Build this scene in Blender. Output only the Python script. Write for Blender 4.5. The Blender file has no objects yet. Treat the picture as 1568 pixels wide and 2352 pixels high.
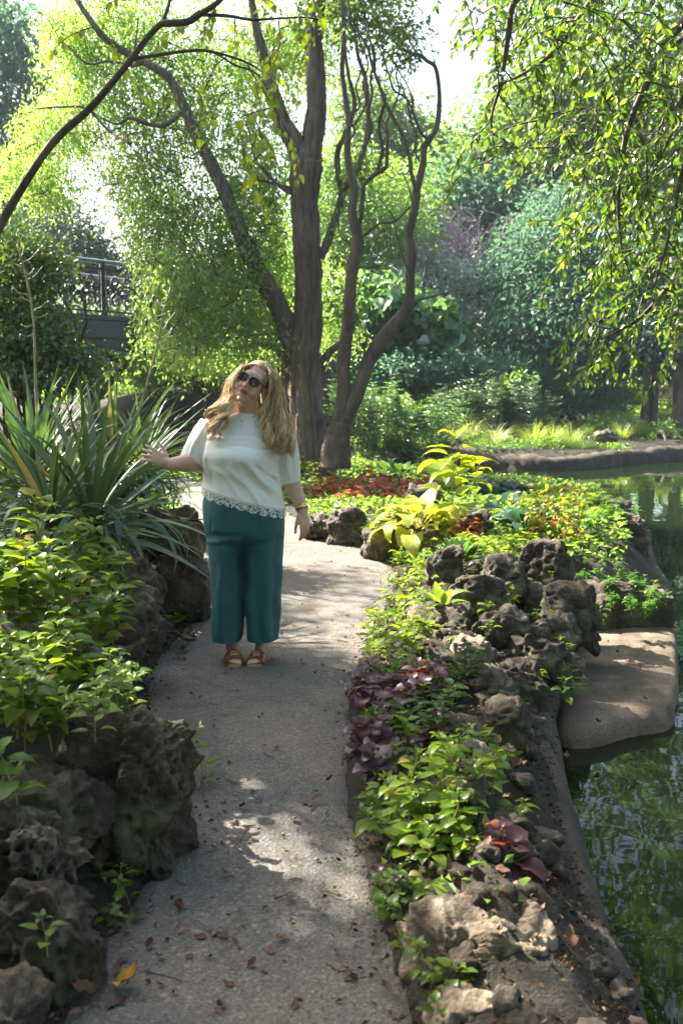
import bpy, bmesh, math, random
import numpy as np
from mathutils import Vector, Matrix
PI = math.pi
scene = bpy.context.scene
COL = scene.collection
RND = random.Random(7)

# ------------------------------------------------------------------ camera, sky, sun, exposure
FPX, PITCH, CAMH = 2287.0, math.radians(7.87), 1.6
SUN_EL, SUN_AZ = math.radians(41.0), math.radians(52.0)      # azimuth: from +Y towards -X (behind the scene, to the left)
cam = bpy.data.cameras.new('camera')
cam.sensor_fit = 'VERTICAL'; cam.sensor_height = 36.0; cam.lens = 35.0
cam.clip_start = 0.05; cam.clip_end = 900.0
cam.dof.use_dof = True; cam.dof.focus_distance = 5.35; cam.dof.aperture_fstop = 4.0
camo = bpy.data.objects.new('camera', cam); COL.objects.link(camo)
camo.location = (0, 0, CAMH); camo.rotation_euler = (PI/2 - PITCH, 0, 0)
scene.camera = camo

world = bpy.data.worlds.new('World'); scene.world = world; world.use_nodes = True
wn = world.node_tree.nodes; wl = world.node_tree.links
sky = wn.new('ShaderNodeTexSky'); sky.sky_type = 'NISHITA'; sky.sun_disc = False
sky.sun_elevation = SUN_EL; sky.sun_rotation = -SUN_AZ
sky.air_density = 1.0; sky.dust_density = 4.0; sky.ozone_density = 1.0
bg = wn['Background']; bg.inputs['Strength'].default_value = 0.075
wl.new(sky.outputs[0], bg.inputs[0])

SUNV = Vector((-math.sin(SUN_AZ)*math.cos(SUN_EL), math.cos(SUN_AZ)*math.cos(SUN_EL), math.sin(SUN_EL)))
sl = bpy.data.lights.new('sun', 'SUN'); sl.energy = 5.0; sl.angle = math.radians(0.53); sl.color = (1.0, 0.93, 0.80)
slo = bpy.data.objects.new('sun', sl); COL.objects.link(slo)
slo.rotation_euler = SUNV.to_track_quat('Z', 'Y').to_euler()
scene.view_settings.view_transform = 'Standard'; scene.view_settings.look = 'None'
scene.view_settings.gamma = 1.0; scene.view_settings.exposure = 2.75
scene.render.engine = 'CYCLES'
cy = scene.cycles
cy.max_bounces = 6; cy.diffuse_bounces = 3; cy.glossy_bounces = 3; cy.transmission_bounces = 4; cy.transparent_max_bounces = 8
cy.sample_clamp_indirect = 6.0; cy.caustics_reflective = False; cy.caustics_refractive = False
cy.use_denoising = True

# ------------------------------------------------------------------ photograph geometry -> world
def ray(u, v):
    x = (u - 784.0)/FPX; zc = -(v - 1176.0)/FPX
    return np.array([x, math.cos(PITCH) + zc*math.sin(PITCH), -math.sin(PITCH) + zc*math.cos(PITCH)])
def P(u, v, Y):
    d = ray(u, v); return np.array([0, 0, CAMH]) + d*(Y/d[1])
def G(u, v, z=0.0):
    d = ray(u, v); return np.array([0, 0, CAMH]) + d*((z - CAMH)/d[2])

# ------------------------------------------------------------------ noise
def _h(i, j, k, s=0):
    n = (i.astype(np.int64)*374761393 + j.astype(np.int64)*668265263 + k.astype(np.int64)*2147483647 + s*1274126177) & 0xFFFFFFFF
    n = ((n ^ (n >> 13))*1274126177) & 0xFFFFFFFF
    n = ((n ^ (n >> 16))*2246822519) & 0xFFFFFFFF
    return ((n ^ (n >> 15)) & 0xFFFFFF)/float(0xFFFFFF)
def vnoise(p, s=0):
    p = np.asarray(p, float); f = np.floor(p); t = p - f; t = t*t*(3 - 2*t); f = f.astype(np.int64)
    r = 0
    for a in (0, 1):
        for b in (0, 1):
            for c in (0, 1):
                w = (t[:, 0] if a else 1 - t[:, 0])*(t[:, 1] if b else 1 - t[:, 1])*(t[:, 2] if c else 1 - t[:, 2])
                r = r + w*_h(f[:, 0] + a, f[:, 1] + b, f[:, 2] + c, s)
    return r*2 - 1
def fbm(p, o=4, s=0, g=0.5):
    r = 0; a = 1.0; p = np.asarray(p, float)
    for i in range(o):
        r = r + a*vnoise(p, s + i*17); p = p*2.03 + 3.7; a *= g
    return r
def worley(p, s=0):
    p = np.asarray(p, float); f = np.floor(p).astype(np.int64); d1 = np.full(len(p), 9.0); d2 = d1.copy()
    for a in (-1, 0, 1):
        for b in (-1, 0, 1):
            for c in (-1, 0, 1):
                i, j, k = f[:, 0] + a, f[:, 1] + b, f[:, 2] + c
                q = np.stack([i + _h(i, j, k, s), j + _h(i, j, k, s + 5), k + _h(i, j, k, s + 11)], 1)
                d = np.sqrt(((q - p)**2).sum(1)); m = d < d1
                d2 = np.where(m, d1, np.minimum(d2, d)); d1 = np.where(m, d, d1)
    return d1, d2
def sstep(x, a, b):
    t = np.clip((x - a)/(b - a), 0, 1); return t*t*(3 - 2*t)

# ------------------------------------------------------------------ mesh helpers
def mesh_np(name, V, F, mat=None, smooth=True, tint=None):
    """F: (n,3) or (n,4) int array, or a list of such arrays"""
    V = np.asarray(V, np.float32)
    Fs = F if isinstance(F, list) else [F]
    Fs = [np.asarray(f, np.int32) for f in Fs if len(f)]
    me = bpy.data.meshes.new(name)
    me.vertices.add(len(V)); me.vertices.foreach_set('co', V.ravel())
    nl = sum(f.size for f in Fs); nf = sum(len(f) for f in Fs)
    me.loops.add(nl); me.loops.foreach_set('vertex_index', np.concatenate([f.ravel() for f in Fs]))
    st = []; o = 0
    for f in Fs:
        st.append(o + np.arange(len(f), dtype=np.int32)*f.shape[1]); o += f.size
    me.polygons.add(nf); me.polygons.foreach_set('loop_start', np.concatenate(st))
    me.polygons.foreach_set('use_smooth', np.full(nf, bool(smooth)))
    me.update(calc_edges=True)
    if tint is not None:
        at = me.attributes.new('tint', 'FLOAT', 'FACE'); at.data.foreach_set('value', np.asarray(tint, np.float32))
    if mat is not None: me.materials.append(mat)
    return me
class MB:
    """collects pieces that belong to ONE part"""
    def __init__(s): s.V = []; s.F = {3: [], 4: []}; s.n = 0
    def add(s, V, F):
        V = np.asarray(V, float); s.V.append(V)
        for f in (F if isinstance(F, list) else [F]):
            f = np.asarray(f, np.int64)
            if len(f): s.F[f.shape[1]].append(f + s.n)
        s.n += len(V)
    def mesh(s, name, mat=None, smooth=True):
        return mesh_np(name, np.concatenate(s.V), [np.concatenate(s.F[k]) for k in (3, 4) if s.F[k]], mat, smooth)
def obj(name, me, parent=None, loc=None, rot=None, mw=None):
    o = bpy.data.objects.new(name, me); COL.objects.link(o)
    if parent is not None: o.parent = parent
    if mw is not None: o.matrix_local = mw
    if loc is not None: o.location = loc
    if rot is not None: o.rotation_euler = rot
    return o
ORD = 'first second third fourth fifth sixth seventh eighth ninth tenth eleventh twelfth thirteenth fourteenth fifteenth sixteenth seventeenth eighteenth nineteenth'.split()
def ranked(label, us):
    """one label for each of a row of look-alikes, told apart by their order from the left"""
    if len(us) < 2 or len(us) > len(ORD): return [label]*len(us)
    r = np.argsort(np.argsort(us)); return ['%s, %s from the left' % (label, ORD[k]) for k in r]
def tag(o, label=None, cat=None, group=None, kind=None):
    if label: o['label'] = label
    if cat: o['category'] = cat
    if group: o['group'] = group
    if kind: o['kind'] = kind
    return o
def thing(name, loc, label, cat, group=None):
    o = obj(name, None, None, loc); o.empty_display_size = 0.1
    return tag(o, label, cat, group)
def tube(pts, rad, sides=8, sub=4, namp=0.0, nsc=6.0, seed=0, cap=True, spline=True, flat=1.0):
    pts = np.asarray(pts, float); rad = np.broadcast_to(np.asarray(rad, float), (len(pts),)).copy()
    if spline and len(pts) > 2:
        Q = np.vstack([2*pts[0] - pts[1], pts, 2*pts[-1] - pts[-2]]); out = []; ro = []
        for i in range(len(pts) - 1):
            p0, p1, p2, p3 = Q[i:i + 4]
            for k in range(sub):
                t = k/sub
                out.append(0.5*((2*p1) + (-p0 + p2)*t + (2*p0 - 5*p1 + 4*p2 - p3)*t*t + (-p0 + 3*p1 - 3*p2 + p3)*t**3))
                ro.append(rad[i]*(1 - t) + rad[i + 1]*t)
        out.append(pts[-1]); ro.append(rad[-1]); pts = np.array(out); rad = np.array(ro)
    n = len(pts); T = np.gradient(pts, axis=0); T /= np.linalg.norm(T, axis=1, keepdims=True) + 1e-9
    up = np.array([0, 0, 1.0]) if abs(T[0][2]) < 0.9 else np.array([1.0, 0, 0])
    N = np.cross(T[0], up); N /= np.linalg.norm(N); Ns = [N]
    for i in range(1, n):
        N = Ns[-1] - T[i]*np.dot(Ns[-1], T[i]); N /= np.linalg.norm(N) + 1e-9; Ns.append(N)
    Ns = np.array(Ns); Bs = np.cross(T, Ns)
    a = np.linspace(0, 2*PI, sides, endpoint=False)
    V = pts[:, None] + rad[:, None, None]*(np.cos(a)[None, :, None]*Ns[:, None] + flat*np.sin(a)[None, :, None]*Bs[:, None])
    V = V.reshape(-1, 3)
    if namp:
        L = np.repeat(np.concatenate([[0], np.cumsum(np.linalg.norm(np.diff(pts, axis=0), axis=1))]), sides)
        aa = np.tile(a, n); R = np.repeat(rad, sides)
        q = np.stack([np.cos(aa)*R*nsc*3, np.sin(aa)*R*nsc*3, L*nsc*0.45], 1)
        d = fbm(q, 3, seed)*namp
        C = np.repeat(pts, sides, 0); V = V + (V - C)*d[:, None]
    i = np.arange(n - 1)[:, None]*sides; j = np.arange(sides)[None]; j2 = (j + 1) % sides
    F = np.stack([i + j, i + j2, i + sides + j2, i + sides + j], -1).reshape(-1, 4)
    Fs = [F]
    if cap:
        V = np.vstack([V, pts[0], pts[-1]]); k = np.arange(sides); m = n*sides
        Fs.append(np.vstack([np.stack([np.full(sides, m), (k + 1) % sides, k], 1),
                             np.stack([np.full(sides, m + 1), (n - 1)*sides + k, (n - 1)*sides + (k + 1) % sides], 1)]))
    return V, Fs
def box(c, s, M=None):
    x, y, z = np.array(s)/2.0
    V = np.array([[-x, -y, -z], [x, -y, -z], [x, y, -z], [-x, y, -z], [-x, -y, z], [x, -y, z], [x, y, z], [-x, y, z]])
    if M is not None: V = V @ np.array(M).T
    return V + np.asarray(c), np.array([[0, 3, 2, 1], [4, 5, 6, 7], [0, 1, 5, 4], [1, 2, 6, 5], [2, 3, 7, 6], [3, 0, 4, 7]])

# ------------------------------------------------------------------ materials
def mat(name):
    m = bpy.data.materials.new(name); m.use_nodes = True
    return m, m.node_tree.nodes, m.node_tree.links, m.node_tree.nodes['Principled BSDF']
def ramp(nt, stops):
    r = nt.new('ShaderNodeValToRGB'); e = r.color_ramp.elements
    while len(e) < len(stops): e.new(0.5)
    for k, (p, c) in enumerate(stops):
        e[k].position = p; e[k].color = (*c, 1) if len(c) == 3 else c
    return r
def noise_node(n, l, scale, detail=4, rough=0.55, coord='Object', stretch=None, dist=0.0):
    tc = n.new('ShaderNodeTexCoord'); t = n.new('ShaderNodeTexNoise')
    t.inputs['Scale'].default_value = scale; t.inputs['Detail'].default_value = detail
    t.inputs['Roughness'].default_value = rough; t.inputs['Distortion'].default_value = dist
    if stretch:
        mp = n.new('ShaderNodeMapping'); mp.inputs['Scale'].default_value = stretch
        l.new(tc.outputs[coord], mp.inputs[0]); l.new(mp.outputs[0], t.inputs['Vector'])
    else: l.new(tc.outputs[coord], t.inputs['Vector'])
    return t
def simple(name, col, rough=0.6, metal=0.0, var=0.25, scale=30, bump=0.0):
    m, n, l, b = mat(name)
    t = noise_node(n, l, scale)
    r = ramp(n, [(0.3, tuple(c*(1 - var) for c in col)), (0.7, tuple(min(1, c*(1 + var)) for c in col))])
    l.new(t.outputs[0], r.inputs[0]); l.new(r.outputs[0], b.inputs['Base Color'])
    b.inputs['Roughness'].default_value = rough; b.inputs['Metallic'].default_value = metal
    if bump:
        bp = n.new('ShaderNodeBump'); bp.inputs['Strength'].default_value = bump; bp.inputs['Distance'].default_value = 0.01
        l.new(t.outputs[0], bp.inputs['Height']); l.new(bp.outputs[0], b.inputs['Normal'])
    return m
def leafmat(name, stops, trans=0.45, gloss=0.06, grough=0.35, src='attr', tcol=(1.0, 1.0, 0.55), veins=False):
    """thin leaf: diffuse + light passing through + a waxy skin; colour differs from leaf to leaf"""
    m = bpy.data.materials.new(name); m.use_nodes = True
    n = m.node_tree.nodes; l = m.node_tree.links; n.remove(n['Principled BSDF']); out = n['Material Output']
    if src == 'attr':
        a = n.new('ShaderNodeAttribute'); a.attribute_name = 'tint'; fac = a.outputs['Fac']
    else:
        a = n.new('ShaderNodeObjectInfo'); fac = a.outputs['Random']
    r = ramp(n, stops); l.new(fac, r.inputs[0]); col = r.outputs[0]
    if veins:
        t = noise_node(n, l, 45, 3); mx = n.new('ShaderNodeMix'); mx.data_type = 'RGBA'; mx.blend_type = 'MULTIPLY'
        rr = ramp(n, [(0.35, (0.72, 0.74, 0.7)), (0.65, (1, 1, 1))]); l.new(t.outputs[0], rr.inputs[0])
        mx.inputs[0].default_value = 1.0; l.new(col, mx.inputs[6]); l.new(rr.outputs[0], mx.inputs[7]); col = mx.outputs[2]
    d = n.new('ShaderNodeBsdfDiffuse'); l.new(col, d.inputs[0])
    tr = n.new('ShaderNodeBsdfTranslucent'); mt = n.new('ShaderNodeMix'); mt.data_type = 'RGBA'; mt.blend_type = 'MULTIPLY'
    mt.inputs[0].default_value = 1.0; l.new(col, mt.inputs[6]); mt.inputs[7].default_value = (tcol[0]*1.9, tcol[1]*1.9, tcol[2]*1.9, 1)
    l.new(mt.outputs[2], tr.inputs[0])
    m1 = n.new('ShaderNodeMixShader'); m1.inputs[0].default_value = trans
    l.new(d.outputs[0], m1.inputs[1]); l.new(tr.outputs[0], m1.inputs[2])
    g = n.new('ShaderNodeBsdfGlossy'); g.inputs['Roughness'].default_value = grough; g.inputs[0].default_value = (1, 1, 1, 1)
    m2 = n.new('ShaderNodeMixShader'); m2.inputs[0].default_value = gloss
    l.new(m1.outputs[0], m2.inputs[1]); l.new(g.outputs[0], m2.inputs[2]); l.new(m2.outputs[0], out.inputs[0])
    return m

# ------------------------------------------------------------------ ground, path, pond
PATH_L = [(-.70, 0.2), (-.70, 1.4), (-.70, 2.28), (-.68, 2.46), (-.62, 2.89), (-.55, 3.3), (-.62, 3.79), (-.9, 4.5), (-1.02, 5.11), (-1.05, 5.6), (-.98, 6.21), (-1.0, 6.9), (-1.2, 8.2),
          (-1.5, 10.1), (-2.0, 12.4), (-3.0, 14.0), (-5.0, 15.6), (-8.0, 16.4)]
PATH_R = [(-8.0, 17.6), (-4.6, 16.9), (-2.4, 15.4), (-1.25, 13.2), (-.51, 11.2), (-.1, 9.95), (.32, 8.95), (.46, 8.06), (.34, 6.95), (.16, 6.1), (.06, 5.11), (.03, 4.56), (0., 3.83), (.02, 3.36),
          (.10, 2.91), (.15, 2.46), (.18, 2.2), (.22, 1.4), (.25, 0.2)]
POND = [(.78, -3), (.80, 1.4), (.84, 2.2), (.86, 3.07), (.86, 3.49), (.95, 4.12), (1.04, 4.55), (1.10, 5.0), (1.22, 5.5), (1.42, 6.1), (1.68, 6.75), (2.0, 7.15), (2.4, 7.3), (2.75, 8.1), (3.05, 9.6), (3.45, 11.2), (3.85, 12.9),
        (3.7, 13.9), (3.2, 14.8), (2.6, 15.6), (1.8, 16.3), (1.0, 17.2), (.5, 18.8), (.8, 20.4), (1.7, 21.3), (3.2, 20.3), (4.2, 19.8), (5.4, 20.6), (6.6, 21.8), (8.2, 22.6), (11, 22.8), (16, 22), (22, 17), (22, 4), (14, -3)]
WATER_Z = -0.32
def smooth_poly(pts, it=2):
    p = np.array(pts, float)
    for _ in range(it):
        q = np.roll(p, -1, 0); p = np.stack([p*.75 + q*.25, p*.25 + q*.75], 1).reshape(-1, 2)
    return p
PATH_POLY = smooth_poly(PATH_L + PATH_R); POND_POLY = smooth_poly(POND)
def sdist(x, y, poly):
    """signed distance to a polygon, negative inside"""
    x = np.asarray(x, float); y = np.asarray(y, float)
    d = np.full(x.shape, 1e9); ins = np.zeros(x.shape, bool); a = poly; b = np.roll(poly, -1, 0)
    for (x0, y0), (x1, y1) in zip(a, b):
        ex, ey = x1 - x0, y1 - y0; L = ex*ex + ey*ey + 1e-12
        t = np.clip(((x - x0)*ex + (y - y0)*ey)/L, 0, 1)
        d = np.minimum(d, (x - x0 - t*ex)**2 + (y - y0 - t*ey)**2)
        c = ((y0 > y) != (y1 > y)) & (x < (x1 - x0)*(y - y0)/(y1 - y0 + 1e-12) + x0); ins ^= c
    d = np.sqrt(d); return np.where(ins, -d, d)
def height(x, y):
    x = np.atleast_1d(np.asarray(x, float)); y = np.atleast_1d(np.asarray(y, float))
    dp = sdist(x, y, PATH_POLY); dw = sdist(x, y, POND_POLY)
    cx = np.interp(y, [0, 4, 6, 9, 11, 13, 15, 17], [-.2, -.35, -.4, -.4, -.9, -1.7, -3.4, -7])
    left = (x < cx) & (y < 16.8)
    nz = fbm(np.stack([x*1.3, y*1.3, x*0], 1), 3, 3)*0.05
    hl = 0.52*sstep(dp, 0.10, 0.9) + 0.12*sstep(dp, 0.8, 3)
    hr = 0.16*sstep(dp, 0.02, 0.45) + 0.10*sstep(y, 7, 10)*sstep(dp, .2, 1.0)*sstep(dw, .1, .8)
    hr = hr*(1 - .85*sstep(y, 9.0, 12.5))
    h = np.where(left, hl, hr) + nz*sstep(dp, 0, .5)
    nf = fbm(np.stack([x*6, y*6, x*0], 1), 4, 13)*(0.034 + .035*sstep(x, .1, .5)*sstep(-y, -6.5, -5)); h = h + nf*sstep(dp, .0, .3)
    far = sstep(y, 17.5, 20.5)
    h = h*(1 - far) + far*(0.02 + 0.10*sstep(dw, .2, 3) + 0.035*np.clip(y - 22, 0, 40) + nz)
    # earth mound under the bridge
    h = h + 1.0*np.exp(-(((x + 3.2)/2.3)**2 + ((y - 20.5)/2.0)**2)) + 1.1*np.exp(-(((x + 9)/4)**2 + ((y - 21)/3.0)**2))
    h = h*sstep(dw, 0.0, 0.45) + (-0.14)*(1 - sstep(dw, 0.0, 0.45))
    h = np.where(dw < 0.04, -0.14 - 0.95*sstep(-dw, -0.04, 0.22), h)
    h = h + 0.004*sstep(dp, 0, .1); h = np.where(dp < 0, -0.05, h)
    return h
def hz(x, y): return float(height(x, y)[0])
def axis(lo, a, b, hi, fine, g=1.18):
    mid = list(np.arange(a, b + fine, fine)); s = fine; L = []; x = a
    while x > lo: s *= g; x -= s; L.append(x)
    s = fine; R = []; x = mid[-1]
    while x < hi: s *= g; x += s; R.append(x)
    return np.array(L[::-1] + mid + R)
def build_ground():
    X = axis(-160, -3.5, 4.5, 160, 0.05); Y = axis(-40, 1.6, 13, 260, 0.05, 1.06)
    gx, gy = np.meshgrid(X, Y); h = height(gx.ravel(), gy.ravel())
    V = np.stack([gx.ravel(), gy.ravel(), h], 1); nx = len(X)
    i = (np.arange(len(Y) - 1)[:, None]*nx + np.arange(nx - 1)[None]).ravel()
    F = np.stack([i, i + 1, i + nx + 1, i + nx], 1)
    m, n, l, b = mat('soil')
    t = noise_node(n, l, 2.2, 6, 0.6); t2 = noise_node(n, l, 60, 4, 0.7)
    r = ramp(n, [(0.3, (0.014, 0.010, 0.007)), (0.5, (0.030, 0.022, 0.015)), (0.62, (0.030, 0.033, 0.012)), (0.75, (0.060, 0.045, 0.031))])
    mx = n.new('ShaderNodeMath'); mx.operation = 'MULTIPLY_ADD'; mx.inputs[1].default_value = 0.45
    l.new(t2.outputs[0], mx.inputs[0]); l.new(t.outputs[0], mx.inputs[2])
    sb = n.new('ShaderNodeMath'); sb.operation = 'SUBTRACT'; sb.inputs[1].default_value = 0.22; l.new(mx.outputs[0], sb.inputs[0])
    l.new(sb.outputs[0], r.inputs[0]); l.new(r.outputs[0], b.inputs['Base Color']); b.inputs['Roughness'].default_value = 0.9
    bp = n.new('ShaderNodeBump'); bp.inputs['Strength'].default_value = 1.0; bp.inputs['Distance'].default_value = 0.05
    l.new(t2.outputs[0], bp.inputs['Height']); l.new(bp.outputs[0], b.inputs['Normal'])
    tag(obj('ground', mesh_np('ground', V, F, m)), kind='structure')
build_ground()

def build_path():
    xs = np.arange(-8, 1.0, 0.04); ys = np.concatenate([np.arange(0.2, 8, 0.035), np.arange(8, 18, 0.08)])
    gx, gy = np.meshgrid(xs, ys); x = gx.ravel(); y = gy.ravel()
    w = fbm(np.stack([x*5, y*5, x*0], 1), 3, 9)*0.045
    d = sdist(x, y, PATH_POLY) + w
    z = 0.004 + 0.006*fbm(np.stack([x*2.5, y*2.5, x*0], 1), 3, 5) + 0.0035*fbm(np.stack([x*22, y*22, x*0], 1), 2, 31) - 0.010*sstep(d, -0.14, 0.0) - 0.07*sstep(d, 0.0, 0.12)
    V = np.stack([x, y, z], 1); nx = len(xs)
    i = (np.arange(len(ys) - 1)[:, None]*nx + np.arange(nx - 1)[None]).ravel()
    F = np.stack([i, i + 1, i + nx + 1, i + nx], 1)
    keep = (d[F] < 0.13).all(1); F = F[keep]
    used = np.unique(F); mp = np.full(len(V), -1); mp[used] = np.arange(len(used))
    m, n, l, b = mat('worn_gravel')
    big = noise_node(n, l, 1.6, 4, 0.6); fine = noise_node(n, l, 95, 3, 0.6)
    tc = n.new('ShaderNodeTexCoord'); vo = n.new('ShaderNodeTexVoronoi'); vo.inputs['Scale'].default_value = 120; l.new(tc.outputs['Object'], vo.inputs['Vector'])
    r1 = ramp(n, [(0.25, (0.066, 0.059, 0.054)), (0.5, (0.105, 0.095, 0.087)), (0.75, (0.160, 0.145, 0.133))])
    l.new(fine.outputs[0], r1.inputs[0])
    r2 = ramp(n, [(0.42, (0, 0, 0)), (0.62, (1, 1, 1))]); l.new(big.outputs[0], r2.inputs[0])
    mx = n.new('ShaderNodeMix'); mx.data_type = 'RGBA'; l.new(r2.outputs[0], mx.inputs[0]); l.new(r1.outputs[0], mx.inputs[6])
    r3 = ramp(n, [(0.3, (0.098, 0.083, 0.070)), (0.7, (0.205, 0.176, 0.148))]); l.new(fine.outputs[0], r3.inputs[0])
    l.new(r3.outputs[0], mx.inputs[7])
    # scattered pale and dark stone chips
    sc = n.new('ShaderNodeSeparateColor'); l.new(vo.outputs['Color'], sc.inputs[0])
    r4 = ramp(n, [(0.0, (0.6, 0.6, 0.6)), (0.25, (1, 1, 1)), (0.82, (1, 1, 1)), (0.97, (1.6, 1.58, 1.55))]); l.new(sc.outputs[0], r4.inputs[0])
    m2 = n.new('ShaderNodeMix'); m2.data_type = 'RGBA'; m2.blend_type = 'MULTIPLY'; m2.inputs[0].default_value = 1
    l.new(mx.outputs[2], m2.inputs[6]); l.new(r4.outputs[0], m2.inputs[7]); # hairline cracks of the worn binder
    nd = noise_node(n, l, 3.0, 4, .6); vm = n.new('ShaderNodeVectorMath'); vm.operation = 'MULTIPLY_ADD'; vm.inputs[1].default_value = (.5, .5, 0); l.new(nd.outputs['Color'], vm.inputs[0]); l.new(tc.outputs['Object'], vm.inputs[2])
    vc = n.new('ShaderNodeTexVoronoi'); vc.feature = 'DISTANCE_TO_EDGE'; vc.inputs['Scale'].default_value = .8; l.new(vm.outputs[0], vc.inputs['Vector'])
    rc = ramp(n, [(0.0, (.35, .33, .31)), (0.006, (.55, .53, .5)), (0.012, (1, 1, 1))]); l.new(vc.outputs['Distance'], rc.inputs[0])
    m3 = n.new('ShaderNodeMix'); m3.data_type = 'RGBA'; m3.blend_type = 'MULTIPLY'; m3.inputs[0].default_value = .35; l.new(m2.outputs[2], m3.inputs[6]); l.new(rc.outputs[0], m3.inputs[7])
    l.new(m3.outputs[2], b.inputs['Base Color'])
    b.inputs['Roughness'].default_value = 0.85
    bp = n.new('ShaderNodeBump'); bp.inputs['Strength'].default_value = 0.9; bp.inputs['Distance'].default_value = 0.012
    ad = n.new('ShaderNodeMath'); ad.operation = 'ADD'; l.new(fine.outputs[0], ad.inputs[0]); l.new(sc.outputs[1], ad.inputs[1])
    l.new(ad.outputs[0], bp.inputs['Height']); l.new(bp.outputs[0], b.inputs['Normal'])
    tag(obj('path', mesh_np('path', V[used], mp[F], m)), kind='structure')
build_path()

def build_water():
    m, n, l, b = mat('pond_water')
    b.inputs['Base Color'].default_value = (0.007, 0.013, 0.004, 1); b.inputs['Roughness'].default_value = 0.02
    b.inputs['IOR'].default_value = 1.33; b.inputs['Specular IOR Level'].default_value = 0.5
    t = noise_node(n, l, 2.3, 1, 0.4, stretch=(1.0, 0.8, 1), dist=0.5); t2 = noise_node(n, l, 11, 1, 0.4)
    ad = n.new('ShaderNodeMath'); ad.operation = 'MULTIPLY_ADD'; ad.inputs[1].default_value = 0.06; l.new(t2.outputs[0], ad.inputs[0]); l.new(t.outputs[0], ad.inputs[2])
    bp = n.new('ShaderNodeBump'); bp.inputs['Strength'].default_value = 0.042; bp.inputs['Distance'].default_value = 0.10
    l.new(ad.outputs[0], bp.inputs['Height']); l.new(bp.outputs[0], b.inputs['Normal'])
    poly = POND_POLY; bm = bmesh.new()
    c = np.mean(poly, 0)
    vs = []
    for p in poly:
        vs.append(bm.verts.new((p[0], p[1], WATER_Z)))
    bm.faces.new(vs); bmesh.ops.triangulate(bm, faces=bm.faces[:])
    me = bpy.data.meshes.new('pond_water'); bm.normal_update(); bm.to_mesh(me); bm.free(); me.materials.append(m)
    if me.polygons[0].normal.z < 0: me.flip_normals()
    # widen a little under the bank
    tag(obj('pond_water', me), kind='structure')
build_water()

def build_pond_edge():
    """rough mortar rim that follows the shore line: a strip lofted along it"""
    m, n, l, b = mat('rim_mortar')
    t = noise_node(n, l, 5, 6, 0.62); t2 = noise_node(n, l, 70, 3, 0.6)
    r = ramp(n, [(0.3, (0.016, 0.0115, 0.007)), (0.55, (0.040, 0.028, 0.018)), (0.75, (0.085, 0.064, 0.045))]); l.new(t.outputs[0], r.inputs[0])
    r2 = ramp(n, [(0.60, (1, 1, 1)), (0.68, (3.2, 3.0, 2.8))]); l.new(t2.outputs[0], r2.inputs[0])
    mx = n.new('ShaderNodeMix'); mx.data_type = 'RGBA'; mx.blend_type = 'MULTIPLY'; mx.inputs[0].default_value = 1
    l.new(r.outputs[0], mx.inputs[6]); l.new(r2.outputs[0], mx.inputs[7]); l.new(mx.outputs[2], b.inputs['Base Color']); b.inputs['Roughness'].default_value = 0.8
    bp = n.new('ShaderNodeBump'); bp.inputs['Strength'].default_value = 0.6; bp.inputs['Distance'].default_value = 0.02; l.new(t2.outputs[0], bp.inputs['Height']); l.new(bp.outputs[0], b.inputs['Normal'])
    pl = np.array(POND); k0, k1 = 0, len(POND) - 6
    pts = []
    pp = smooth_poly(POND, 4)
    sel = (pp[:, 0] < 12.5) & (pp[:, 1] > -2.9)
    idx = np.where(sel)[0]; pp = pp[idx]
    seg = np.concatenate([[0], np.cumsum(np.linalg.norm(np.diff(pp, axis=0), axis=1))])
    s = np.arange(0, seg[-1], 0.05); x = np.interp(s, seg, pp[:, 0]); y = np.interp(s, seg, pp[:, 1])
    T = np.stack([np.gradient(x), np.gradient(y)], 1); T /= np.linalg.norm(T, axis=1, keepdims=True)
    N = np.stack([T[:, 1], -T[:, 0]], 1)
    q = np.stack([x + N[:, 0]*.05, y + N[:, 1]*.05], 1)
    if sdist(q[:, 0], q[:, 1], POND_POLY).mean() < 0: N = -N
    far = sstep(y, 18.5, 20.5)
    wig = fbm(np.stack([s*1.1, s*0, s*0], 1), 3, 4)
    prof = [(-0.07, -0.62), (-0.05, -0.34), (-0.02, -0.20), (0.03, -0.13), (0.11, -0.105), (0.20, -0.095), (0.30, -0.10), (0.42, -0.17)]
    V = []
    for o, z in prof:
        zz = z + far*(0.07 if z > -0.3 else 0.0) + (0.03*wig if z > -0.3 else 0)
        oo = o + 0.035*wig + far*0.0
        V.append(np.stack([x + N[:, 0]*oo, y + N[:, 1]*oo, zz], 1))
    V = np.stack(V, 1); n2 = V.shape[1]; V = V.reshape(-1, 3)
    V[:, 2] += 0.026*fbm(V*7, 4, 8); V[:, :2] += 0.012*np.stack([fbm(V*8, 2, 12), fbm(V*8, 2, 15)], 1)
    i = (np.arange(len(s) - 1)[:, None]*n2 + np.arange(n2 - 1)[None]).ravel()
    F = np.stack([i, i + n2, i + n2 + 1, i + 1], 1)
    tag(obj('pond_rim', mesh_np('pond_rim', V, F, m)), kind='structure')
    return m
RIM_MAT = build_pond_edge()

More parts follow.
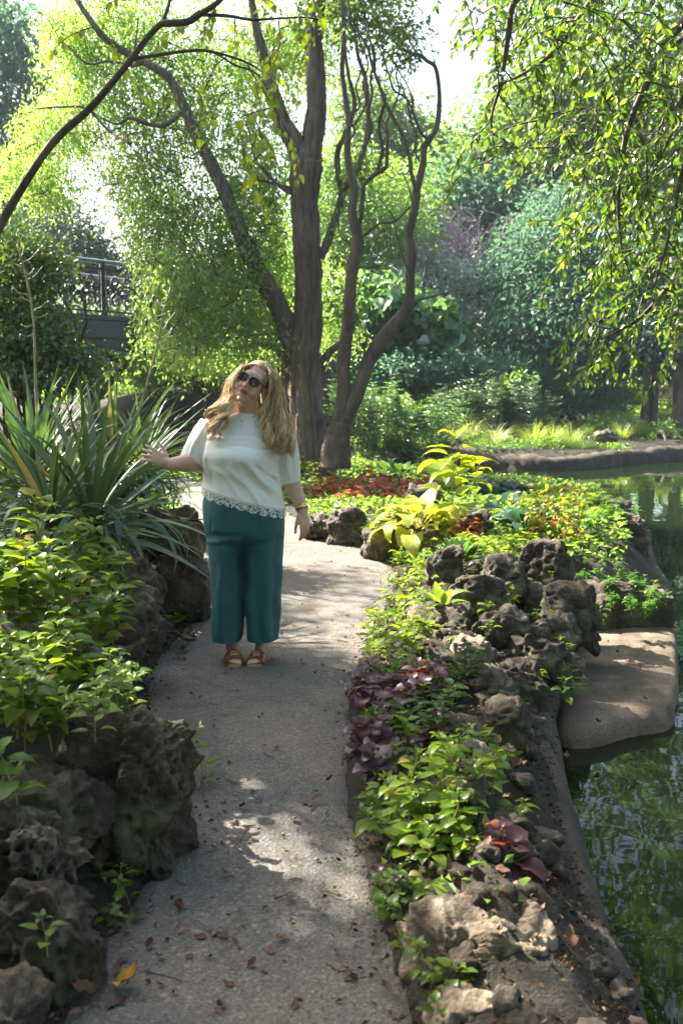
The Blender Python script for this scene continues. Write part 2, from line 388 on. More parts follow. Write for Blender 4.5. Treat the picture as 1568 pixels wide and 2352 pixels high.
# ------------------------------------------------------------------ foliage generators
def proj(C):
    d = C - np.array([0, 0, CAMH]); dep = d[:, 1]*math.cos(PITCH) - d[:, 2]*math.sin(PITCH); up = d[:, 1]*math.sin(PITCH) + d[:, 2]*math.cos(PITCH)
    return 784 + FPX*d[:, 0]/dep, 1176 - FPX*up/dep
def unit(v): return v/(np.linalg.norm(v, axis=-1, keepdims=True) + 1e-9)
def leaves_mesh(name, pos, dirs, ln, wd, mat_, tint, rng, fold=0.25, tilt=1.0, oval=False, upn=None):
    """one folded leaf at every position: a pair of facets hinged on the midrib"""
    n = len(pos); d = unit(dirs)
    up = rng.normal(size=(n, 3))*tilt
    up[:, 2] += 1.0
    if upn is not None: up = upn + rng.normal(size=(n, 3))*0.25
    s = unit(np.cross(d, up)); nn = np.cross(s, d)
    ln = np.broadcast_to(ln, (n,))[:, None]; wd = np.broadcast_to(wd, (n,))[:, None]
    if not oval:
        m = pos + d*ln*0.45
        V = np.stack([pos, m + s*wd*0.5 + nn*wd*fold, pos + d*ln - nn*ln*0.12, m - s*wd*0.5 + nn*wd*fold], 1).reshape(-1, 3)
        b = np.arange(n)[:, None]*4
        F = np.concatenate([b + [0, 1, 2], b + [0, 2, 3]], 1).reshape(-1, 3); k = 2
    else:
        a = pos + d*ln*0.28; c = pos + d*ln*0.66 - nn*ln*0.03; tip = pos + d*ln - nn*ln*0.12
        V = np.stack([pos, a + s*wd*.46 + nn*wd*fold*.7, c + s*wd*.42 + nn*wd*fold*.7, tip, c - s*wd*.42 + nn*wd*fold*.7, a - s*wd*.46 + nn*wd*fold*.7, pos + d*ln*0.5], 1).reshape(-1, 3)
        b = np.arange(n)[:, None]*7
        F = np.concatenate([b + [0, 1, 6], b + [1, 2, 6], b + [2, 3, 6], b + [3, 4, 6], b + [4, 5, 6], b + [5, 0, 6]], 1).reshape(-1, 3); k = 6
    return mesh_np(name, V, F, mat_, smooth=False, tint=np.repeat(tint, k))
def blob_points(blobs, nclump, rng, shell=0.45):
    """clump centres spread through a set of ellipsoids (cx,cy,cz,rx,ry,rz,weight)"""
    B = np.array(blobs, float); w = B[:, 6]*(B[:, 3]*B[:, 4]*B[:, 5])**(2/3.); w /= w.sum()
    k = rng.choice(len(B), nclump, p=w); v = unit(rng.normal(size=(nclump, 3)))
    r = rng.random(nclump)**shell
    return B[k, :3] + v*r[:, None]*B[k, 3:6], v
def crown(name, blobs, n, clump, per, ln, wd, mat_, parent, seed, droop=0.3, shell=0.45, oval=False, tilt=1.0, kind='stuff', tbias=0.0, keep=None):
    rng = np.random.default_rng(seed)
    nc = max(1, n//per); C, out = blob_points(blobs, nc, rng, shell)
    if keep is not None: kk = keep(C); C, out = C[kk], out[kk]; nc = len(C)
    ct = rng.random(nc)
    k = np.repeat(np.arange(nc), per)
    cs = clump*(0.6 + 0.8*rng.random(nc))
    off = rng.normal(size=(len(k), 3))*cs[k][:, None]*np.array([1, 1, .75])
    pos = C[k] + off
    d = unit(off)*0.7 + rng.normal(size=off.shape)*0.6 + out[k]*0.4; d[:, 2] -= droop
    tint = np.clip(0.25 + 0.45*ct[k] + 0.35*(rng.random(len(k)) - .5) + .15 + tbias, 0, 1)
    L = ln*(0.6 + 0.7*rng.random(len(k)))
    me = leaves_mesh(name, pos, d, L, L*wd/ln, mat_, tint, rng, tilt=tilt, oval=oval)
    o = obj(name, me, parent)
    if kind: o['kind'] = kind
    return o, C
def pblob(u, v, Y, ru, rv, rd=1.0, w=1.0):
    c = P(u, v, Y); return (c[0], c[1], c[2], ru*Y/FPX, rd, rv*Y/FPX, w)
def ptube(pts, sides=10, sub=4, namp=0.12, nsc=7, seed=0, rs=1.0):
    """(u, v, Y, radius in photo pixels) -> tube"""
    pp = np.array([P(a[0], a[1], a[2]) for a in pts]); rr = np.array([a[3]*a[2]/FPX*rs for a in pts])
    return tube(pp, rr, sides, sub, namp, nsc, seed)
def twig_path(p, d, L, n, rng, curl=0.25, droop=0.0):
    pts = [np.array(p, float)]; d = unit(np.array(d, float)); st = L/n
    for i in range(n):
        d = unit(d + rng.normal(size=3)*curl + np.array([0, 0, -droop])); pts.append(pts[-1] + d*st)
    return np.array(pts)
def branches_to(mb, hub, C, rng, r0=0.05, n=12, sides=5):
    """a few limbs from hub into the crown so that gaps show wood"""
    for k in rng.choice(len(C), min(n, len(C)), replace=False):
        e = C[k]; m = hub*0.45 + e*0.55 + rng.normal(size=3)*0.12*np.linalg.norm(e - hub); m[2] += 0.08*np.linalg.norm(e - hub)
        V, F = tube([hub, hub*.75 + m*.25 + rng.normal(size=3)*.03, m, e], [r0, r0*.8, r0*.5, r0*.12], sides, 3); mb.add(V, F)

def barkmat(name, dark, light, sc=9.0, st=(1, 1, 0.16), bump=1.0):
    m, n, l, b = mat(name)
    t = noise_node(n, l, sc, 6, 0.65, stretch=st, dist=0.4); t2 = noise_node(n, l, 3.0, 3)
    r = ramp(n, [(0.3, dark), (0.5, tuple((a + c)/2 for a, c in zip(dark, light))), (0.68, light)]); l.new(t.outputs[0], r.inputs[0])
    r2 = ramp(n, [(0.35, (0.7, 0.72, 0.68)), (0.7, (1.15, 1.1, 1.05))]); l.new(t2.outputs[0], r2.inputs[0])
    mx = n.new('ShaderNodeMix'); mx.data_type = 'RGBA'; mx.blend_type = 'MULTIPLY'; mx.inputs[0].default_value = 1
    l.new(r.outputs[0], mx.inputs[6]); l.new(r2.outputs[0], mx.inputs[7]); l.new(mx.outputs[2], b.inputs['Base Color'])
    b.inputs['Roughness'].default_value = 0.85
    bp = n.new('ShaderNodeBump'); bp.inputs['Strength'].default_value = bump; bp.inputs['Distance'].default_value = 0.03
    l.new(t.outputs[0], bp.inputs['Height']); l.new(bp.outputs[0], b.inputs['Normal'])
    return m
BARK = barkmat('furrowed_bark', (0.045, 0.034, 0.026), (0.24, 0.185, 0.145), 14, (1, 1, 0.13))
BARK2 = barkmat('smooth_bark', (0.045, 0.033, 0.026), (0.17, 0.125, 0.095), 8, (1, 1, 0.3), 0.5)
BARK3 = barkmat('dark_twig_bark', (0.03, 0.022, 0.02), (0.09, 0.065, 0.055), 12, (1, 1, 0.4), 0.3)
WILLOW = leafmat('willow_leaf', [(0, (0.115, 0.19, 0.042)), (0.5, (0.20, 0.285, 0.075)), (1, (0.285, 0.36, 0.115))], 0.62, 0.04, 0.4, tcol=(.94, 1.0, 0.62))
CURLY = leafmat('curly_leaf', [(0, (0.07, 0.13, 0.025)), (1, (0.17, 0.24, 0.05))], 0.5, 0.05)
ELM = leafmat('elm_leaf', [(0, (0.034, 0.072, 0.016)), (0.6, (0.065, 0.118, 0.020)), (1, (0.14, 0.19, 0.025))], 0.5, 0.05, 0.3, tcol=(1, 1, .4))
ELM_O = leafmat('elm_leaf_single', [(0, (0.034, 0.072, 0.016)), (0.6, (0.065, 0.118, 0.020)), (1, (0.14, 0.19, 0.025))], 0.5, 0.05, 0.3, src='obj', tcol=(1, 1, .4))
LIMEL = leafmat('lime_tree_leaf', [(0, (0.09, 0.15, 0.015)), (1, (0.20, 0.25, 0.02))], 0.55, 0.05, tcol=(1, 1, .3))
LIMEL_O = leafmat('lime_tree_leaf_single', [(0, (0.09, 0.15, 0.015)), (1, (0.20, 0.25, 0.02))], 0.55, 0.05, src='obj', tcol=(1, 1, .3))
BG_GREEN = leafmat('wood_leaf_green', [(0, (0.052, 0.110, 0.040)), (1, (0.14, 0.21, 0.060))], 0.48, 0.03)
BG_BLUE = leafmat('wood_leaf_haze_tint', [(0, (0.040, 0.095, 0.072)), (1, (0.105, 0.18, 0.122))], 0.42, 0.025, tcol=(.9, 1, .7))  # bluish cast of haze and sky-lit shade put into the leaf colour
BG_SILV = leafmat('silver_leaf', [(0, (0.15, 0.19, 0.17)), (1, (0.36, 0.40, 0.36))], 0.35, 0.05, tcol=(.9, 1, .8))
BG_LIGHT = leafmat('feathery_leaf', [(0, (0.07, 0.15, 0.035)), (1, (0.165, 0.255, 0.065))], 0.5, 0.03)
BG_DARK = leafmat('conifer_leaf', [(0, (0.020, 0.045, 0.035)), (1, (0.05, 0.08, 0.05))], 0.2, 0.06)
SHRUB_D = leafmat('dark_shrub_leaf', [(0, (0.030, 0.065, 0.018)), (1, (0.085, 0.14, 0.028))], 0.42, 0.08, tcol=(1, 1, .4))
HERB = leafmat('herb_leaf', [(0, (0.05, 0.12, 0.045)), (1, (0.11, 0.20, 0.075))], 0.45, 0.06)
HERB_B = leafmat('herb_leaf_haze_tint', [(0, (0.05, 0.09, 0.07)), (1, (0.10, 0.16, 0.12))], 0.35, 0.07)  # herb leaf with the blue of distant haze and shade mixed into its colour

# ------------------------------------------------------------------ iron footbridge
IRON = simple('painted_iron', (0.022, 0.023, 0.026), 0.32, 0.2, 0.3, 40)
RAILM = simple('handrail_paint', (0.10, 0.16, 0.16), 0.25, 0.2, 0.2, 20)
RUST = simple('rusty_iron', (0.10, 0.055, 0.035), 0.7, 0.1, 0.4, 9)
STONE_P = simple('pier_stone', (0.13, 0.085, 0.065), 0.9, 0, 0.4, 6, 0.5)
def build_bridge():
    A = np.array([-7.6, 15.4, 0.]); B = np.array([-1.2, 25.2, 0.]); d = unit(B - A); s = np.array([d[1], -d[0], 0]); L = np.linalg.norm(B - A)
    zc = lambda t: 2.60 - 0.10*((t - 0.35)/0.5)**2
    root = thing('footbridge', A + [0, 0, 0], 'ornate cast iron footbridge half hidden behind the willow', 'bridge')
    root.location = (0, 0, 0)
    def pt(t, off, z): return A + d*(t*L) + s*off + np.array([0, 0, z])
    ts = np.linspace(0, 1, 25)
    def strip(off0, off1, z0, z1):
        V = []
        for t in ts:
            for o, z in ((off0, z0), (off1, z0), (off1, z1), (off0, z1)): V.append(pt(t, o, zc(t) + z))
        V = np.array(V); i = np.arange(len(ts) - 1)[:, None]*4; F = []
        for a, b in ((0, 1), (1, 2), (2, 3), (3, 0)): F.append(np.stack([i[:, 0] + a, i[:, 0] + b, i[:, 0] + 4 + b, i[:, 0] + 4 + a], 1))
        F = np.vstack(F + [np.array([[0, 3, 2, 1], [96, 97, 98, 99]])]); return V, F
    def part(name, V, F, m, par=root): return obj(name, mesh_np(name, V, F, m, False), par)
    part('deck', *strip(-1.1, 1.1, -0.02, 0.05), simple('deck_board', (0.16, 0.12, 0.09), 0.8))
    for k, (o, z0, z1) in enumerate([(1.16, -0.02, 0.06), (1.10, -0.30, -0.03), (1.14, -0.34, -0.30), (1.04, -0.52, -0.345), (1.08, -0.57, -0.523), (-1.10, -0.5, -0.03)]):
        part('girder', *strip(o - 0.10, o + .02, z0, z1), IRON)
    nP = 8
    for sd, o in ((1, 1.04), (-1, -1.04)):
        V, F = tube([pt(t, o, zc(t) + 1.02) for t in ts], 0.042, 8, 1, spline=False); part('handrail', V, F, RAILM)
        for z, r in ((0.90, 0.018), (0.62, .012), (0.14, 0.02)):
            V, F = tube([pt(t, o, zc(t) + z) for t in ts], r, 6, 1, spline=False); part('rail', V, F, IRON)
        for k in range(nP + 1):
            t = k/nP
            b = pt(t, o, zc(t))
            V, F = tube([b + [0, 0, .05], b + [0, 0, .10], b + [0, 0, .16], b + [0, 0, .5], b + [0, 0, .84], b + [0, 0, .9], b + [0, 0, 1.0]], [.075, .07, .04, .045, .036, .06, .05], 8, 1, spline=False)
            part('post', V, F, IRON)
    # scrollwork of the side that faces the path: one panel between every two posts, each scroll a piece of its panel
    def spiral(c, r, turns, a0, sg, rad):
        th = np.linspace(0, turns*2*PI, 22); rr = r*(1 - 0.80*th/th[-1])
        pts = [c + d*(math.cos(a0 + sg*a)*q) + np.array([0, 0, 1.0])*(math.sin(a0 + sg*a)*q) for a, q in zip(th, rr)]
        return tube(pts, np.linspace(rad, rad*.7, 22), 6, 1, spline=False)
    for k in range(1, 6):
        t = (k + .5)/nP; c = pt(t, 1.04, zc(t)); w = L/nP
        V, F = tube([c - d*(w*.44) + [0, 0, .16], c - d*(w*.44) + [0, 0, .88], c + d*(w*.44) + [0, 0, .88], c + d*(w*.44) + [0, 0, .16]], .016, 5, 1, spline=False)
        pn = part('scroll_panel', V, F, IRON)
        for (dx, dz, r, a0, sg) in [(-.42, .34, .15, 0, 1), (-.14, .34, .15, PI, -1), (.14, .34, .15, 0, 1), (.42, .34, .15, PI, -1), (-.42, .68, .14, 0, -1), (-.14, .70, .12, PI, 1), (.14, .70, .12, 0, -1), (.42, .68, .14, PI, 1),
                                   (-.28, .52, .09, PI/2, 1), (.28, .52, .09, PI/2, -1), (0, .52, .10, PI/2, 1), (-.56, .50, .09, 0, 1), (.56, .50, .09, PI, -1)]:
            V, F = spiral(c + d*(dx*w/1.46) + np.array([0, 0, dz]), r, 1.35, a0, sg, .028); part('scroll', V, F, IRON, pn)
        V, F = tube([c + [0, 0, .44], c + [0, 0, .49], c + [0, 0, .55], c + [0, 0, .6]], [.01, .05, .05, .01], 8, 2); part('rosette', V, F, IRON, pn)
    for t in (0.36, 0.66):
        for o in (-0.9, 0.9):
            g = pt(t, o, 0); z0 = hz(g[0], g[1]) - .2; top = zc(t) - .5
            V, F = tube([[g[0], g[1], z0], [g[0], g[1], (z0 + top)/2], [g[0], g[1], top]], [.13, .11, .13], 8, 3); part('pier', V, F, RUST)
            for q in (-.14, .14):
                e = pt(t + q, o, zc(t + q) - .55); V, F = tube([[g[0], g[1], top - 1.0], (np.array([g[0], g[1], top - .4]) + e)/2 - [0, 0, .1], e], [.07, .06, .08], 6, 3); part('brace', V, F, RUST)
    for t in (-0.02, 1.02):
        c = pt(t, 0, 1.0); a = math.atan2(d[1], d[0]); M = np.array([[math.cos(a), -math.sin(a), 0], [math.sin(a), math.cos(a), 0], [0, 0, 1]])
        V, F = box(c, (1.4, 2.8, 3.1), M); part('abutment', V, F, STONE_P)
build_bridge()

# ------------------------------------------------------------------ the willow and the twisted tree beside it
def build_willow():
    T = thing('willow_tree', (0, 0, 0), 'large furrowed willow with forked trunk and drooping light green crown', 'tree')
    D = 15.0
    mb = MB()
    mb.add(*ptube([(716, 1120, D, 62), (716, 1082, D, 52), (712, 1045, D, 43), (706, 980, D, 38.5), (701, 900, D, 36), (699, 800, D, 35), (708, 700, D, 30), (706, 600, D, 28.5), (702, 500, D, 28.5), (702, 430, D, 29.5), (704, 380, D, 33), (716, 335, D, 23), (727, 250, D, 21.5), (723, 150, D, 20), (723, 60, D, 18.5), (735, -40, D, 17), (750, -200, D, 13), (770, -380, D, 6)], 28, 9, 0.17, 9, 1))
    for k, (u, v, r) in enumerate([(680, 1060, 20), (750, 1062, 22), (765, 1030, 16)]):
        mb.add(*ptube([(u, v + 30, D - .3, r*.6), (u*.6 + 712*.4, v - 25, D - .12, r), (712, v - 130, D, 12)], 10, 4, .2, 8, k + 5))
    obj('trunk', mb.mesh('trunk', BARK), T)
    def br(name, pts, sides=10, m=BARK, na=.16, par=T):
        V, F = ptube(pts, sides, 5, na, 9, len(pts)); return obj(name, mesh_np(name, V, F, m), par)
    br('limb', [(704, 395, D, 27), (676, 330, D, 23), (652, 285, D, 20), (632, 230, D, 16), (615, 170, D, 13), (600, 110, D, 11), (584, 40, D, 9), (570, -60, D, 7), (560, -200, D, 4)], 16)
    br('limb', [(686, 830, D, 22), (664, 770, D, 25), (648, 725, D, 24), (626, 678, D, 23), (594, 622, D, 21), (562, 560, D, 19), (530, 475, D, 16), (490, 385, D, 14), (455, 315, D, 12), (425, 250, D, 11), (390, 180, D, 9.5), (330, 142, D, 8.5), (250, 95, D, 7.5), (190, 20, D, 6), (150, -60, D, 4)], 16)
    br('branch', [(735, 592, D, 10), (746, 570, D, 10), (765, 517, D, 9), (782, 466, D, 8.5), (786, 440, D, 8), (802, 415, D, 7.5), (823, 381, D, 7), (837, 335, D, 6.5), (846, 285, D, 6), (843, 240, D, 5.5), (838, 179, D, 5), (820, 120, D, 4), (812, 40, D, 3)])
    br('branch', [(785, 445, D, 7), (775, 385, D, 6.5), (776, 345, D, 6), (790, 315, D, 6), (806, 272, D, 5.5), (814, 232, D, 5), (800, 170, D, 4), (790, 90, D, 4), (795, 10, D, 3)])
    br('branch', [(678, 446, D, 5.5), (655, 437, D, 5), (632, 419, D, 4), (606, 390, D, 3.5), (585, 361, D, 3), (575, 313, D, 2.5), (560, 270, D, 1.5)])
    br('branch', [(690, 438, D, 4), (640, 425, D, 3.6), (600, 415, D, 3), (560, 420, D, 2.5), (540, 430, D, 1.5)])
    br('branch', [(632, 690, D, 7), (600, 663, D, 6), (560, 655, D, 4.5), (530, 640, D, 3.5), (500, 610, D, 2)])
    br('branch', [(660, 830, D, 10), (630, 800, D, 7), (590, 790, D, 5), (545, 800, D, 4), (500, 790, D, 2)])
    br('branch', [(425, 252, D, 7), (380, 285, D, 6), (340, 285, D, 4.5), (300, 270, D, 4), (270, 285, D, 3), (230, 270, D, 2)])
    br('branch', [(330, 142, D, 6), (300, 150, D, 4), (250, 140, D, 3), (200, 145, D, 2.5), (150, 100, D, 1.5)])
    br('branch', [(300, 330, D - .5, 4), (250, 300, D, 3), (200, 250, D, 3), (150, 245, D, 2.5), (80, 250, D, 1.5)])
    br('branch', [(733, 832, D, 9), (760, 805, D, 8), (785, 785, D, 7.5), (800, 770, D - .2, 7)], 8)
    rng = np.random.default_rng(5)
    blobs = [pblob(*b) for b in [
        (185, 120, 16.5, 85, 100, 1.2), (250, 40, 16, 150, 90, 1.3), (130, 290, 16.2, 90, 80, 1.2), (270, 230, 16, 130, 110, 1.3), (50, 390, 16.3, 60, 60, 1),
        (110, 400, 15.8, 70, 60, .8), (320, 400, 15.6, 110, 90, 1.2), (430, 130, 16.2, 150, 130, 1.3), (450, 300, 15.8, 120, 110, 1.2), (540, 440, 15.6, 110, 100, 1.1),
        (400, 510, 15.2, 120, 100, 1.2), (400, 640, 14.6, 70, 90, 1.), (470, 640, 14.8, 130, 100, 1.1), (570, 560, 15.2, 80, 110, .9), (380, 745, 14.2, 90, 70, .8),
        (490, 760, 14.6, 100, 70, .9), (590, 750, 15., 70, 80, .8), (600, 680, 15.4, 80, 70, .7), (520, 600, 15.3, 80, 80, .8), (350, 560, 15.4, 60, 60, .7), (610, 330, 15.8, 70, 130, .9), (620, 110, 15.9, 110, 130, 1.), (720, 80, 16.2, 70, 110, .9), (760, 640, 16.2, 60, 70, .7), (770, 740, 16.4, 60, 60, .7), (640, 480, 16., 50, 120, .6), (640, 620, 16., 60, 100, .6),
        (290, 700, 13.8, 50, 40, .5), (255, 740, 13.7, 30, 30, .4),
        (350, -140, 15.6, 260, 120, 2., .25), (620, -160, 15.4, 200, 120, 2., .3), (800, -120, 15.2, 110, 90, 1.4, .4)]]
    C, out = blob_points([(b[0], b[1], b[2], b[3], b[4]*.8, b[5], b[6]) for b in blobs], 6600, rng, 0.5)
    pu, pv = proj(C); ok = ~((pu > 90) & (pu < 320) & (pv > 560) & (pv < 800)); C, out = C[ok], out[ok]
    pos = []; dr = []; tn = []
    for c, o in zip(C, out):
        m = rng.integers(9, 17); L = rng.uniform(.2, .55); hd = unit(np.array([o[0], o[1], 0.0]) + rng.normal(size=3)*[.6, .6, .1])
        t = np.linspace(0, 1, m); p = c + hd*(t*L*.45)[:, None] + np.array([0, 0, -1.0])*(t**1.6*L)[:, None]
        p += rng.normal(size=p.shape)*.055; pos.append(p)
        q = rng.normal(size=(m, 3))*.65; q[:, 2] -= .75; dr.append(q); tn.append(np.clip(rng.random() * .6 + rng.random(m)*.4, 0, 1))
    pos = np.concatenate(pos); dr = np.concatenate(dr); tn = np.concatenate(tn); L = rng.uniform(.06, .11, len(pos))
    o = obj('crown', leaves_mesh('crown', pos, dr, L, L*.31, WILLOW, tn, rng, .2), T); o['kind'] = 'stuff'
    tw = MB()
    for c in C[::14]:
        p = twig_path(c + rng.normal(size=3)*.05, rng.normal(size=3)*[1, 1, .3] + [0, 0, .2], rng.uniform(.5, 1.1), 7, rng, .45, .12)
        tw.add(*tube(p, np.linspace(.010, .003, len(p)), 4, 2, cap=False))
    o = obj('twigs', tw.mesh('twigs', BARK3), T); o['kind'] = 'stuff'

    S = thing('twisted_tree', (0, 0, 0), 'slender twisted tree with two winding bare stems right of the willow trunk', 'tree')
    D = 14.2
    mb = MB()
    mb.add(*ptube([(772, 1075, D, 34), (772, 1040, D, 33), (776, 1005, D, 28), (782, 970, D, 24)], 18, 6, .25, 8, 3))
    mb.add(*ptube([(778, 1000, D, 26), (783, 950, D, 17), (789, 891, D, 15), (790, 823, D, 15), (799, 738, D, 14), (803, 687, D, 13.5), (806, 636, D, 13.5), (815, 592, D, 14), (822, 551, D, 13), (812, 505, D, 11), (809, 483, D, 10), (813, 432, D, 10), (801, 381, D, 9), (797, 334, D, 8), (800, 280, D, 7), (792, 220, D, 6), (785, 150, D, 5.5), (790, 70, D, 5), (782, -30, D, 3)], 14, 6, .16, 9, 4))
    obj('trunk', mb.mesh('trunk', BARK2), S)
    def b2(name, pts, sides=8): return br(name, pts, sides, BARK2, .14, S)
    b2('stem', [(780, 985, D, 22), (798, 955, D, 19), (824, 891, D, 17), (850, 823, D, 16.5), (884, 769, D, 16), (922, 728, D, 15), (939, 694, D, 13), (942, 636, D, 11.5), (946, 585, D, 10.5), (940, 534, D, 10), (952, 477, D, 9.5), (958, 432, D, 9), (970, 381, D, 8), (974, 340, D, 7.5), (988, 318, D, 7), (1003, 288, D, 6), (1008, 237, D, 5.2), (1007, 198, D, 4.8), (999, 154, D, 4.5), (980, 140, D, 4), (966, 128, D, 4), (952, 126, D, 3.5), (927, 114, D, 2.5)], 14)
    tops = [
        [(820, 555, 7), (828, 500, 7), (833, 450, 7), (842, 420, 7.5), (868, 398, 7.5), (889, 388, 7), (889, 354, 6.5), (893, 313, 5.5), (885, 280, 4), (900, 250, 2.5)],
        [(846, 417, 6.5), (864, 390, 6), (878, 365, 6), (880, 338, 6), (873, 300, 5.5), (872, 270, 5), (884, 232, 4.5), (866, 180, 4), (858, 120, 3.5), (840, 60, 3), (836, -10, 2)],
        [(953, 440, 7), (946, 395, 6.5), (939, 355, 6.5), (924, 318, 6), (906, 285, 5.5), (884, 232, 5.5), (872, 190, 5.5), (858, 150, 5), (842, 110, 4.8), (822, 80, 4.5), (803, 50, 4.5), (800, 10, 4), (790, -40, 3)],
        [(985, 322, 5), (968, 300, 4.5), (950, 262, 4.5), (930, 228, 4), (905, 205, 4), (896, 170, 3.5), (880, 130, 3), (868, 90, 2.5)],
        [(950, 262, 3.5), (946, 220, 3), (935, 190, 2.8), (915, 160, 2.6), (900, 135, 2.2), (880, 110, 2)],
        [(836, 336, 5), (850, 300, 4.5), (846, 262, 4.5), (856, 220, 4.5), (850, 180, 4), (862, 140, 3.8), (852, 95, 3.5), (838, 50, 3)],
        [(810, 290, 4), (830, 262, 3.8), (838, 225, 3.6), (830, 190, 3.4), (846, 150, 3), (840, 110, 2.8), (850, 70, 2)],
        [(885, 290, 3.5), (905, 250, 3.2), (920, 210, 3), (912, 170, 2.6), (930, 140, 2.2)],
        [(833, 545, 5), (850, 532, 4.5), (873, 517, 4), (900, 505, 3.8), (925, 492, 3.5), (945, 478, 3.5)],
        [(944, 712, 6), (960, 692, 4.5), (980, 680, 4), (1010, 680, 3.2), (1040, 672, 2.5), (1067, 661, 1.5)],
        [(905, 503, 3), (890, 480, 2.4), (880, 460, 2), (868, 450, 1)],
        [(945, 660, 3.5), (930, 610, 3), (915, 560, 2.6), (905, 520, 2)],
        [(950, 470, 3), (938, 430, 2.6), (928, 400, 2)],
        [(815, 600, 2.4), (800, 560, 2), (780, 540, 1.8), (770, 500, 1.2)],
        [(1000, 152, 2), (992, 110, 1.5), (985, 80, 1.2), (972, 60, .8)], [(998, 150, 1.8), (1000, 110, 1.2), (985, 70, .7)],
        [(968, 381, 4), (955, 345, 3.6), (958, 310, 3.2), (940, 280, 3), (938, 240, 2.6), (922, 200, 2)],
        [(797, 330, 4), (812, 300, 4), (806, 270, 3.6), (822, 240, 3.4), (818, 200, 3), (832, 165, 2.6), (826, 120, 2)]]
    for k, t in enumerate(tops):
        t = [(a + RND.uniform(-4, 4), b_ + RND.uniform(-5, 5), D + .25*math.sin(k*2.1) - .02*i, c) for i, (a, b_, c) in enumerate(t)]
        b2('branch', [(a_, b_, y_, r_*.66) for a_, b_, y_, r_ in t], 7)
    fine = MB(); rw = np.random.default_rng(15)
    for t in tops:
        for (a, b_, r_) in t[2:]:
            for z in range(1):
                if b_ > 420: continue
                p = twig_path(P(a, b_, D), [rw.normal()*.8, rw.normal()*.5, .9], rw.uniform(.3, .9), 9, rw, .55); fine.add(*tube(p, np.linspace(.007, .002, len(p)), 5, 2, cap=False))
    obj('twigs', fine.mesh('twigs', BARK3), S)['kind'] = 'stuff'
    cb = [pblob(*b) for b in [(820, 30, 14.6, 70, 60, .6), (900, 60, 14.6, 70, 60, .6), (770, 20, 14.8, 40, 70, .5), (930, 110, 14.4, 40, 40, .4), (860, -60, 14.6, 120, 60, .8), (800, 560, 14.8, 30, 60, .3), (800, 690, 14.6, 26, 60, .3), (820, 400, 15, 40, 60, .4)]]
    crown('crown', cb, 4200, .10, 12, .085, .045, CURLY, S, 12, .5)
build_willow()

# ------------------------------------------------------------------ trees, shrubs and herbs behind
def bgtree(name, label, cat, blobs, n, clump, per, ln, wd, m, seed, trunk=None, droop=.3, group=None, bark=BARK3, shell=.45, oval=False, nb=10):
    B = [pblob(*b) for b in blobs]
    A = np.array(B); cx, cyy = A[:, 0].mean(), A[:, 1].mean()
    T = thing(name, (0, 0, 0), label, cat, group)
    o, C = crown('crown', B, n, clump, per, ln, wd, m, T, seed, droop, shell, oval)
    rng = np.random.default_rng(seed + 99); mb = MB()
    gx, gy = (cx, cyy) if trunk is None else trunk[:2]
    g = np.array([gx, gy, hz(gx, gy) - .15]); top = A[:, 2].mean(); r = .12 if trunk is None else trunk[2]
    hub = np.array([cx*.5 + gx*.5, cyy*.5 + gy*.5, max(g[2] + .3, top*0.75 + g[2]*.25)])
    mb.add(*tube([g, g*.6 + hub*.4 + rng.normal(size=3)*[.1, .1, 0], hub], [r*1.25, r, r*.8], 9, 5, .15, 6, seed))
    branches_to(mb, hub, C, rng, r*.55, nb)
    obj('trunk', mb.mesh('trunk', bark), T)
    return T
bgtree('broadleaf_tree', 'tall hazy blue-green tree against the sky beyond the left edge of the willow', 'tree', [(10, 60, 46, 80, 90, 3), (40, 200, 46, 90, 90, 3), (0, 330, 46, 110, 90, 3), (-60, 150, 46, 90, 150, 3), (30, 480, 46, 120, 90, 3)], 9000, .5, 14, .34, .17, BG_BLUE, 21)
bgtree('conifer_tree', 'dark blue conifer seen through the gap above the bridge handrail', 'tree', [(190, 560, 33, 60, 60, 1.5), (130, 500, 34, 50, 50, 1.5), (215, 610, 33, 60, 40, 1.5), (100, 570, 34, 60, 60, 1.5), (260, 640, 33, 60, 60, 1.5), (30, 620, 34, 80, 80, 1.5)], 9000, .3, 16, .22, .07, BG_DARK, 22)
bgtree('broadleaf_tree', 'feathery bright green tree directly behind the twisted stems', 'tree', [(840, 450, 30, 100, 70, 2), (900, 520, 30, 90, 70, 2), (770, 540, 30, 100, 80, 2), (860, 600, 30, 90, 60, 2), (740, 420, 30, 60, 90, 2), (930, 430, 31, 60, 60, 2), (680, 620, 30, 90, 100, 2)], 13000, .35, 16, .20, .07, BG_LIGHT, 23)
bgtree('broadleaf_tree', 'pale tree top rising into the bright sky gap', 'tree', [(960, 330, 48, 80, 60, 3), (1000, 390, 48, 90, 70, 3), (900, 290, 48, 70, 60, 3), (830, 250, 48, 70, 70, 3), (860, 370, 48, 90, 60, 3), (1050, 450, 48, 80, 50, 3)], 9000, .5, 14, .30, .15, BG_GREEN, 24)
bgtree('broadleaf_tree', 'rounded blue-green tree standing above the purple shrub', 'tree', [(1040, 430, 40, 70, 50, 2.5), (1000, 500, 40, 90, 60, 2.5), (1100, 480, 40, 90, 60, 2.5), (1180, 500, 40, 80, 70, 2.5), (1040, 560, 40, 120, 60, 2.5)], 11000, .4, 15, .26, .13, BG_BLUE, 25)
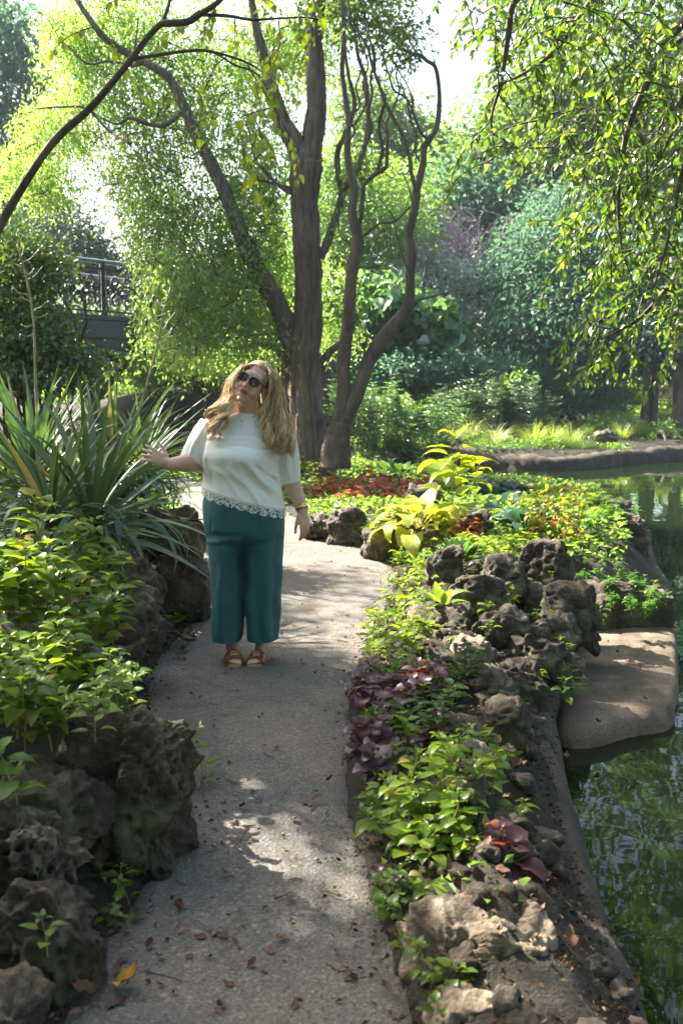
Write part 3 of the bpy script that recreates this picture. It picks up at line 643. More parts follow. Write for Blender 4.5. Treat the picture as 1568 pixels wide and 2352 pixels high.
bgtree('broadleaf_tree', 'large leafy tree filling the far hillside behind the lamp', 'tree', [(1180, 260, 42, 90, 70, 3), (1120, 350, 42, 90, 60, 3), (1260, 330, 42, 110, 80, 3), (1200, 420, 42, 130, 60, 3), (1350, 260, 42, 120, 100, 3), (1330, 420, 42, 120, 70, 3), (1270, 200, 42, 90, 60, 3), (1330, 60, 38, 120, 70, 3, .5), (1300, -120, 36, 170, 100, 3, .5), (1380, -330, 34, 190, 120, 3, .35), (1350, -560, 34, 190, 120, 3, .4)], 21000, .5, 15, .30, .15, BG_GREEN, 26)  # top blobs, above the frame, added to darken the pond's reflection
bgtree('broadleaf_tree', 'far tree at the right edge behind the overhanging elm', 'tree', [(1480, 250, 40, 130, 120, 3), (1560, 420, 40, 130, 130, 3), (1450, 420, 40, 90, 90, 3), (1600, 600, 38, 160, 120, 3), (1480, 560, 38, 110, 100, 3), (1560, 80, 36, 170, 120, 3, .6), (1620, -150, 34, 190, 130, 3, .5), (1700, -400, 32, 210, 140, 3, .5), (1850, -150, 32, 200, 160, 3, .5), (1850, 200, 34, 200, 160, 3, .6)], 20000, .5, 15, .30, .15, BG_GREEN, 27)  # unseen upper blobs added so the water mirrors foliage instead of sky
bgtree('weeping_tree', 'big weeping blue-green tree sweeping down to the far bank', 'tree', [(1250, 560, 28, 100, 80, 2), (1200, 640, 28, 90, 80, 2), (1320, 620, 28, 100, 90, 2), (1240, 730, 27, 110, 80, 2), (1350, 720, 27, 110, 90, 2), (1180, 770, 27, 70, 60, 1.5), (1300, 810, 26.5, 120, 60, 1.5), (1400, 820, 26.5, 90, 60, 1.5), (1420, 640, 28, 80, 100, 2), (1280, 490, 29, 70, 60, 2)], 26000, .28, 16, .17, .08, BG_BLUE, 28, droop=.8)
bgtree('silver_shrub', 'silvery grey shrub with small leaves below the purple bare branches', 'shrub', [(960, 620, 29.5, 80, 60, 1.5), (1040, 650, 29.5, 90, 70, 1.5), (920, 680, 29, 60, 70, 1.2), (1080, 740, 29, 70, 70, 1.2), (1000, 730, 29, 90, 60, 1.2), (1120, 660, 29.5, 60, 60, 1.2)], 15000, .16, 16, .11, .06, BG_SILV, 29)
bgtree('large_leaved_shrub', 'rounded shrub of big lobed leaves right behind the twisted stem', 'shrub', [(900, 690, 26.5, 70, 40, 1.), (850, 740, 26.5, 80, 50, 1.), (950, 740, 26.5, 90, 60, 1.), (1010, 770, 26.5, 60, 50, 1.), (880, 810, 26.5, 100, 60, 1.), (970, 830, 26.5, 100, 60, 1.), (800, 800, 26.5, 60, 70, 1)], 6500, .15, 10, 0.31, .29, HERB, 30, droop=.9, oval=True, shell=.35)
bgtree('broadleaf_tree', 'dark spreading tree with several bare trunks by the far shore', 'tree', [(1500, 700, 27, 110, 90, 2), (1580, 780, 26, 110, 90, 2), (1480, 790, 26, 80, 60, 1.5), (1560, 640, 27, 90, 100, 2), (1440, 760, 27, 70, 60, 1.5)], 11000, .3, 15, .18, .09, BG_BLUE, 31, droop=.6, trunk=(P(1500, 930, 26)[0], 26, .10))
bgtree('low_shrub', 'green underwood behind the far bare trunks', 'shrub', [(1440, 890, 31, 70, 30, 1), (1530, 880, 32, 70, 30, 1), (1600, 890, 31, 70, 40, 1), (1370, 880, 31, 70, 40, 1)], 7000, .16, 14, .14, .07, BG_LIGHT, 34, nb=4)
bgtree('broadleaf_tree', 'shaded tree closing the view behind the bridge', 'tree', [(420, 760, 34, 150, 110, 2), (250, 780, 34, 140, 90, 2), (560, 720, 35, 120, 120, 2), (80, 780, 34, 150, 100, 2), (640, 820, 35, 120, 70, 2), (480, 860, 33, 150, 50, 2)], 12000, .4, 15, .24, .12, BG_GREEN, 33)

def trunks_right():
    for k, (u, w, top, lab) in enumerate([(1478, 9, 760, 'thin dark trunk leaning beside the far pond shore'), (1498, 8, 740, 'second thin dark trunk in the shade by the far pond shore'), (1552, 14, 700, 'pale sunlit trunk at the right edge near the far bench')]):
        g = P(u, 930, 25); g[2] = hz(g[0], g[1]) - .1
        T = thing('leafless_tree', (0, 0, 0), lab, 'tree', 'leafless trees by the far shore')
        r = w*25/FPX
        obj('trunk', mesh_np('trunk', *tube([g, g + [.05, 0, .9], P(u + 12 - 8*k, top, 25.2), P(u + 20 - 14*k, top - 120, 25.5)], [r*1.2, r, r*.8, r*.5], 9, 5, .15, 6, k), BARK2 if k == 2 else BARK3), T)
trunks_right()

def purple_shrub():
    rng = np.random.default_rng(8); T = thing('bare_shrub', (0, 0, 0), 'leafless purple-grey shrub with a haze of fine twigs', 'shrub')
    m = simple('purple_twig', (0.38, 0.28, 0.35), 0.8, 0, .3, 20); mb = MB(); fine = MB()
    for k in range(2):
        base = P(1010 + 95*k, 640, 30)
        for i in range(11):
            a = rng.uniform(-1.2, 1.2); e = P(1010 + 95*k + a*75, rng.uniform(480, 560), 30 + rng.uniform(-.8, .8))
            p = twig_path(base, (e - base) + rng.normal(size=3)*.2, np.linalg.norm(e - base), 8, rng, .14); mb.add(*tube(p, np.linspace(.035, .009, len(p)), 5, 2))
            for q in range(2, len(p)):
                for z in range(4):
                    t = twig_path(p[q], (p[q] - p[q - 1])*6 + rng.normal(size=3)*.6, rng.uniform(.35, .8), 5, rng, .3); fine.add(*tube(t, np.linspace(.010, .004, len(t)), 4, 1, cap=False, spline=False))
    obj('branches', mb.mesh('branches', m), T); o = obj('twigs', fine.mesh('twigs', m), T); o['kind'] = 'stuff'
purple_shrub()

def far_wood():
    """the park beyond, a mass of foliage nobody could count"""
    B = []
    for x in np.linspace(-95, 95, 30):
        y = 78 - abs(x)*.35; B.append((x, y + RND.uniform(-3, 3), RND.uniform(3, 4.5), 5.5, 4, RND.uniform(4, 6.5), 1))
    o, C = crown('far_wood', B, 26000, .8, 14, .7, .4, BG_BLUE, None, 41, .3)
    tag(o, 'hazy wood closing the view beyond the pond', 'wood', kind='stuff')
far_wood()

def herbs():
    """stands of upright stems with narrow whorled leaves, at the foot of the shrubs"""
    rng = np.random.default_rng(77); k = 0
    spots = [(u, 925 + (i % 3)*8, 20.6 + (i % 4)*.35, h, HERB) for i, (u, h) in enumerate([(745, 1.1), (768, 1.2), (800, 1.25), (826, 1.2), (852, 1.3), (880, 1.25), (902, 1.3), (930, 1.2), (956, 1.2), (984, 1.1), (1010, 1.1), (870, 1.45), (820, 1.4), (940, 1.35), (1035, 1.1)])]
    spots += [(u, 905, 23.2 + (i % 3)*.4, h, HERB_B) for i, (u, h) in enumerate([(1040, 1.2), (1070, 1.25), (1100, 1.2), (1130, 1.3), (1160, 1.25), (1190, 1.2), (1220, 1.2), (1250, 1.1), (1115, 1.4), (1175, 1.4)])]
    lg = ranked('tall narrow-leaved herb below the lobed-leaf shrub', [q[0] for q in spots if q[4] is HERB]); lb = ranked('blue-grey narrow-leaved herb on the far bank', [q[0] for q in spots if q[4] is HERB_B])
    for (u, v, Y, h, m) in spots:
        c = P(u, v, Y); g = np.array([c[0], c[1], hz(c[0], c[1]) - .03])
        bl = m is HERB_B
        T = thing('herb_clump', (0, 0, 0), lb.pop(0) if bl else lg.pop(0), 'plant', 'blue-grey herbs' if bl else 'green herbs')
        pos = []; dr = []; st = MB()
        for s in range(7):
            p = twig_path(g + rng.normal(size=3)*[.14, .14, 0], [rng.normal()*.18, rng.normal()*.18, 1], h*rng.uniform(.75, 1.1), 8, rng, .06)
            st.add(*tube(p, np.linspace(.008, .004, len(p)), 4, 1, cap=False, spline=False))
            for t in np.linspace(.15, 1, 20):
                q = p[int(t*(len(p) - 1))] + rng.normal(size=3)*.01; q[2] += rng.uniform(0, h/9)
                for z in range(4):
                    a = rng.uniform(0, 2*PI); pos.append(q); dr.append([math.cos(a), math.sin(a), .35])
        obj('stems', st.mesh('stems', m), T)['kind'] = 'stuff'
        pos = np.array(pos); dr = np.array(dr)
        o = obj('leaves', leaves_mesh('leaves', pos, dr, rng.uniform(.10, .17, len(pos)), .026, m, rng.random(len(pos)), rng, .2, .2), T); o['kind'] = 'stuff'
herbs()

def lamp():
    T = thing('street_lamp', (0, 0, 0), 'white street lamp head on a long arm among the far trees', 'street lamp')
    W = simple('lamp_white', (0.75, 0.76, 0.76), 0.4, 0, .05); Gm = simple('lamp_grey', (0.3, 0.31, 0.32), 0.5, .5, .1)
    c = P(1262, 431, 33); g = P(1330, 431, 33)
    V, F = tube([c + [-.36, 0, -.02], c + [-.2, 0, .03], c + [.1, 0, .05], c + [.4, 0, .03]], [.05, .11, .12, .05], 10, 4, flat=.45); obj('head', mesh_np('head', V, F, W), T)
    V, F = tube([c + [.36, 0, .03], g + [0, 0, -.1], g + [.1, 0, -.6]], [.035, .04, .05], 8, 4); obj('arm', mesh_np('arm', V, F, Gm), T)
    V, F = tube([[g[0] + .1, 33, g[2] - .6], [g[0] + .1, 33, hz(g[0], 33) - .1]], [.05, .08], 8, 1, spline=False); obj('pole', mesh_np('pole', V, F, Gm), T)
lamp()
def bench():
    c = P(1536, 893, 30); c[2] = hz(c[0], 30)
    wd = simple('bench_wood', (0.33, 0.23, 0.15), .7, 0, .2, 12)
    T = thing('park_bench', c, 'small wooden bench in the sunny gap behind the far trunks', 'bench')
    for k in range(4): obj('seat_slat', mesh_np('seat_slat', *box((0, -.18 + .12*k, .45), (1.5, .10, .035)), wd, False), T)
    for k in range(3): obj('back_slat', mesh_np('back_slat', *box((0, .26 + .02*k, .58 + .13*k), (1.5, .03, .10)), wd, False), T)
    for x in (-.6, .6):
        obj('leg', mesh_np('leg', *box((x, -.15, .21), (.07, .07, .43)), wd, False), T); obj('leg', mesh_np('leg', *box((x, .23, .45), (.07, .05, .9)), wd, False), T)
bench()

# ------------------------------------------------------------------ rocks
def rockmat(name, dark, mid, light, moss=0.35, sc=4.0):
    m, n, l, b = mat(name)
    t = noise_node(n, l, sc, 8, 0.68, dist=.5); t2 = noise_node(n, l, sc*.55, 4, .6); t3 = noise_node(n, l, sc*9, 4, .65)
    mxv = n.new('ShaderNodeMath'); mxv.operation = 'MULTIPLY_ADD'; mxv.inputs[1].default_value = .35; l.new(t3.outputs[0], mxv.inputs[0]); l.new(t.outputs[0], mxv.inputs[2])
    r = ramp(n, [(0.48, dark), (0.66, mid), (0.82, light)]); l.new(mxv.outputs[0], r.inputs[0])
    r2 = ramp(n, [(0.50, (0, 0, 0)), (0.66, (moss, moss, moss))]); l.new(t2.outputs[0], r2.inputs[0])
    mx = n.new('ShaderNodeMix'); mx.data_type = 'RGBA'; l.new(r2.outputs[0], mx.inputs[0]); l.new(r.outputs[0], mx.inputs[6]); mx.inputs[7].default_value = (0.052, 0.065, 0.018, 1)
    l.new(mx.outputs[2], b.inputs['Base Color']); b.inputs['Roughness'].default_value = 0.88
    bp = n.new('ShaderNodeBump'); bp.inputs['Strength'].default_value = 1.0; bp.inputs['Distance'].default_value = 0.035
    l.new(mxv.outputs[0], bp.inputs['Height']); l.new(bp.outputs[0], b.inputs['Normal'])
    return m
TUFA = rockmat('tufa_dark', (0.015, 0.011, 0.007), (0.042, 0.030, 0.019), (0.14, 0.108, 0.076), .5)
TUFA_G = rockmat('tufa_grey', (0.022, 0.017, 0.012), (0.062, 0.047, 0.033), (0.23, 0.188, 0.145), .4)
PALE = rockmat('pale_stone', (0.055, 0.042, 0.028), (0.17, 0.13, 0.088), (0.36, 0.30, 0.225), .35, 5)
_ico = {}
def ico(sub):
    if sub not in _ico:
        bm = bmesh.new(); bmesh.ops.create_icosphere(bm, subdivisions=sub, radius=1.0)
        V = np.array([v.co for v in bm.verts]); F = np.array([[v.index for v in f.verts] for f in bm.faces]); bm.free(); _ico[sub] = (V, F)
    return _ico[sub]
def rock(label, c, size, m, seed, sub=5, pits=1.0, rough=1.0, rot=0.0, group=None, sq=.62):
    """porous boulder: squared-off lump, ridges and eaten-out holes"""
    U, F = ico(sub); sz = np.array(size, float)
    V = np.sign(U)*np.abs(U)**sq; V = V/np.abs(V).max(0)*.98
    rng = np.random.default_rng(seed)
    for k in range(7):                                 # broken faces
        nn = unit(rng.normal(size=3)*[1, 1, .8]); h = rng.uniform(.62, .92); dd = V @ nn - h; V = V - np.outer(np.clip(dd, 0, None)*.85, nn)
    s = seed*7.31; sc = 1.0/ max(sz)
    W = V*sz                                            # metres, so that holes keep a true size
    nrm = unit(V*np.array([1/sz[0], 1/sz[1], 1/sz[2]])*sz.mean())
    mn = min(sz)
    big = fbm(W*(.9/max(sz)) + s, 4, seed % 50)
    W = W + nrm*(big*.20*mn*rough)[:, None]
    rid = 1 - np.abs(fbm(W*(1.9/max(sz)) + s + 9, 4, seed % 40)); W = W + nrm*((rid - .75)*.22*mn*rough)[:, None]
    k1 = min(9.0, 2.4/mn)                               # eaten-out hollows, then holes, then fine pores
    f1, f2 = worley(W*k1*np.array([1, 1, .8]) + s, seed % 31); W = W - nrm*(sstep(-f1, -.52, -.12)*.085*min(1., mn*4)*pits*.55)[:, None]
    W = W + nrm*(fbm(W*11 + s, 4, 5)*.022*rough*min(1., mn*6))[:, None]
    k2 = min(24., 6.5/mn); g1, g2 = worley(W*k2 + s + .31*np.stack([big]*3, 1), seed % 29); W = W - nrm*(sstep(-g1, -.46, -.22)*.45/k2*pits*(vnoise(W*6 + s) > -.25))[:, None]
    W = W + nrm*(fbm(W*34 + s, 3, 15)*.006*rough)[:, None]
    W = W + nrm*((.30 - np.abs(vnoise(W*7.5 + s, 61)))*.045*min(1., mn*5)*rough + (.3 - np.abs(vnoise(W*17 + s, 62)))*.020*min(1., mn*6)*rough)[:, None]
    h1, h2 = worley(W*52 + s, 3); W = W - nrm*(sstep(-h1, -.42, -.2)*.006*pits*(sub > 4))[:, None]
    me = mesh_np('rock', W, F, m)
    o = obj('rock', me, None, c, (0, 0, rot)); return tag(o, label, 'rock', group)
def prock(label, u0, u1, v0, v1, z, m, seed, depth=.9, sub=5, group=None, **k):
    """rock whose picture box is (u0..u1, v0..v1); its foot stands at height z"""
    b = G((u0 + u1)/2, v1, z); Y = b[1]; dist = Y*math.cos(PITCH) + (CAMH - z)*math.sin(PITCH)
    w = (u1 - u0)*dist/FPX/2; hh = (v1 - v0)*dist/FPX/2; dp = w*depth
    # seen from above: part of the box height is the top face
    a = math.atan2(CAMH - z, Y); hz_ = max(.35*hh, (hh*2 - dp*2*math.sin(a)*.8)/2/math.cos(a))
    return rock(label, (b[0], b[1] + dp*.85, z + hz_*.72), (w*1.16, dp*1.2, hz_*1.38), m, seed, sub, group=group, **k)
R = prock
R('big dark porous boulder beside the path at lower left', 130, 432, 1610, 2030, -.03, TUFA, 11, .75, 7, pits=1.3, sq=.55)
R('grey pitted rock at the left edge, leaning on the big dark boulder', -140, 170, 1850, 2200, 0., TUFA_G, 12, .8, 7, pits=1.6)
R('mossy low rock in front of the grey pitted one', -10, 205, 2010, 2320, -.02, TUFA, 13, .8, 6, pits=1.2)
R('dark rock corner cut off by the bottom left of the picture', -140, 75, 2230, 2480, -.02, TUFA_G, 14, .9, 5)
R('dark rock ledge under the broad-leaved sprig at left', -80, 210, 1730, 1950, .18, TUFA, 15, .9, 5, pits=1.4)
R('squared brown rock tucked under the yucca leaves', 310, 445, 1165, 1275, .42, TUFA, 16, .9, 5, sq=.5)
R('mossy rock below the squared one, next to her trousers', 345, 487, 1255, 1420, .02, TUFA, 17, .9, 5, sq=.5)
R('low dark rock among weeds left of her feet', 190, 360, 1390, 1510, .18, TUFA, 18, .9, 5)
R('shaded rock half buried under the left weeds', 90, 330, 1330, 1470, .40, TUFA, 19, .9, 5)
R('dark rock behind the small-leaved weeds on the left', 60, 260, 1480, 1640, .30, TUFA, 20, .9, 5)
R('dark rock in the shade under the yucca', 180, 350, 1270, 1400, .28, TUFA, 61, .9, 5)
# right bed
R('tan flat-topped stone with sunlit rim at lower right', 950, 1275, 2060, 2330, -.08, PALE, 21, .8, 6, pits=.5, sq=.5)
R('brown stone below the tan flat-topped one', 1080, 1290, 2170, 2400, -.14, TUFA_G, 22, .8, 5, pits=.5)
R('sunlit stone cut off by the bottom edge', 985, 1190, 2270, 2440, -.06, PALE, 23, .8, 5, pits=.5)
R('crumbly pale stone between purple leaves and water', 1015, 1160, 1700, 1830, .02, PALE, 24, .9, 5, pits=.9)
R('dark rock with sunlit top next to the pond rim', 1085, 1215, 1600, 1740, -.02, TUFA, 25, .9, 5)
R('pale rounded stone with bright top above the purple leaves', 1045, 1135, 1452, 1540, .12, PALE, 26, .9, 5, pits=.6)
R('dark rock under the pale rounded stone', 1040, 1210, 1530, 1640, .05, TUFA, 27, .9, 5)
R('rock with sun-flecked face beside the narrow-leaved sprout', 1120, 1260, 1490, 1620, .0, TUFA, 28, .9, 5, pits=1.3)
R('blackish rock low by the pond in the right cluster', 1180, 1300, 1440, 1560, -.02, TUFA, 29, .9, 5)
R('flat grey stone on the lower edge of the right cluster', 1215, 1330, 1478, 1560, -.04, TUFA_G, 30, 1., 5, pits=.6)
R('jagged rock in the middle of the right cluster', 1100, 1225, 1385, 1500, .06, TUFA_G, 31, .9, 5, pits=1.4)
R('sun-edged rock under the pale hosta', 950, 1100, 1375, 1480, .10, TUFA, 32, .9, 5, pits=1.3)
R('rough rock at the right end of the cluster', 1225, 1345, 1395, 1500, .0, TUFA_G, 33, .9, 5, pits=1.2)
R('square dark block at the water side of the cluster', 1260, 1385, 1325, 1470, .0, TUFA, 34, .9, 5, sq=.5)
R('tall dark rock crowning the right cluster', 1195, 1310, 1240, 1375, .12, TUFA, 35, .85, 5, pits=1.2)
R('ridged rock left of the tall crowning one', 1100, 1210, 1280, 1385, .14, TUFA_G, 36, .9, 5, pits=1.4)
R('craggy overhanging rock in the centre of the cluster', 1035, 1160, 1310, 1440, .10, TUFA_G, 37, .9, 5, pits=1.4)
R('small knobbly rock behind the dark hosta', 990, 1075, 1255, 1340, .16, TUFA_G, 38, .9, 5)
R('little stone beside the lit sprout in the cluster', 1195, 1275, 1340, 1420, .05, TUFA_G, 39, .9, 4)
R('low rock behind the sunlit sprout', 1160, 1260, 1300, 1380, .12, TUFA, 62, .9, 5)
R('dark rock between the two pale stones', 1080, 1180, 1470, 1560, .06, TUFA, 63, .9, 5)
R('low grey rock along the path behind her hanging hand', 690, 772, 1178, 1238, .02, TUFA_G, 40, .8, 5, pits=1.2)
R('longer grey rock between that low rock and the lime hosta', 762, 850, 1165, 1245, .03, TUFA_G, 68, .8, 5, pits=1.2)
R('dark rock in front of the lime hosta', 835, 930, 1205, 1275, .05, TUFA_G, 41, .9, 5)
R('porous rock under the lime hosta leaves', 930, 1015, 1190, 1265, .10, TUFA, 42, .9, 5)
R('small rock behind the orange leaves', 930, 1010, 1110, 1165, .24, TUFA, 43, .9, 4)
R('mossy rock behind the tall big-leaved plant', 1060, 1130, 1170, 1230, .2, TUFA, 44, .9, 4)
R('rock at the pond corner behind the red-tipped plant', 1330, 1450, 1135, 1215, .05, TUFA, 45, .9, 5)
R('brown rock on the pond edge at the bend', 1390, 1480, 1180, 1290, -.12, TUFA_G, 46, .9, 5)
R('dark rock on the pond edge below the bend', 1400, 1475, 1260, 1340, -.15, TUFA, 47, .9, 5)
R('mossy block carrying the leafy patch above the sandy ledge', 1340, 1540, 1320, 1445, -.2, TUFA, 48, .9, 5, pits=.6, sq=.5)
R('low dark stone on the bank right of the sunlit weeds', 1085, 1190, 1850, 1945, -.04, TUFA, 64, .9, 5)
R('flat dark stone near the rim below the pale crumbly one', 1130, 1225, 1770, 1850, -.08, TUFA, 65, .9, 5)
R('brown stone at the rim behind the purple overhanging plant', 1150, 1250, 1960, 2060, -.1, TUFA_G, 66, .9, 5)
R('small stone at the bottom by the water', 1240, 1340, 2230, 2330, -.14, TUFA_G, 67, .9, 5)
# far bank
R('white weathered rock on the far bank behind the twisted tree', 905, 985, 945, 990, .25, TUFA_G, 49, .8, 4, pits=2)
R('grey flat rock beside the white weathered one', 840, 915, 962, 995, .2, TUFA_G, 50, .8, 4)
R('dark ledge rock below the tall herbs', 735, 850, 905, 965, .3, TUFA, 51, .8, 4)
R('dark ledge rock behind the far clipped bush', 930, 1010, 900, 945, .5, TUFA, 52, .8, 4)
R('small stone at the far shore near the twisted tree', 775, 815, 1010, 1035, .1, TUFA_G, 53, .8, 4)
R('stone between the two pale grass clumps', 1370, 1420, 985, 1010, .15, TUFA_G, 54, .8, 4)
R('large shadowed rock under the bridge', 330, 530, 885, 985, .35, TUFA, 56, .7, 5, pits=.3)
R('shadowed rock left of the willow trunk', 500, 680, 900, 1010, .2, TUFA, 57, .7, 5, pits=.3)
R('low rock by the path bend behind the yucca', 370, 470, 985, 1045, .25, TUFA_G, 58, .8, 4)
R('stone at the foot of the willow trunk', 745, 795, 1005, 1075, .1, TUFA_G, 59, .8, 4)
R('dark rock wall between herbs and clipped bush', 1000, 1075, 880, 935, .6, TUFA, 60, .8, 4)

rr_ = np.random.default_rng(99)
for k in range(26):
    u, v = rr_.uniform(985, 1330), rr_.uniform(1340, 1690)
    if u > 1330 - (v - 1340)*.42 or u < 985 + max(0, v - 1500)*.55: continue
    w_ = rr_.uniform(55, 100); R('broken rock wedged into the rock cluster by the pond', u - w_/2, u + w_/2, v - w_*.8, v, -.04, TUFA if k % 3 else TUFA_G, 700 + k, .95, 4, group='rocks filling the cluster')
for k in range(60):
    y_ = rr_.uniform(2.1, 5.2); x_ = np.interp(y_, [2, 3, 4, 5], [.80, .84, .92, 1.05]) - rr_.uniform(.03, .52)
    s_ = rr_.uniform(.022, .065)
    rock('small rubble stone bedded in the mortar slope by the water', (x_, y_, hz(x_, y_) + s_*.2), (s_*rr_.uniform(.9, 1.6), s_, s_*.8), (TUFA, TUFA_G, TUFA)[k % 3], 900 + k, 3, rot=rr_.uniform(0, 6), group='rubble stones on the bank')
def ledge():
    """flat sandy slab that juts into the water"""
    m, n, l, b = mat('sandy_concrete')
    t = noise_node(n, l, 110, 3, .6); t2 = noise_node(n, l, 3, 4)
    r = ramp(n, [(0.3, (0.09, 0.063, 0.045)), (0.55, (0.20, 0.143, 0.104)), (0.75, (0.32, 0.24, 0.185))]); l.new(t.outputs[0], r.inputs[0])
    r2 = ramp(n, [(0.38, (.35, .36, .30)), (.58, (1, 1, 1))]); l.new(t2.outputs[0], r2.inputs[0])
    mx = n.new('ShaderNodeMix'); mx.data_type = 'RGBA'; mx.blend_type = 'MULTIPLY'; mx.inputs[0].default_value = 1; l.new(r.outputs[0], mx.inputs[6]); l.new(r2.outputs[0], mx.inputs[7])
    l.new(mx.outputs[2], b.inputs['Base Color']); b.inputs['Roughness'].default_value = .85
    bp = n.new('ShaderNodeBump'); bp.inputs['Strength'].default_value = .7; bp.inputs['Distance'].default_value = .01; l.new(t.outputs[0], bp.inputs['Height']); l.new(bp.outputs[0], b.inputs['Normal'])
    zt = -.20
    pix = [(1285, 1668), (1265, 1600), (1300, 1520), (1350, 1430), (1440, 1370), (1530, 1390), (1552, 1440), (1560, 1500), (1556, 1570), (1545, 1625), (1500, 1640), (1440, 1645), (1385, 1662)]
    pl = smooth_poly([G(u, v, zt)[:2] for u, v in pix], 3); c = pl.mean(0); V = []; n1 = len(pl)
    prof = [(0.0, 0.012), (.3, .010), (.6, .006), (.85, 0.), (.93, -.012), (.975, -.035), (1.0, -.08), (1.01, -.18), (1.0, -.6)]
    for s, dz in prof:
        q = c + (pl - c)*s; z = zt + dz + .012*fbm(np.stack([q[:, 0]*4, q[:, 1]*4, q[:, 0]*0], 1), 3, 2)
        w = 1 + (.035*fbm(np.stack([q[:, 0]*6, q[:, 1]*6, z*8], 1), 3, 6))
        V.append(np.stack([c[0] + (q[:, 0] - c[0])*w, c[1] + (q[:, 1] - c[1])*w, z], 1))
    V = np.concatenate(V); k = np.arange(n1); F = []
    for i in range(1, len(prof) - 1): F.append(np.stack([i*n1 + k, i*n1 + (k + 1) % n1, (i + 1)*n1 + (k + 1) % n1, (i + 1)*n1 + k], 1)[:, ::-1])
    V[:n1] = np.array([c[0], c[1], zt + .012])
    F.append(np.stack([k, (k + 1) % n1, n1 + (k + 1) % n1, n1 + k], 1)[:, ::-1])
    me = mesh_np('stone_ledge', V, F, m); me.validate()
    bm = bmesh.new(); bm.from_mesh(me); bmesh.ops.remove_doubles(bm, verts=bm.verts[:], dist=1e-5); bmesh.ops.recalc_face_normals(bm, faces=bm.faces[:]); bm.to_mesh(me); bm.free()
    tag(obj('stone_ledge', me), 'flat sandy tan slab jutting into the pond at right', 'ledge')
ledge()

# ------------------------------------------------------------------ leaf shapes shared between plants
def leaf_mesh(name, L, W, m, prof='ovate', pet=0.25, fold=.25, droop=.3, serr=0.0, ns=6, wav=0.0, seed=0, cup=0.0):
    rng = np.random.default_rng(seed); t = np.linspace(0, 1, ns + 1)
    if prof == 'ovate': w = np.sin(PI*np.clip(t, 0, 1)**.62)**.85
    elif prof == 'lance': w = np.sin(PI*t**.8)
    elif prof == 'heart': w = np.where(t < .12, .75, np.sin(PI*(t*.80 + .16)**.85))
    elif prof == 'round': w = np.sin(PI*t**.8)**.6
    elif prof == 'strap': w = np.clip(np.minimum(.62 + t*1.0, (1 - t)*1.9), 0, 1)
    w = np.clip(w, .02, 1); w[-1] = .01
    if prof != 'heart': w[0] = .06
    cols = np.array([-1, -.5, 0, .5, 1.]); V = []
    ang = 0.0; y = 0.0; z = 0.0; st = L/ns
    p0 = np.array([0, pet*L, 0.0]); cy_ = pet*L; cz = 0.0; a = 0.0
    for i in range(ns + 1):
        ww = w[i]*W/2*(1 + serr*(1 if i % 2 else -1)*(0 < i < ns))
        for cc in cols:
            zz = abs(cc)*ww*fold + wav*W*math.sin(i*2.3 + cc*3 + seed)*abs(cc) - cup*(cc*ww)**2/W*2
            yy = cy_ - (0.10*L*(abs(cc)) if (prof == 'heart' and i == 0) else 0)
            V.append((cc*ww, yy - math.sin(a)*0, cz + zz))
        a += droop/ns*2*(i/ns + .3); cy_ += st*math.cos(a); cz -= st*math.sin(a)
    V = np.array(V); F = []
    for i in range(ns):
        for j in range(4):
            q = i*5 + j; F.append([q, q + 1, q + 6, q + 5])
    F = [np.array(F)]
    if pet > 0:
        n0 = len(V); r = W*.022 + .0008
        V = np.vstack([V, [[-r, 0, 0], [r, 0, 0], [r*.7, pet*L*1.02, 0.001], [-r*.7, pet*L*1.02, 0.001]]]); F[0] = np.vstack([F[0], [[n0, n0 + 1, n0 + 2, n0 + 3]]])
    return mesh_np(name, V, F, m, True)
def species(name, stops, L, W, prof='ovate', n=3, trans=.58, gloss=.022, tcol=(1.12, 1, .28), **k):
    m = leafmat(name + '_leaf', stops, trans, gloss, src='obj', tcol=tcol, veins=True); ms = []
    fold = k.pop('fold', .25); droop = k.pop('droop', .5)
    for i in range(n): ms.append(leaf_mesh('leaf', L, W, m, prof, fold=fold*(.5 + .5*i), droop=droop*(.5 + .6*i), seed=i, **k))
    st = simple(name + '_stem', tuple(c*.8 for c in stops[-1][1]), .6, 0, .2, 40)
    return dict(m=ms, stem=st, L=L, mat=m)
SP = {}
SP['weed'] = species('weed', [(0, (0.080, 0.150, 0.016)), (.6, (0.145, 0.235, 0.020)), (.95, (0.215, 0.295, 0.028)), (1, (0.30, 0.22, 0.05))], .105, .068, serr=.05, pet=.35)
SP['weed_s'] = species('small_weed', [(0, (0.07, 0.145, 0.02)), (.95, (0.18, 0.28, 0.03)), (1, (0.28, 0.22, 0.05))], .060, .036, pet=.3)
SP['weed_d'] = species('dark_weed', [(0, (0.035, 0.085, 0.022)), (1, (0.085, 0.16, 0.03))], .080, .045, pet=.3)
SP['lime'] = species('lime_weed', [(0, (0.12, 0.20, 0.02)), (1, (0.24, 0.31, 0.035))], .085, .055, pet=.3, trans=.55)
SP['purple'] = species('purple_leaf', [(0, (0.030, 0.012, 0.022)), (.6, (0.065, 0.026, 0.045)), (.8, (0.11, 0.030, 0.022)), (1, (0.10, 0.05, 0.07))], .12, .095, 'heart', trans=.35, gloss=.045, tcol=(1.5, .35, .18), serr=.07, wav=.05, droop=.9)
SP['bright_purple'] = species('pink_leaf', [(0, (0.045, 0.018, 0.030)), (.5, (0.08, 0.03, 0.045)), (.75, (0.20, 0.06, 0.05)), (.9, (0.32, 0.15, 0.02)), (1, (0.26, 0.12, 0.15))], .13, .10, 'heart', trans=.5, gloss=.035, tcol=(1.6, .8, .3), serr=.07, wav=.05, droop=.8)
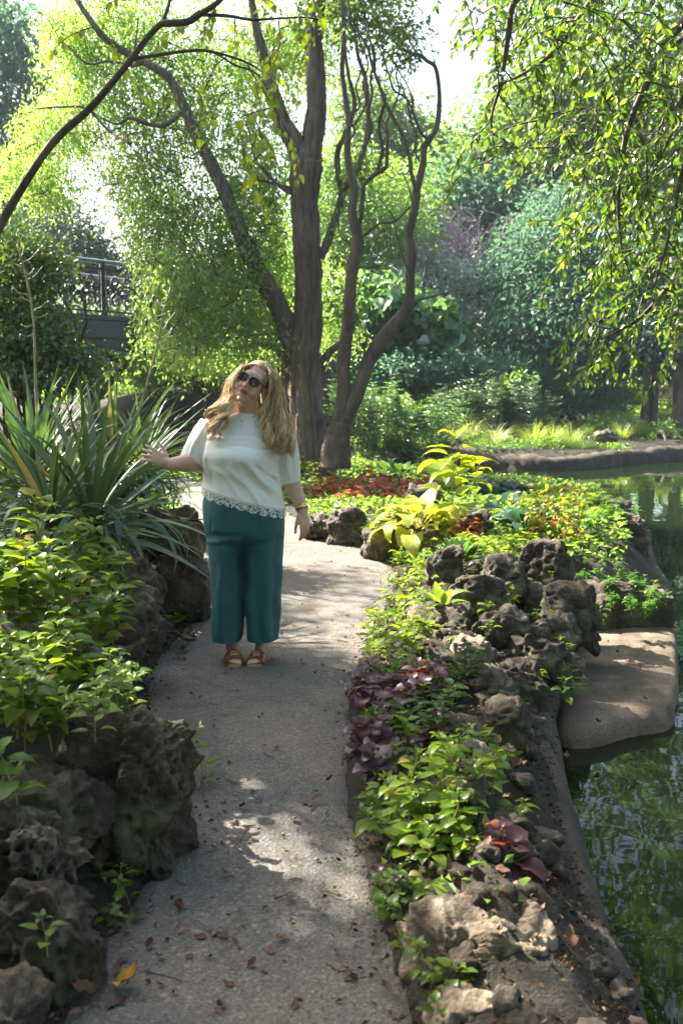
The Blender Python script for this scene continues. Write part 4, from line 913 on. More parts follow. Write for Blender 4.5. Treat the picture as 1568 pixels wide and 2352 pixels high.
SP['orange'] = species('orange_leaf', [(0, (0.10, 0.03, 0.02)), (.5, (0.28, 0.085, 0.03)), (1, (0.40, 0.17, 0.05))], .11, .09, 'heart', trans=.5, gloss=.035, tcol=(1.4, .6, .3), serr=.07, wav=.06, droop=.9)
SP['pokeweed'] = species('big_leaf', [(0, (0.15, 0.23, 0.02)), (1, (0.27, 0.33, 0.035))], .30, .15, 'ovate', trans=.55, gloss=.035, wav=.02, pet=.15, droop=.5)
SP['hosta_lime'] = species('lime_hosta', [(0, (0.24, 0.29, 0.03)), (1, (0.40, 0.42, 0.06))], .24, .15, 'ovate', trans=.45, gloss=.035, wav=.05, pet=.5, droop=1.1)
SP['hosta_dark'] = species('dark_hosta', [(0, (0.03, 0.085, 0.022)), (1, (0.07, 0.145, 0.035))], .17, .075, 'ovate', trans=.35, gloss=.035, pet=.3, droop=.5, cup=.3)
SP['hosta_blue'] = species('blue_hosta', [(0, (0.03, 0.075, 0.05)), (1, (0.06, 0.12, 0.08))], .24, .19, 'heart', trans=.25, gloss=.035, tcol=(.9, 1, .6), pet=.4, droop=.9)
SP['hosta_pale'] = species('pale_hosta', [(0, (0.13, 0.22, 0.05)), (1, (0.22, 0.30, 0.09))], .19, .075, 'ovate', trans=.45, gloss=.035, pet=.2, droop=.6)
SP['redtip'] = species('red_tipped', [(0, (0.10, 0.17, 0.025)), (.6, (0.19, 0.23, 0.03)), (.8, (0.26, 0.16, 0.04)), (1, (0.28, 0.11, 0.06))], .12, .055, 'ovate', trans=.55, droop=.9, pet=.2)
SP['narrow'] = species('narrow_leaf', [(0, (0.07, 0.14, 0.03)), (1, (0.16, 0.24, 0.05))], .10, .018, 'lance', trans=.45, pet=.1, droop=.7)
SP['ferny'] = species('ferny_leaf', [(0, (0.05, 0.14, 0.02)), (1, (0.10, 0.21, 0.03))], .085, .036, 'lance', trans=.5, pet=.1, droop=.5)
SP['broad'] = species('broad_leaf', [(0, (0.075, 0.15, 0.02)), (1, (0.14, 0.23, 0.03))], .15, .11, 'heart', serr=.06, trans=.55, droop=.7)
SP['far_broad'] = species('far_broad_leaf', [(0, (0.07, 0.15, 0.03)), (1, (0.17, 0.26, 0.045))], .17, .10, 'ovate', n=2, trans=.5)

def frame(y, up=(0, 0, 1), roll=0.0):
    y = Vector(y).normalized(); x = y.cross(Vector(up))
    if x.length < 1e-3: x = Vector((1, 0, 0))
    x.normalize(); z = x.cross(y); M = Matrix((x, y, z)).transposed()
    return (M @ Matrix.Rotation(roll, 3, 'Y')).to_4x4()
def put_leaf(me, parent, p, d, s, rng, roll=.3):
    M = Matrix.Translation(Vector(p)) @ frame(d, roll=rng.uniform(-roll, roll)) @ Matrix.Diagonal((s*rng.uniform(.85, 1.15), s, s, 1))
    return obj('leaf', me, parent, mw=M)
def weed(base, h, sp, label, name='weed', lean=(0, 0), nodes=6, group=None, rng=None, ls=1.0, start=.25, branch=0, cat='plant', pitch=.25, quad=False):
    S = SP[sp]; base = np.array(base, float)
    T = thing(name, base, label, cat, group); p = [np.zeros(3)]; d = unit(np.array([lean[0], lean[1], 1.0])); n = 6
    for i in range(n):
        d = unit(d + rng.normal(size=3)*.10 + np.array([lean[0], lean[1], 0])*.12); p.append(p[-1] + d*h/n)
    p = np.array(p); mb = MB(); mb.add(*tube(p, np.linspace(.0042, .0018, n + 1)*(h/.4)**.5, 5, 1, cap=False, spline=False))
    az = rng.uniform(0, PI)
    def at(t): k = min(int(t*n), n - 1); f = t*n - k; return p[k]*(1 - f) + p[k + 1]*f
    for i in range(nodes):
        t = start + (1 - start)*i/max(1, nodes - 1); q = at(min(t, .999)); az += PI/2 + rng.uniform(-.3, .3)
        sz = ls*(1.0 - .45*abs(t - .55)*1.4)*rng.uniform(.75, 1.15)*(1 if i < nodes - 1 else .6)
        for s in ((0, PI/2, PI, 3*PI/2) if quad or i == nodes - 1 else (0, PI)):
            a = az + s + rng.uniform(-.25, .25); e = pitch + rng.uniform(-.2, .3) + (.3 if i == nodes - 1 else 0)
            put_leaf(S['m'][rng.integers(len(S['m']))], T, q, (math.cos(a)*math.cos(e), math.sin(a)*math.cos(e), math.sin(e)), sz*(1 if s < PI or not quad else .8), rng)
    for b in range(branch):
        t = rng.uniform(.25, .7); q = at(t); a = rng.uniform(0, 2*PI); L = h*rng.uniform(.3, .5); bp = [q]; dd = np.array([math.cos(a), math.sin(a), .8])
        for i in range(4): dd = unit(dd + rng.normal(size=3)*.12 + [0, 0, .08]); bp.append(bp[-1] + dd*L/4)
        bp = np.array(bp); mb.add(*tube(bp, np.linspace(.0026, .0014, 5), 4, 1, cap=False, spline=False)); az2 = rng.uniform(0, PI)
        for i in range(1, 5):
            az2 += PI/2 + rng.uniform(-.3, .3)
            for s in (0, PI):
                a2 = az2 + s; e = pitch + rng.uniform(-.2, .3); put_leaf(S['m'][rng.integers(len(S['m']))], T, bp[i], (math.cos(a2)*math.cos(e), math.sin(a2)*math.cos(e), math.sin(e)), ls*rng.uniform(.55, .9), rng)
    obj('stem', mb.mesh('stem', S['stem'], True), T)
    return T
def rosette(base, sp, label, n, ls=1.0, name='hosta', up=(.3, 1.2), rng=None, group=None, spread=.03):
    S = SP[sp]; T = thing(name, base, label, 'plant', group)
    for i in range(n):
        f = i/n; a = i*2.4 + rng.uniform(-.3, .3); e = up[0] + (up[1] - up[0])*f + rng.uniform(-.15, .15)
        p = np.array([math.cos(a), math.sin(a), 0])*spread*(1 - f) + [0, 0, .02*f]
        put_leaf(S['m'][rng.integers(len(S['m']))], T, p, (math.cos(a)*math.cos(e), math.sin(a)*math.cos(e), math.sin(e)), ls*rng.uniform(.8, 1.15), rng, .25)
    return T
def patch(pts, h, sp, label0, seed, group=None, z=None, **k):
    """pts: picture points (u, v of the foot) with optional own height; one plant on each"""
    rng = np.random.default_rng(seed)
    if isinstance(label0, str): label0 = ranked(label0, [q[0] for q in pts])
    for q in pts:
        zz = q[2] if len(q) > 2 else z; label = label0 if isinstance(label0, str) else label0[pts.index(q)]
        if zz is None:
            g = G(q[0], q[1], .1)
            for _ in range(6): g = G(q[0], q[1], max(-.15, hz(g[0], g[1])))
            zz = g[2]
        g = G(q[0], q[1], zz); g[2] -= .01
        weed(g, h*rng.uniform(.8, 1.2), sp, label, group=group, rng=rng, lean=(rng.normal()*.15, rng.normal()*.12 - .05), **k)
def scat(u0, u1, v0, v1, n, seed):
    r = np.random.default_rng(seed); return [(r.uniform(u0, u1), r.uniform(v0, v1)) for _ in range(n)]

# ------------------------------------------------------------------ plants, left bank
g = 'weeds on the left bank'
patch([(20, 1500, .48), (70, 1480, .5), (130, 1490, .46), (190, 1500, .42), (250, 1470, .42), (300, 1455, .36), (40, 1420, .58), (110, 1410, .58), (170, 1420, .52), (230, 1400, .5), (10, 1350, .66), (80, 1345, .66), (150, 1340, .62), (205, 1335, .6), (-20, 1460, .55)], .34, 'weed',
      'leafy green weed in the sunlit tall patch at the left edge', 101, g, nodes=7, branch=2, ls=1.2)
patch([(-10, 1700, .42), (40, 1690, .42), (90, 1680, .42), (60, 1740, .36), (120, 1720, .38), (0, 1600, .45), (50, 1590, .45), (110, 1610, .42), (-20, 1550, .5), (180, 1560, .42), (140, 1540, .45), (230, 1530, .4), (265, 1500, .4)], .24, 'weed', 'fresh green weed filling the left bank above the dark rocks', 114, g, nodes=6, branch=1)
patch([(30, 1560, .40), (100, 1570, .38), (165, 1590, .36), (60, 1620, .36), (10, 1650, .36), (140, 1640, .34)], .24, 'weed', 'shaded green weed low on the left bank above the boulders', 102, g, nodes=5)
patch([(175, 1600, .40), (215, 1610, .40), (250, 1615, .40), (285, 1610, .40), (310, 1590, .40), (230, 1640, .42), (270, 1650, .44), (195, 1660, .42), (300, 1640, .42), (150, 1680, .42), (220, 1700, .44)], .17, 'weed_s',
      'small-leaved bright weed growing on top of the big dark boulder', 103, 'weeds on the boulder', nodes=6, branch=1, ls=1.15)
patch([(235, 1560), (262, 1540), (290, 1530), (318, 1520), (280, 1500)], .20, 'weed', 'bright weed leaning over the path edge above the big boulder', 104, g, nodes=6, ls=.85)
patch([(250, 1470), (285, 1480), (320, 1475), (350, 1470), (385, 1455), (300, 1500), (345, 1495), (375, 1480), (410, 1440), (440, 1430), (330, 1450), (270, 1440)], .15, 'weed_d', 'dark green weed in the shade along the path left of her', 105, g, nodes=5, branch=1)
patch([(455, 1405), (470, 1420), (462, 1440)], .11, 'weed_s', 'small weed at the path edge next to her trouser leg', 106, g, nodes=5)
patch([(478, 1350, .12)], .13, 'narrow', 'narrow-leaved sprout beside her trouser leg', 107, nodes=5, quad=True)
patch([(-30, 1850, .34), (40, 1860, .36)], .20, 'broad', 'broad-leaved sprig overhanging the pitted rock at the left edge', 108, g, nodes=4, ls=.72)
patch([(440, 1745, .05), (466, 1800, .0)], .14, 'weed', ['bright sprig poking out behind the top of the big boulder', 'lower small sprig at the boulder foot on the path'], 109, nodes=4, ls=.7)
patch([(275, 1990), (245, 2120), (300, 2080), (265, 2060), (320, 2010), (240, 2020), (295, 2150), (110, 2190, .2), (400, 1920)], .085, 'weed_s', 'tiny seedling at the foot of the boulders by the path', 110, 'seedlings by the path', nodes=3, ls=.9, start=.4)
patch([(30, 1010, .66), (80, 1000, .66), (140, 980, .68), (0, 960, .7), (60, 940, .7), (250, 985, .62), (290, 960, .62), (330, 990, .6), (180, 950, .7), (-30, 1040, .66)], .26, 'broad', 'light green broad-leaved plant behind the yucca', 111, 'plants behind the yucca', nodes=5, ls=.9)
patch([(345, 1150, .5), (370, 1140, .45), (395, 1150, .4), (330, 1120, .5), (380, 1110, .45), (410, 1165, .3), (355, 1180, .45), (300, 1160, .5), (395, 1185, .35)], .24, 'ferny', 'dense leafy herb at the right side of the yucca', 112, 'herbs beside the yucca', nodes=7, branch=2, quad=True)
patch([(430, 1040), (455, 1030), (480, 1020), (420, 1060), (450, 1080), (520, 1040)], .30, 'weed', 'green weed on the far side of the path behind her arm', 113, 'weeds behind the path bend', nodes=6, branch=1, ls=1.1)

def yucca(label, u, v, z, ls, seed, n=75, skirt=26, stalk=None):
    rng = np.random.default_rng(seed); c = G(u, v, z)
    T = thing('yucca', c, label, 'plant', 'yuccas on the left bank')
    for i in range(n):
        f = i/n; a = i*2.399 + rng.uniform(-.2, .2); e = .10 + 1.2*f**1.4 + rng.uniform(-.12, .12)
        put_leaf(YB[rng.integers(len(YB)) if f < .7 else rng.integers(2)], T, np.array([math.cos(a)*.03, math.sin(a)*.03, .02 + .14*f]), (math.cos(a)*math.cos(e), math.sin(a)*math.cos(e), math.sin(e)), ls*rng.uniform(.75, 1.12), rng, .5)
    for i in range(skirt):
        a = rng.uniform(0, 2*PI); e = rng.uniform(-1.25, -.15)
        put_leaf(YB[rng.integers(len(YB))], T, (math.cos(a)*.05, math.sin(a)*.05, 0.02), (math.cos(a)*math.cos(e), math.sin(a)*math.cos(e), math.sin(e)), ls*rng.uniform(.65, 1.0), rng, .5)
    obj('stem', mesh_np('stem', *tube([[0, 0, -.25], [0, 0, 0], [0, 0, .16]], [.05, .05, .03], 8, 3, .2, 9), BARK3), T)
    if stalk:
        pts = np.array([P(a, b, c[1] + .1) for a, b in stalk[0]]) - c
        st = obj('flower_stalk', mesh_np('flower_stalk', *tube(pts, np.linspace(.013, .005, len(pts)), 6, 5), STALK), T)
        k = len(pts)
        for j in range(12):
            t = .45 + .5*j/12; i0 = min(int(t*(k - 1)), k - 2); q = pts[i0]*(1 - (t*(k - 1) - i0)) + pts[i0 + 1]*(t*(k - 1) - i0)
            a = rng.uniform(0, 2*PI); e = q + np.array([math.cos(a)*.13, math.sin(a)*.08, rng.uniform(-.02, .16)])
            obj('twig', mesh_np('twig', *tube([q, (q + e)/2 + [0, 0, -.02], e], [.005, .004, .003], 5, 3), STALK), st)
            if j % 2 == 0: obj('seed_pod', mesh_np('seed_pod', *tube([e + [0, 0, .0], e + [0, 0, -.015], e + [0, 0, -.045], e + [0, 0, -.06]], [.004, .014, .013, .003], 8, 3), POD), st)
    return T
STALK = simple('stalk', (0.30, 0.26, 0.15), .7, 0, .2, 30); POD = simple('green_pod', (0.05, 0.085, 0.025), .5, 0, .2, 30)
YM = leafmat('yucca_blade', [(0, (0.035, 0.075, 0.038)), (.6, (0.060, 0.110, 0.052)), (.9, (0.10, 0.155, 0.055)), (1, (0.24, 0.20, 0.10))], .28, .05, .4, src='obj', tcol=(1, 1, .4))
YB = [leaf_mesh('blade', .62, .027, YM, 'strap', 0, .35, dr, ns=10, seed=i) for i, dr in enumerate((.15, .5, 1.1, 1.9, 2.6))]
yucca('large yucca rosette with long blue-green blades nearest to her hand', 262, 1130, .62, 1.6, 201, 130, 60, [[(300, 1000), (330, 910), (362, 790), (375, 720), (392, 660)]])
yucca('yucca rosette at the left edge behind the sunlit weeds', 75, 1140, .68, 1.6, 202, 120, 40, [[(88, 1000), (82, 870), (78, 740), (62, 640), (40, 560)]])
yucca('lower yucca rosette with blades drooping over the rocks', 215, 1240, .55, 1.75, 203, 100, 80)
yucca('yucca rosette half hidden behind the large one', 330, 1090, .6, 1.25, 204, 80, 20)

yucca('low yucca rosette just above the tall sunlit weeds', 120, 1230, .62, 1.3, 205, 90, 50)
# ------------------------------------------------------------------ plants, right bed
g = 'sunlit plants by the water'
patch([(905, 1930, .0), (950, 1900, .03), (1000, 1910, .05), (1045, 1900, .06), (960, 1960, .0), (1010, 1970, .02), (1060, 1950, .04), (925, 1990, .0), (985, 2020, .0), (1030, 1860, .08), (1090, 1900, .03), (1110, 1860, .02)], .19, 'weed',
      'sunlit toothed-leaf weed between path and pond near the tan stone', 301, g, nodes=6, branch=1, ls=.78)
patch([(935, 1870, .05)], .27, 'weed', 'tallest sprig of the sunlit weeds, three bright leaves at its tip', 302, g, nodes=6, ls=.75)
patch([(890, 2110, .0), (940, 2080, .0), (915, 2060, .0), (880, 2070, .0)], .10, 'weed_s', 'small weed at the path edge left of the tan stone', 303, g, nodes=4, branch=1)
patch([(960, 2230, .02), (985, 2280, .0), (1030, 2260, .02), (945, 2200, .0), (1010, 2330, .0)], .09, 'weed', 'short weed in front of the tan stone at the bottom', 304, g, nodes=4, ls=.55)
patch([(1190, 2055, -.02)], .20, 'bright_purple', 'purple plant with pink and orange leaves overhanging the water', 305, nodes=4, ls=1.0, quad=True, pitch=.4)
patch([(880, 2040, .0), (905, 2065, .0)], .08, 'purple', 'small purple seedling under the sunlit weeds', 306, 'purple plants by the path', nodes=3, ls=.55)
patch([(820, 1590), (860, 1600), (905, 1600), (950, 1600), (1000, 1610), (840, 1640), (890, 1660), (930, 1650), (830, 1720), (880, 1730), (985, 1730), (860, 1790)], .16, 'purple', 'dark purple toothed-leaf plant in the clump along the path', 307, 'purple plants by the path', nodes=4, ls=.9, quad=True)
patch([(960, 1660), (1000, 1640), (1040, 1620), (1070, 1600), (985, 1690), (1040, 1660), (930, 1690), (1085, 1560), (1010, 1700)], .18, 'weed_d', 'green weed growing through the purple clump', 308, g, nodes=6, branch=1)
patch([(860, 1570), (900, 1560), (945, 1560), (985, 1580), (850, 1690), (905, 1700), (945, 1720), (1030, 1730), (890, 1770), (940, 1780)], .13, 'weed_s', 'small green weed mixed in with the purple clump', 322, g, nodes=6, branch=1, ls=1.1)
patch([(1000, 1800), (1050, 1800), (1095, 1810), (1120, 1850, 0.), (1130, 1920, -.03), (1075, 1990, -.02), (1110, 1975, -.04), (860, 1870), (880, 1910), (1060, 2030, -.02), (1140, 1800, -.04), (1090, 1760, 0.)], .17, 'weed', 'sunlit weed on the bank slope towards the rim', 323, g, nodes=6, branch=1, ls=.72)
patch([(1040, 1490, .15), (1110, 1420, .2), (1010, 1500, .12), (1160, 1450, .15), (1060, 1560, .1), (1290, 1500, .05), (1230, 1560, .0), (1145, 1560, .08), (1215, 1480, .1), (1080, 1370, .25), (1260, 1330, .25), (1120, 1660, .02), (1180, 1640, 0.)], .09, 'weed_s', 'small weed growing from a crack of the rock cluster', 324, 'sprouts in the cluster', nodes=5, branch=1)
patch([(990, 1255), (1020, 1245), (1080, 1265), (1110, 1300, .2), (1150, 1300, .2), (1230, 1310, .15), (1060, 1225), (1020, 1190), (980, 1180), (1140, 1210), (1110, 1195), (1180, 1225), (1230, 1240), (1260, 1300, .12), (1290, 1310, .1), (1310, 1270, .1)], .17, 'lime', 'lime green leafy weed filling the middle of the sunny bed', 325, 'lime weeds in the bed', nodes=6, branch=1, ls=1.15)
patch([(1240, 1215), (1270, 1195), (1300, 1180), (1330, 1165), (1230, 1165), (1280, 1150), (1320, 1200), (1200, 1190), (1360, 1180), (1260, 1240), (1050, 1140), (1010, 1130)], .22, 'weed', 'green leafy weed on the pond side of the bed', 326, 'weeds on the pond side', nodes=6, branch=1, ls=1.3)
patch([(880, 1190), (850, 1180), (820, 1175), (900, 1210), (790, 1170), (870, 1215), (760, 1185)], .18, 'weed_s', 'low leafy weed between long rock and lime hosta', 327, 'weeds at the long rock', nodes=6, branch=2, ls=1.2)
patch([(1165, 1765, -.04), (1185, 1730, -.05), (1205, 1700, -.05), (1170, 1700, -.03)], .14, 'weed', 'green sprout on the pond rim beside the dark rock', 309, 'sprouts on the rim', nodes=5, ls=.6)
patch([(1305, 1590, -.08), (1320, 1560, -.08)], .15, 'narrow', 'narrow-leaved sprout at the inner end of the sandy ledge', 310, 'sprouts on the rim', nodes=6, quad=True)
patch([(1310, 1600, -.08), (1300, 1610, -.08), (1370, 1440, .0), (1380, 1420, .05), (1362, 1460, 0.)], .10, 'weed_d', 'small green weed between cluster and sandy ledge', 311, 'sprouts on the rim', nodes=4)
patch([(1180, 1395, .22)], .13, 'lime', 'sunlit sprout growing out of the rock cluster', 312, nodes=5, ls=.7, branch=1)
patch([(1250, 1420, .15), (1265, 1395, .18), (1230, 1425, .15), (1120, 1455, .2)], .07, 'weed_s', 'tiny sprout in a hollow of the rock cluster', 313, 'sprouts in the cluster', nodes=4)
patch([(850, 1470), (880, 1450), (910, 1440), (880, 1490), (920, 1480), (950, 1470), (985, 1470), (860, 1520), (905, 1520), (950, 1510), (900, 1400), (930, 1400), (965, 1420), (925, 1360), (950, 1345)], .16, 'lime', 'lime green weed on the sunny path edge above the purple clump', 314, 'lime weeds by the path', nodes=6, branch=1)
patch([(915, 1320), (940, 1310), (900, 1290), (960, 1320), (985, 1340), (940, 1280), (920, 1265), (880, 1260), (965, 1290)], .20, 'weed', 'green weed on the path edge left of the dark hosta', 315, 'weeds by the dark hosta', nodes=6, branch=1, ls=.75)
patch([(840, 1250), (810, 1240), (780, 1235), (870, 1275), (760, 1225), (735, 1210), (700, 1200), (850, 1230), (720, 1185), (690, 1170)], .17, 'weed_s', 'low green weed at the foot of the long grey rock', 316, 'weeds at the long rock', nodes=6, branch=2)
patch([(700, 1130), (720, 1110), (745, 1100), (690, 1100), (770, 1090), (800, 1085), (830, 1090), (710, 1085), (745, 1150), (690, 1150), (860, 1085), (780, 1065), (730, 1070)], .32, 'weed', 'light green leafy weed in front of the willow trunk', 317, 'weeds before the willow', nodes=6, branch=1, ls=1.15)
patch([(735, 1150), (772, 1145), (812, 1150), (850, 1145), (885, 1150), (925, 1155), (790, 1125), (830, 1120), (870, 1128), (910, 1132), (960, 1150), (750, 1130), (770, 1160), (830, 1160), (895, 1165), (940, 1140), (720, 1140), (985, 1140)], .28, 'orange', 'rust-orange leafed plant in the sunny row behind her', 318, 'orange plants', nodes=4, ls=1.45, quad=True, pitch=.1)
patch([(905, 1230, .22), (930, 1225, .22)], .20, 'purple', ['purple plant sticking up left before the lime hosta', 'reddish purple plant right before the lime hosta'], 319, nodes=3, ls=1.15, quad=True)
patch([(1060, 1225, .22), (1085, 1235, .22), (1045, 1240, .2)], .18, 'orange', 'red-orange plant at the foot of the tall big-leaved plant', 320, 'red plants', nodes=4, ls=1.0, quad=True)
patch([(750, 1215)], .14, 'purple', 'small purple plant on the path edge beside her hand', 321, nodes=3, ls=1.0, quad=True)
rg = np.random.default_rng(330)
def gp(u, v, z=None):
    if z is None:
        q = G(u, v, .1)
        for _ in range(6): q = G(u, v, max(-.15, hz(q[0], q[1])))
        z = q[2]
    return G(u, v, z)
rosette(gp(960, 1215, .28), 'hosta_lime', 'large glowing yellow-green hosta beside the path', 30, 1.25, rng=rg, up=(-.05, 1.2), spread=.12)
rosette(gp(1010, 1210, .26), 'hosta_lime', 'smaller yellow hosta right of the large glowing one', 16, .95, rng=rg, up=(0, 1.1))
rosette(gp(1055, 1300, .20), 'hosta_dark', 'dark green upright hosta among the rocks', 34, 1.05, rng=rg, up=(.45, 1.45), spread=.10)
rosette(gp(1010, 1405, .22), 'hosta_pale', 'pale sunlit hosta over the sun-edged rock', 16, 1.0, rng=rg, up=(.2, 1.3), spread=.05)
rosette(gp(1105, 1440, .12), 'hosta_pale', 'two-leaved hosta shoot low among the rocks', 4, .75, rng=rg, up=(.0, .3))
for (u, v), lb in zip([(1120, 1150), (1165, 1180), (1185, 1140), (1140, 1200), (1090, 1120), (1210, 1215)], ranked('blue-green hosta behind the tall big-leaved plant', [1120, 1165, 1185, 1140, 1090, 1210])):
    rosette(gp(u, v), 'hosta_blue', lb, 16, .95, rng=rg, up=(.0, 1.1), group='blue hostas', spread=.08)
for (u, v), lb in zip([(880, 1090), (920, 1095), (990, 1100)], ranked('dark hosta behind the orange plants', [880, 920, 990])):
    rosette(gp(u, v), 'hosta_dark', lb, 18, 1.7, rng=rg, up=(.1, 1.2), group='dark hostas behind', spread=.08)
weed(gp(1035, 1225, .22), .84, 'pokeweed', 'tall plant with huge glowing yellow-green leaves', 'pokeweed', (.06, 0), 9, None, np.random.default_rng(5), 1.3, .18, 1, quad=False, pitch=.3)
weed(gp(1065, 1180, .24), .55, 'pokeweed', 'shorter big-leaved plant right behind the tallest one', 'pokeweed', (.1, 0), 6, None, np.random.default_rng(6), .85, .3, 0)
for i, (u, v, h) in enumerate([(1245, 1285, .62), (1275, 1280, .66), (1300, 1270, .60), (1225, 1275, .50), (1320, 1270, .5)]):
    weed(gp(u, v, .12), h, 'redtip', ranked('tall plant with yellow and reddish hanging leaves', [1245, 1275, 1300, 1225, 1320])[i], 'tall_weed', (.03*(i - 2), 0), 12, 'red-tipped plants', np.random.default_rng(50 + i), .95, .2, 1, pitch=-.1)
patch([(1340, 1270, .08), (1370, 1250, .08), (1400, 1240, .05), (1360, 1220, .08), (1395, 1210, .05), (1425, 1225, .02), (1330, 1230, .08), (1410, 1270, .0), (1380, 1290, .02)], .36, 'ferny', 'fresh green leafy herb at the pond bend', 340, 'herbs at the pond bend', nodes=8, branch=2, quad=True, ls=1.3)
patch([(1110, 1250), (1140, 1245), (1170, 1255), (1200, 1260), (1125, 1275), (1155, 1280), (1185, 1285), (1090, 1260), (1215, 1280), (1150, 1225)], .17, 'weed', 'low sunlit weed behind the rock cluster', 341, 'weeds behind the cluster', nodes=5, branch=1, ls=.85)
patch([(1320, 1310, .05), (1350, 1320, .04), (1375, 1345, .03), (1400, 1370, .02), (1430, 1360, .02), (1460, 1375, .0), (1490, 1390, -.02), (1510, 1400, -.04), (1420, 1335, .02), (1450, 1345, .0), (1390, 1315, .03), (1480, 1360, -.02), (1340, 1345, .03), (1400, 1400, 0.), (1450, 1410, -.03), (1480, 1420, -.05), (1330, 1290, .06)], .15, 'ferny',
      'sunlit small-leaved herb covering the mossy block above the ledge', 342, 'herbs on the mossy block', nodes=6, branch=2, quad=True, ls=.75)
patch([(1480, 1395, 0.), (1290, 1335, .06)], .18, 'weed', 'larger-leaved sprig rising from the herbs above the ledge', 343, 'sprigs above the ledge', nodes=4, ls=.75)

# ------------------------------------------------------------------ far bank
def grass_clump(label, u, v, Y, h, seed, m, n=220, w=.012, spread=.16, group='grass clumps on the far bank'):
    rng = np.random.default_rng(seed); c = P(u, v, Y); c[2] = hz(c[0], c[1]) - .01; h *= 1.3
    T = thing('grass_clump', c, label, 'grass', group); V = []; F = []
    a = rng.uniform(0, 2*PI, n); e = rng.uniform(.5, 1.45, n); L = h*rng.uniform(.7, 1.2, n); r = spread*np.sqrt(rng.random(n))
    for i in range(n):
        d = np.array([math.cos(a[i]), math.sin(a[i]), 0]); s = np.array([-d[1], d[0], 0])*w*.5; p = d*r[i]; k = e[i]; st = L[i]/4
        for j in range(5):
            q = s*(1 - j/4.3); V += [p - q, p + q]; p = p + (d*math.cos(k) + np.array([0, 0, math.sin(k)]))*st; k -= .32 + .15*rng.random()
        b = i*10
        for j in range(4): F.append([b + 2*j, b + 2*j + 1, b + 2*j + 3, b + 2*j + 2])
    o = obj('blades', mesh_np('blades', np.array(V), np.array(F), m, True, np.repeat(rng.random(n), 4)), T); o['kind'] = 'stuff'
GR_Y = leafmat('grass_yellow', [(0, (0.15, 0.22, 0.035)), (1, (0.30, 0.36, 0.09))], .5, .06)
GR_W = leafmat('grass_variegated', [(0, (0.20, 0.26, 0.08)), (1, (0.40, 0.43, 0.22))], .45, .06)
GR_G = leafmat('grass_green', [(0, (0.07, 0.13, 0.04)), (1, (0.15, 0.22, 0.06))], .45, .06)
for i, (u, v, Y, h, m, lab) in enumerate([(1035, 1018, 22.3, .55, GR_W, 'pale striped grass clump left on the far bank'), (1075, 1015, 22.6, .55, GR_W, 'pale striped grass clump behind the big-leaved plant'), (1140, 1022, 22.0, .5, GR_W, 'striped grass clump beside the clover patch'), (1225, 1028, 21.8, .6, GR_Y, 'yellow-green grass clump in the middle of the far bank'), (1265, 1030, 21.8, .62, GR_Y, 'largest yellow-green grass clump on the far bank'),
                                      (1310, 1032, 22, .6, GR_Y, 'yellow-green grass clump right of the largest'), (1330, 1045, 21.6, .4, GR_G, 'small dark tuft below the yellow grass'), (1425, 1020, 23.5, .5, GR_Y, 'light grass clump near the right shore'), (1470, 1000, 24, .5, GR_G, 'green grass clump before the dark trunks'),
                                      (1215, 965, 24.5, .8, GR_G, 'tall reedy grass behind the far bank clumps'), (1240, 960, 24.5, .8, GR_G, 'second tall reedy grass at the foot of the weeping tree'), (900, 990, 21.5, .7, GR_G, 'grey-green grass in the shade by the white rock'), (860, 1000, 21, .6, GR_G, 'grey-green grass by the twisted tree'), (1060, 965, 23, .8, GR_G, 'tall thin grass before the clipped bush'), (940, 1005, 21.3, .5, GR_G, 'shaded grass right of the white rock')]):
    grass_clump(lab, u, v, Y, h, 400 + i, m)
bgtree('clipped_bush', 'rounded small-leaved bush with a sunlit top on the far bank', 'shrub', [(1040, 925, 24, 55, 28, .7), (1085, 935, 24, 35, 28, .6), (1050, 945, 23.8, 55, 25, .6), (1000, 940, 24, 25, 22, .5)], 6500, .07, 14, .065, .035, BG_GREEN, 51, nb=5)
bgtree('leafy_shrub', 'upright light green shrub with broad drooping leaves on the far bank', 'shrub', [(1180, 885, 24, 35, 20, .4), (1150, 905, 24, 28, 18, .4), (1200, 870, 24, 20, 14, .3), (1165, 930, 24, 30, 20, .4), (1190, 950, 24, 24, 20, .3)], 900, .10, 8, .15, .08, BG_LIGHT, 52, droop=.8, oval=True, nb=6)
bgtree('low_shrub', 'soft light green mound at the right of the far bank', 'shrub', [(1400, 970, 24.5, 55, 25, .6), (1440, 975, 24.3, 35, 22, .5), (1370, 985, 24.2, 30, 18, .5)], 4200, .07, 14, .07, .025, BG_LIGHT, 53, nb=4)
bgtree('leafy_shrub', 'ragged flowering shrub on the right end of the far bank', 'shrub', [(1515, 1015, 23.5, 25, 25, .4), (1530, 985, 23.5, 22, 20, .3), (1500, 1040, 23, 25, 15, .4)], 1400, .07, 10, .09, .04, BG_LIGHT, 54, nb=4)
bgtree('low_shrub', 'dark low shrub in the shade behind the far grass', 'shrub', [(1300, 925, 26, 80, 30, .8), (1390, 920, 26, 60, 30, .8), (1230, 930, 26, 50, 30, .8)], 6000, .10, 14, .10, .05, BG_BLUE, 55, nb=4)
bgtree('low_shrub', 'shady underwood at the foot of the silver shrub', 'shrub', [(930, 850, 25, 80, 40, .9), (1040, 850, 25, 90, 40, .9), (1140, 850, 25.5, 80, 40, .9), (1250, 870, 26, 90, 40, .9), (840, 860, 24.5, 80, 40, .9)], 9000, .14, 14, .12, .05, BG_BLUE, 56, nb=4)
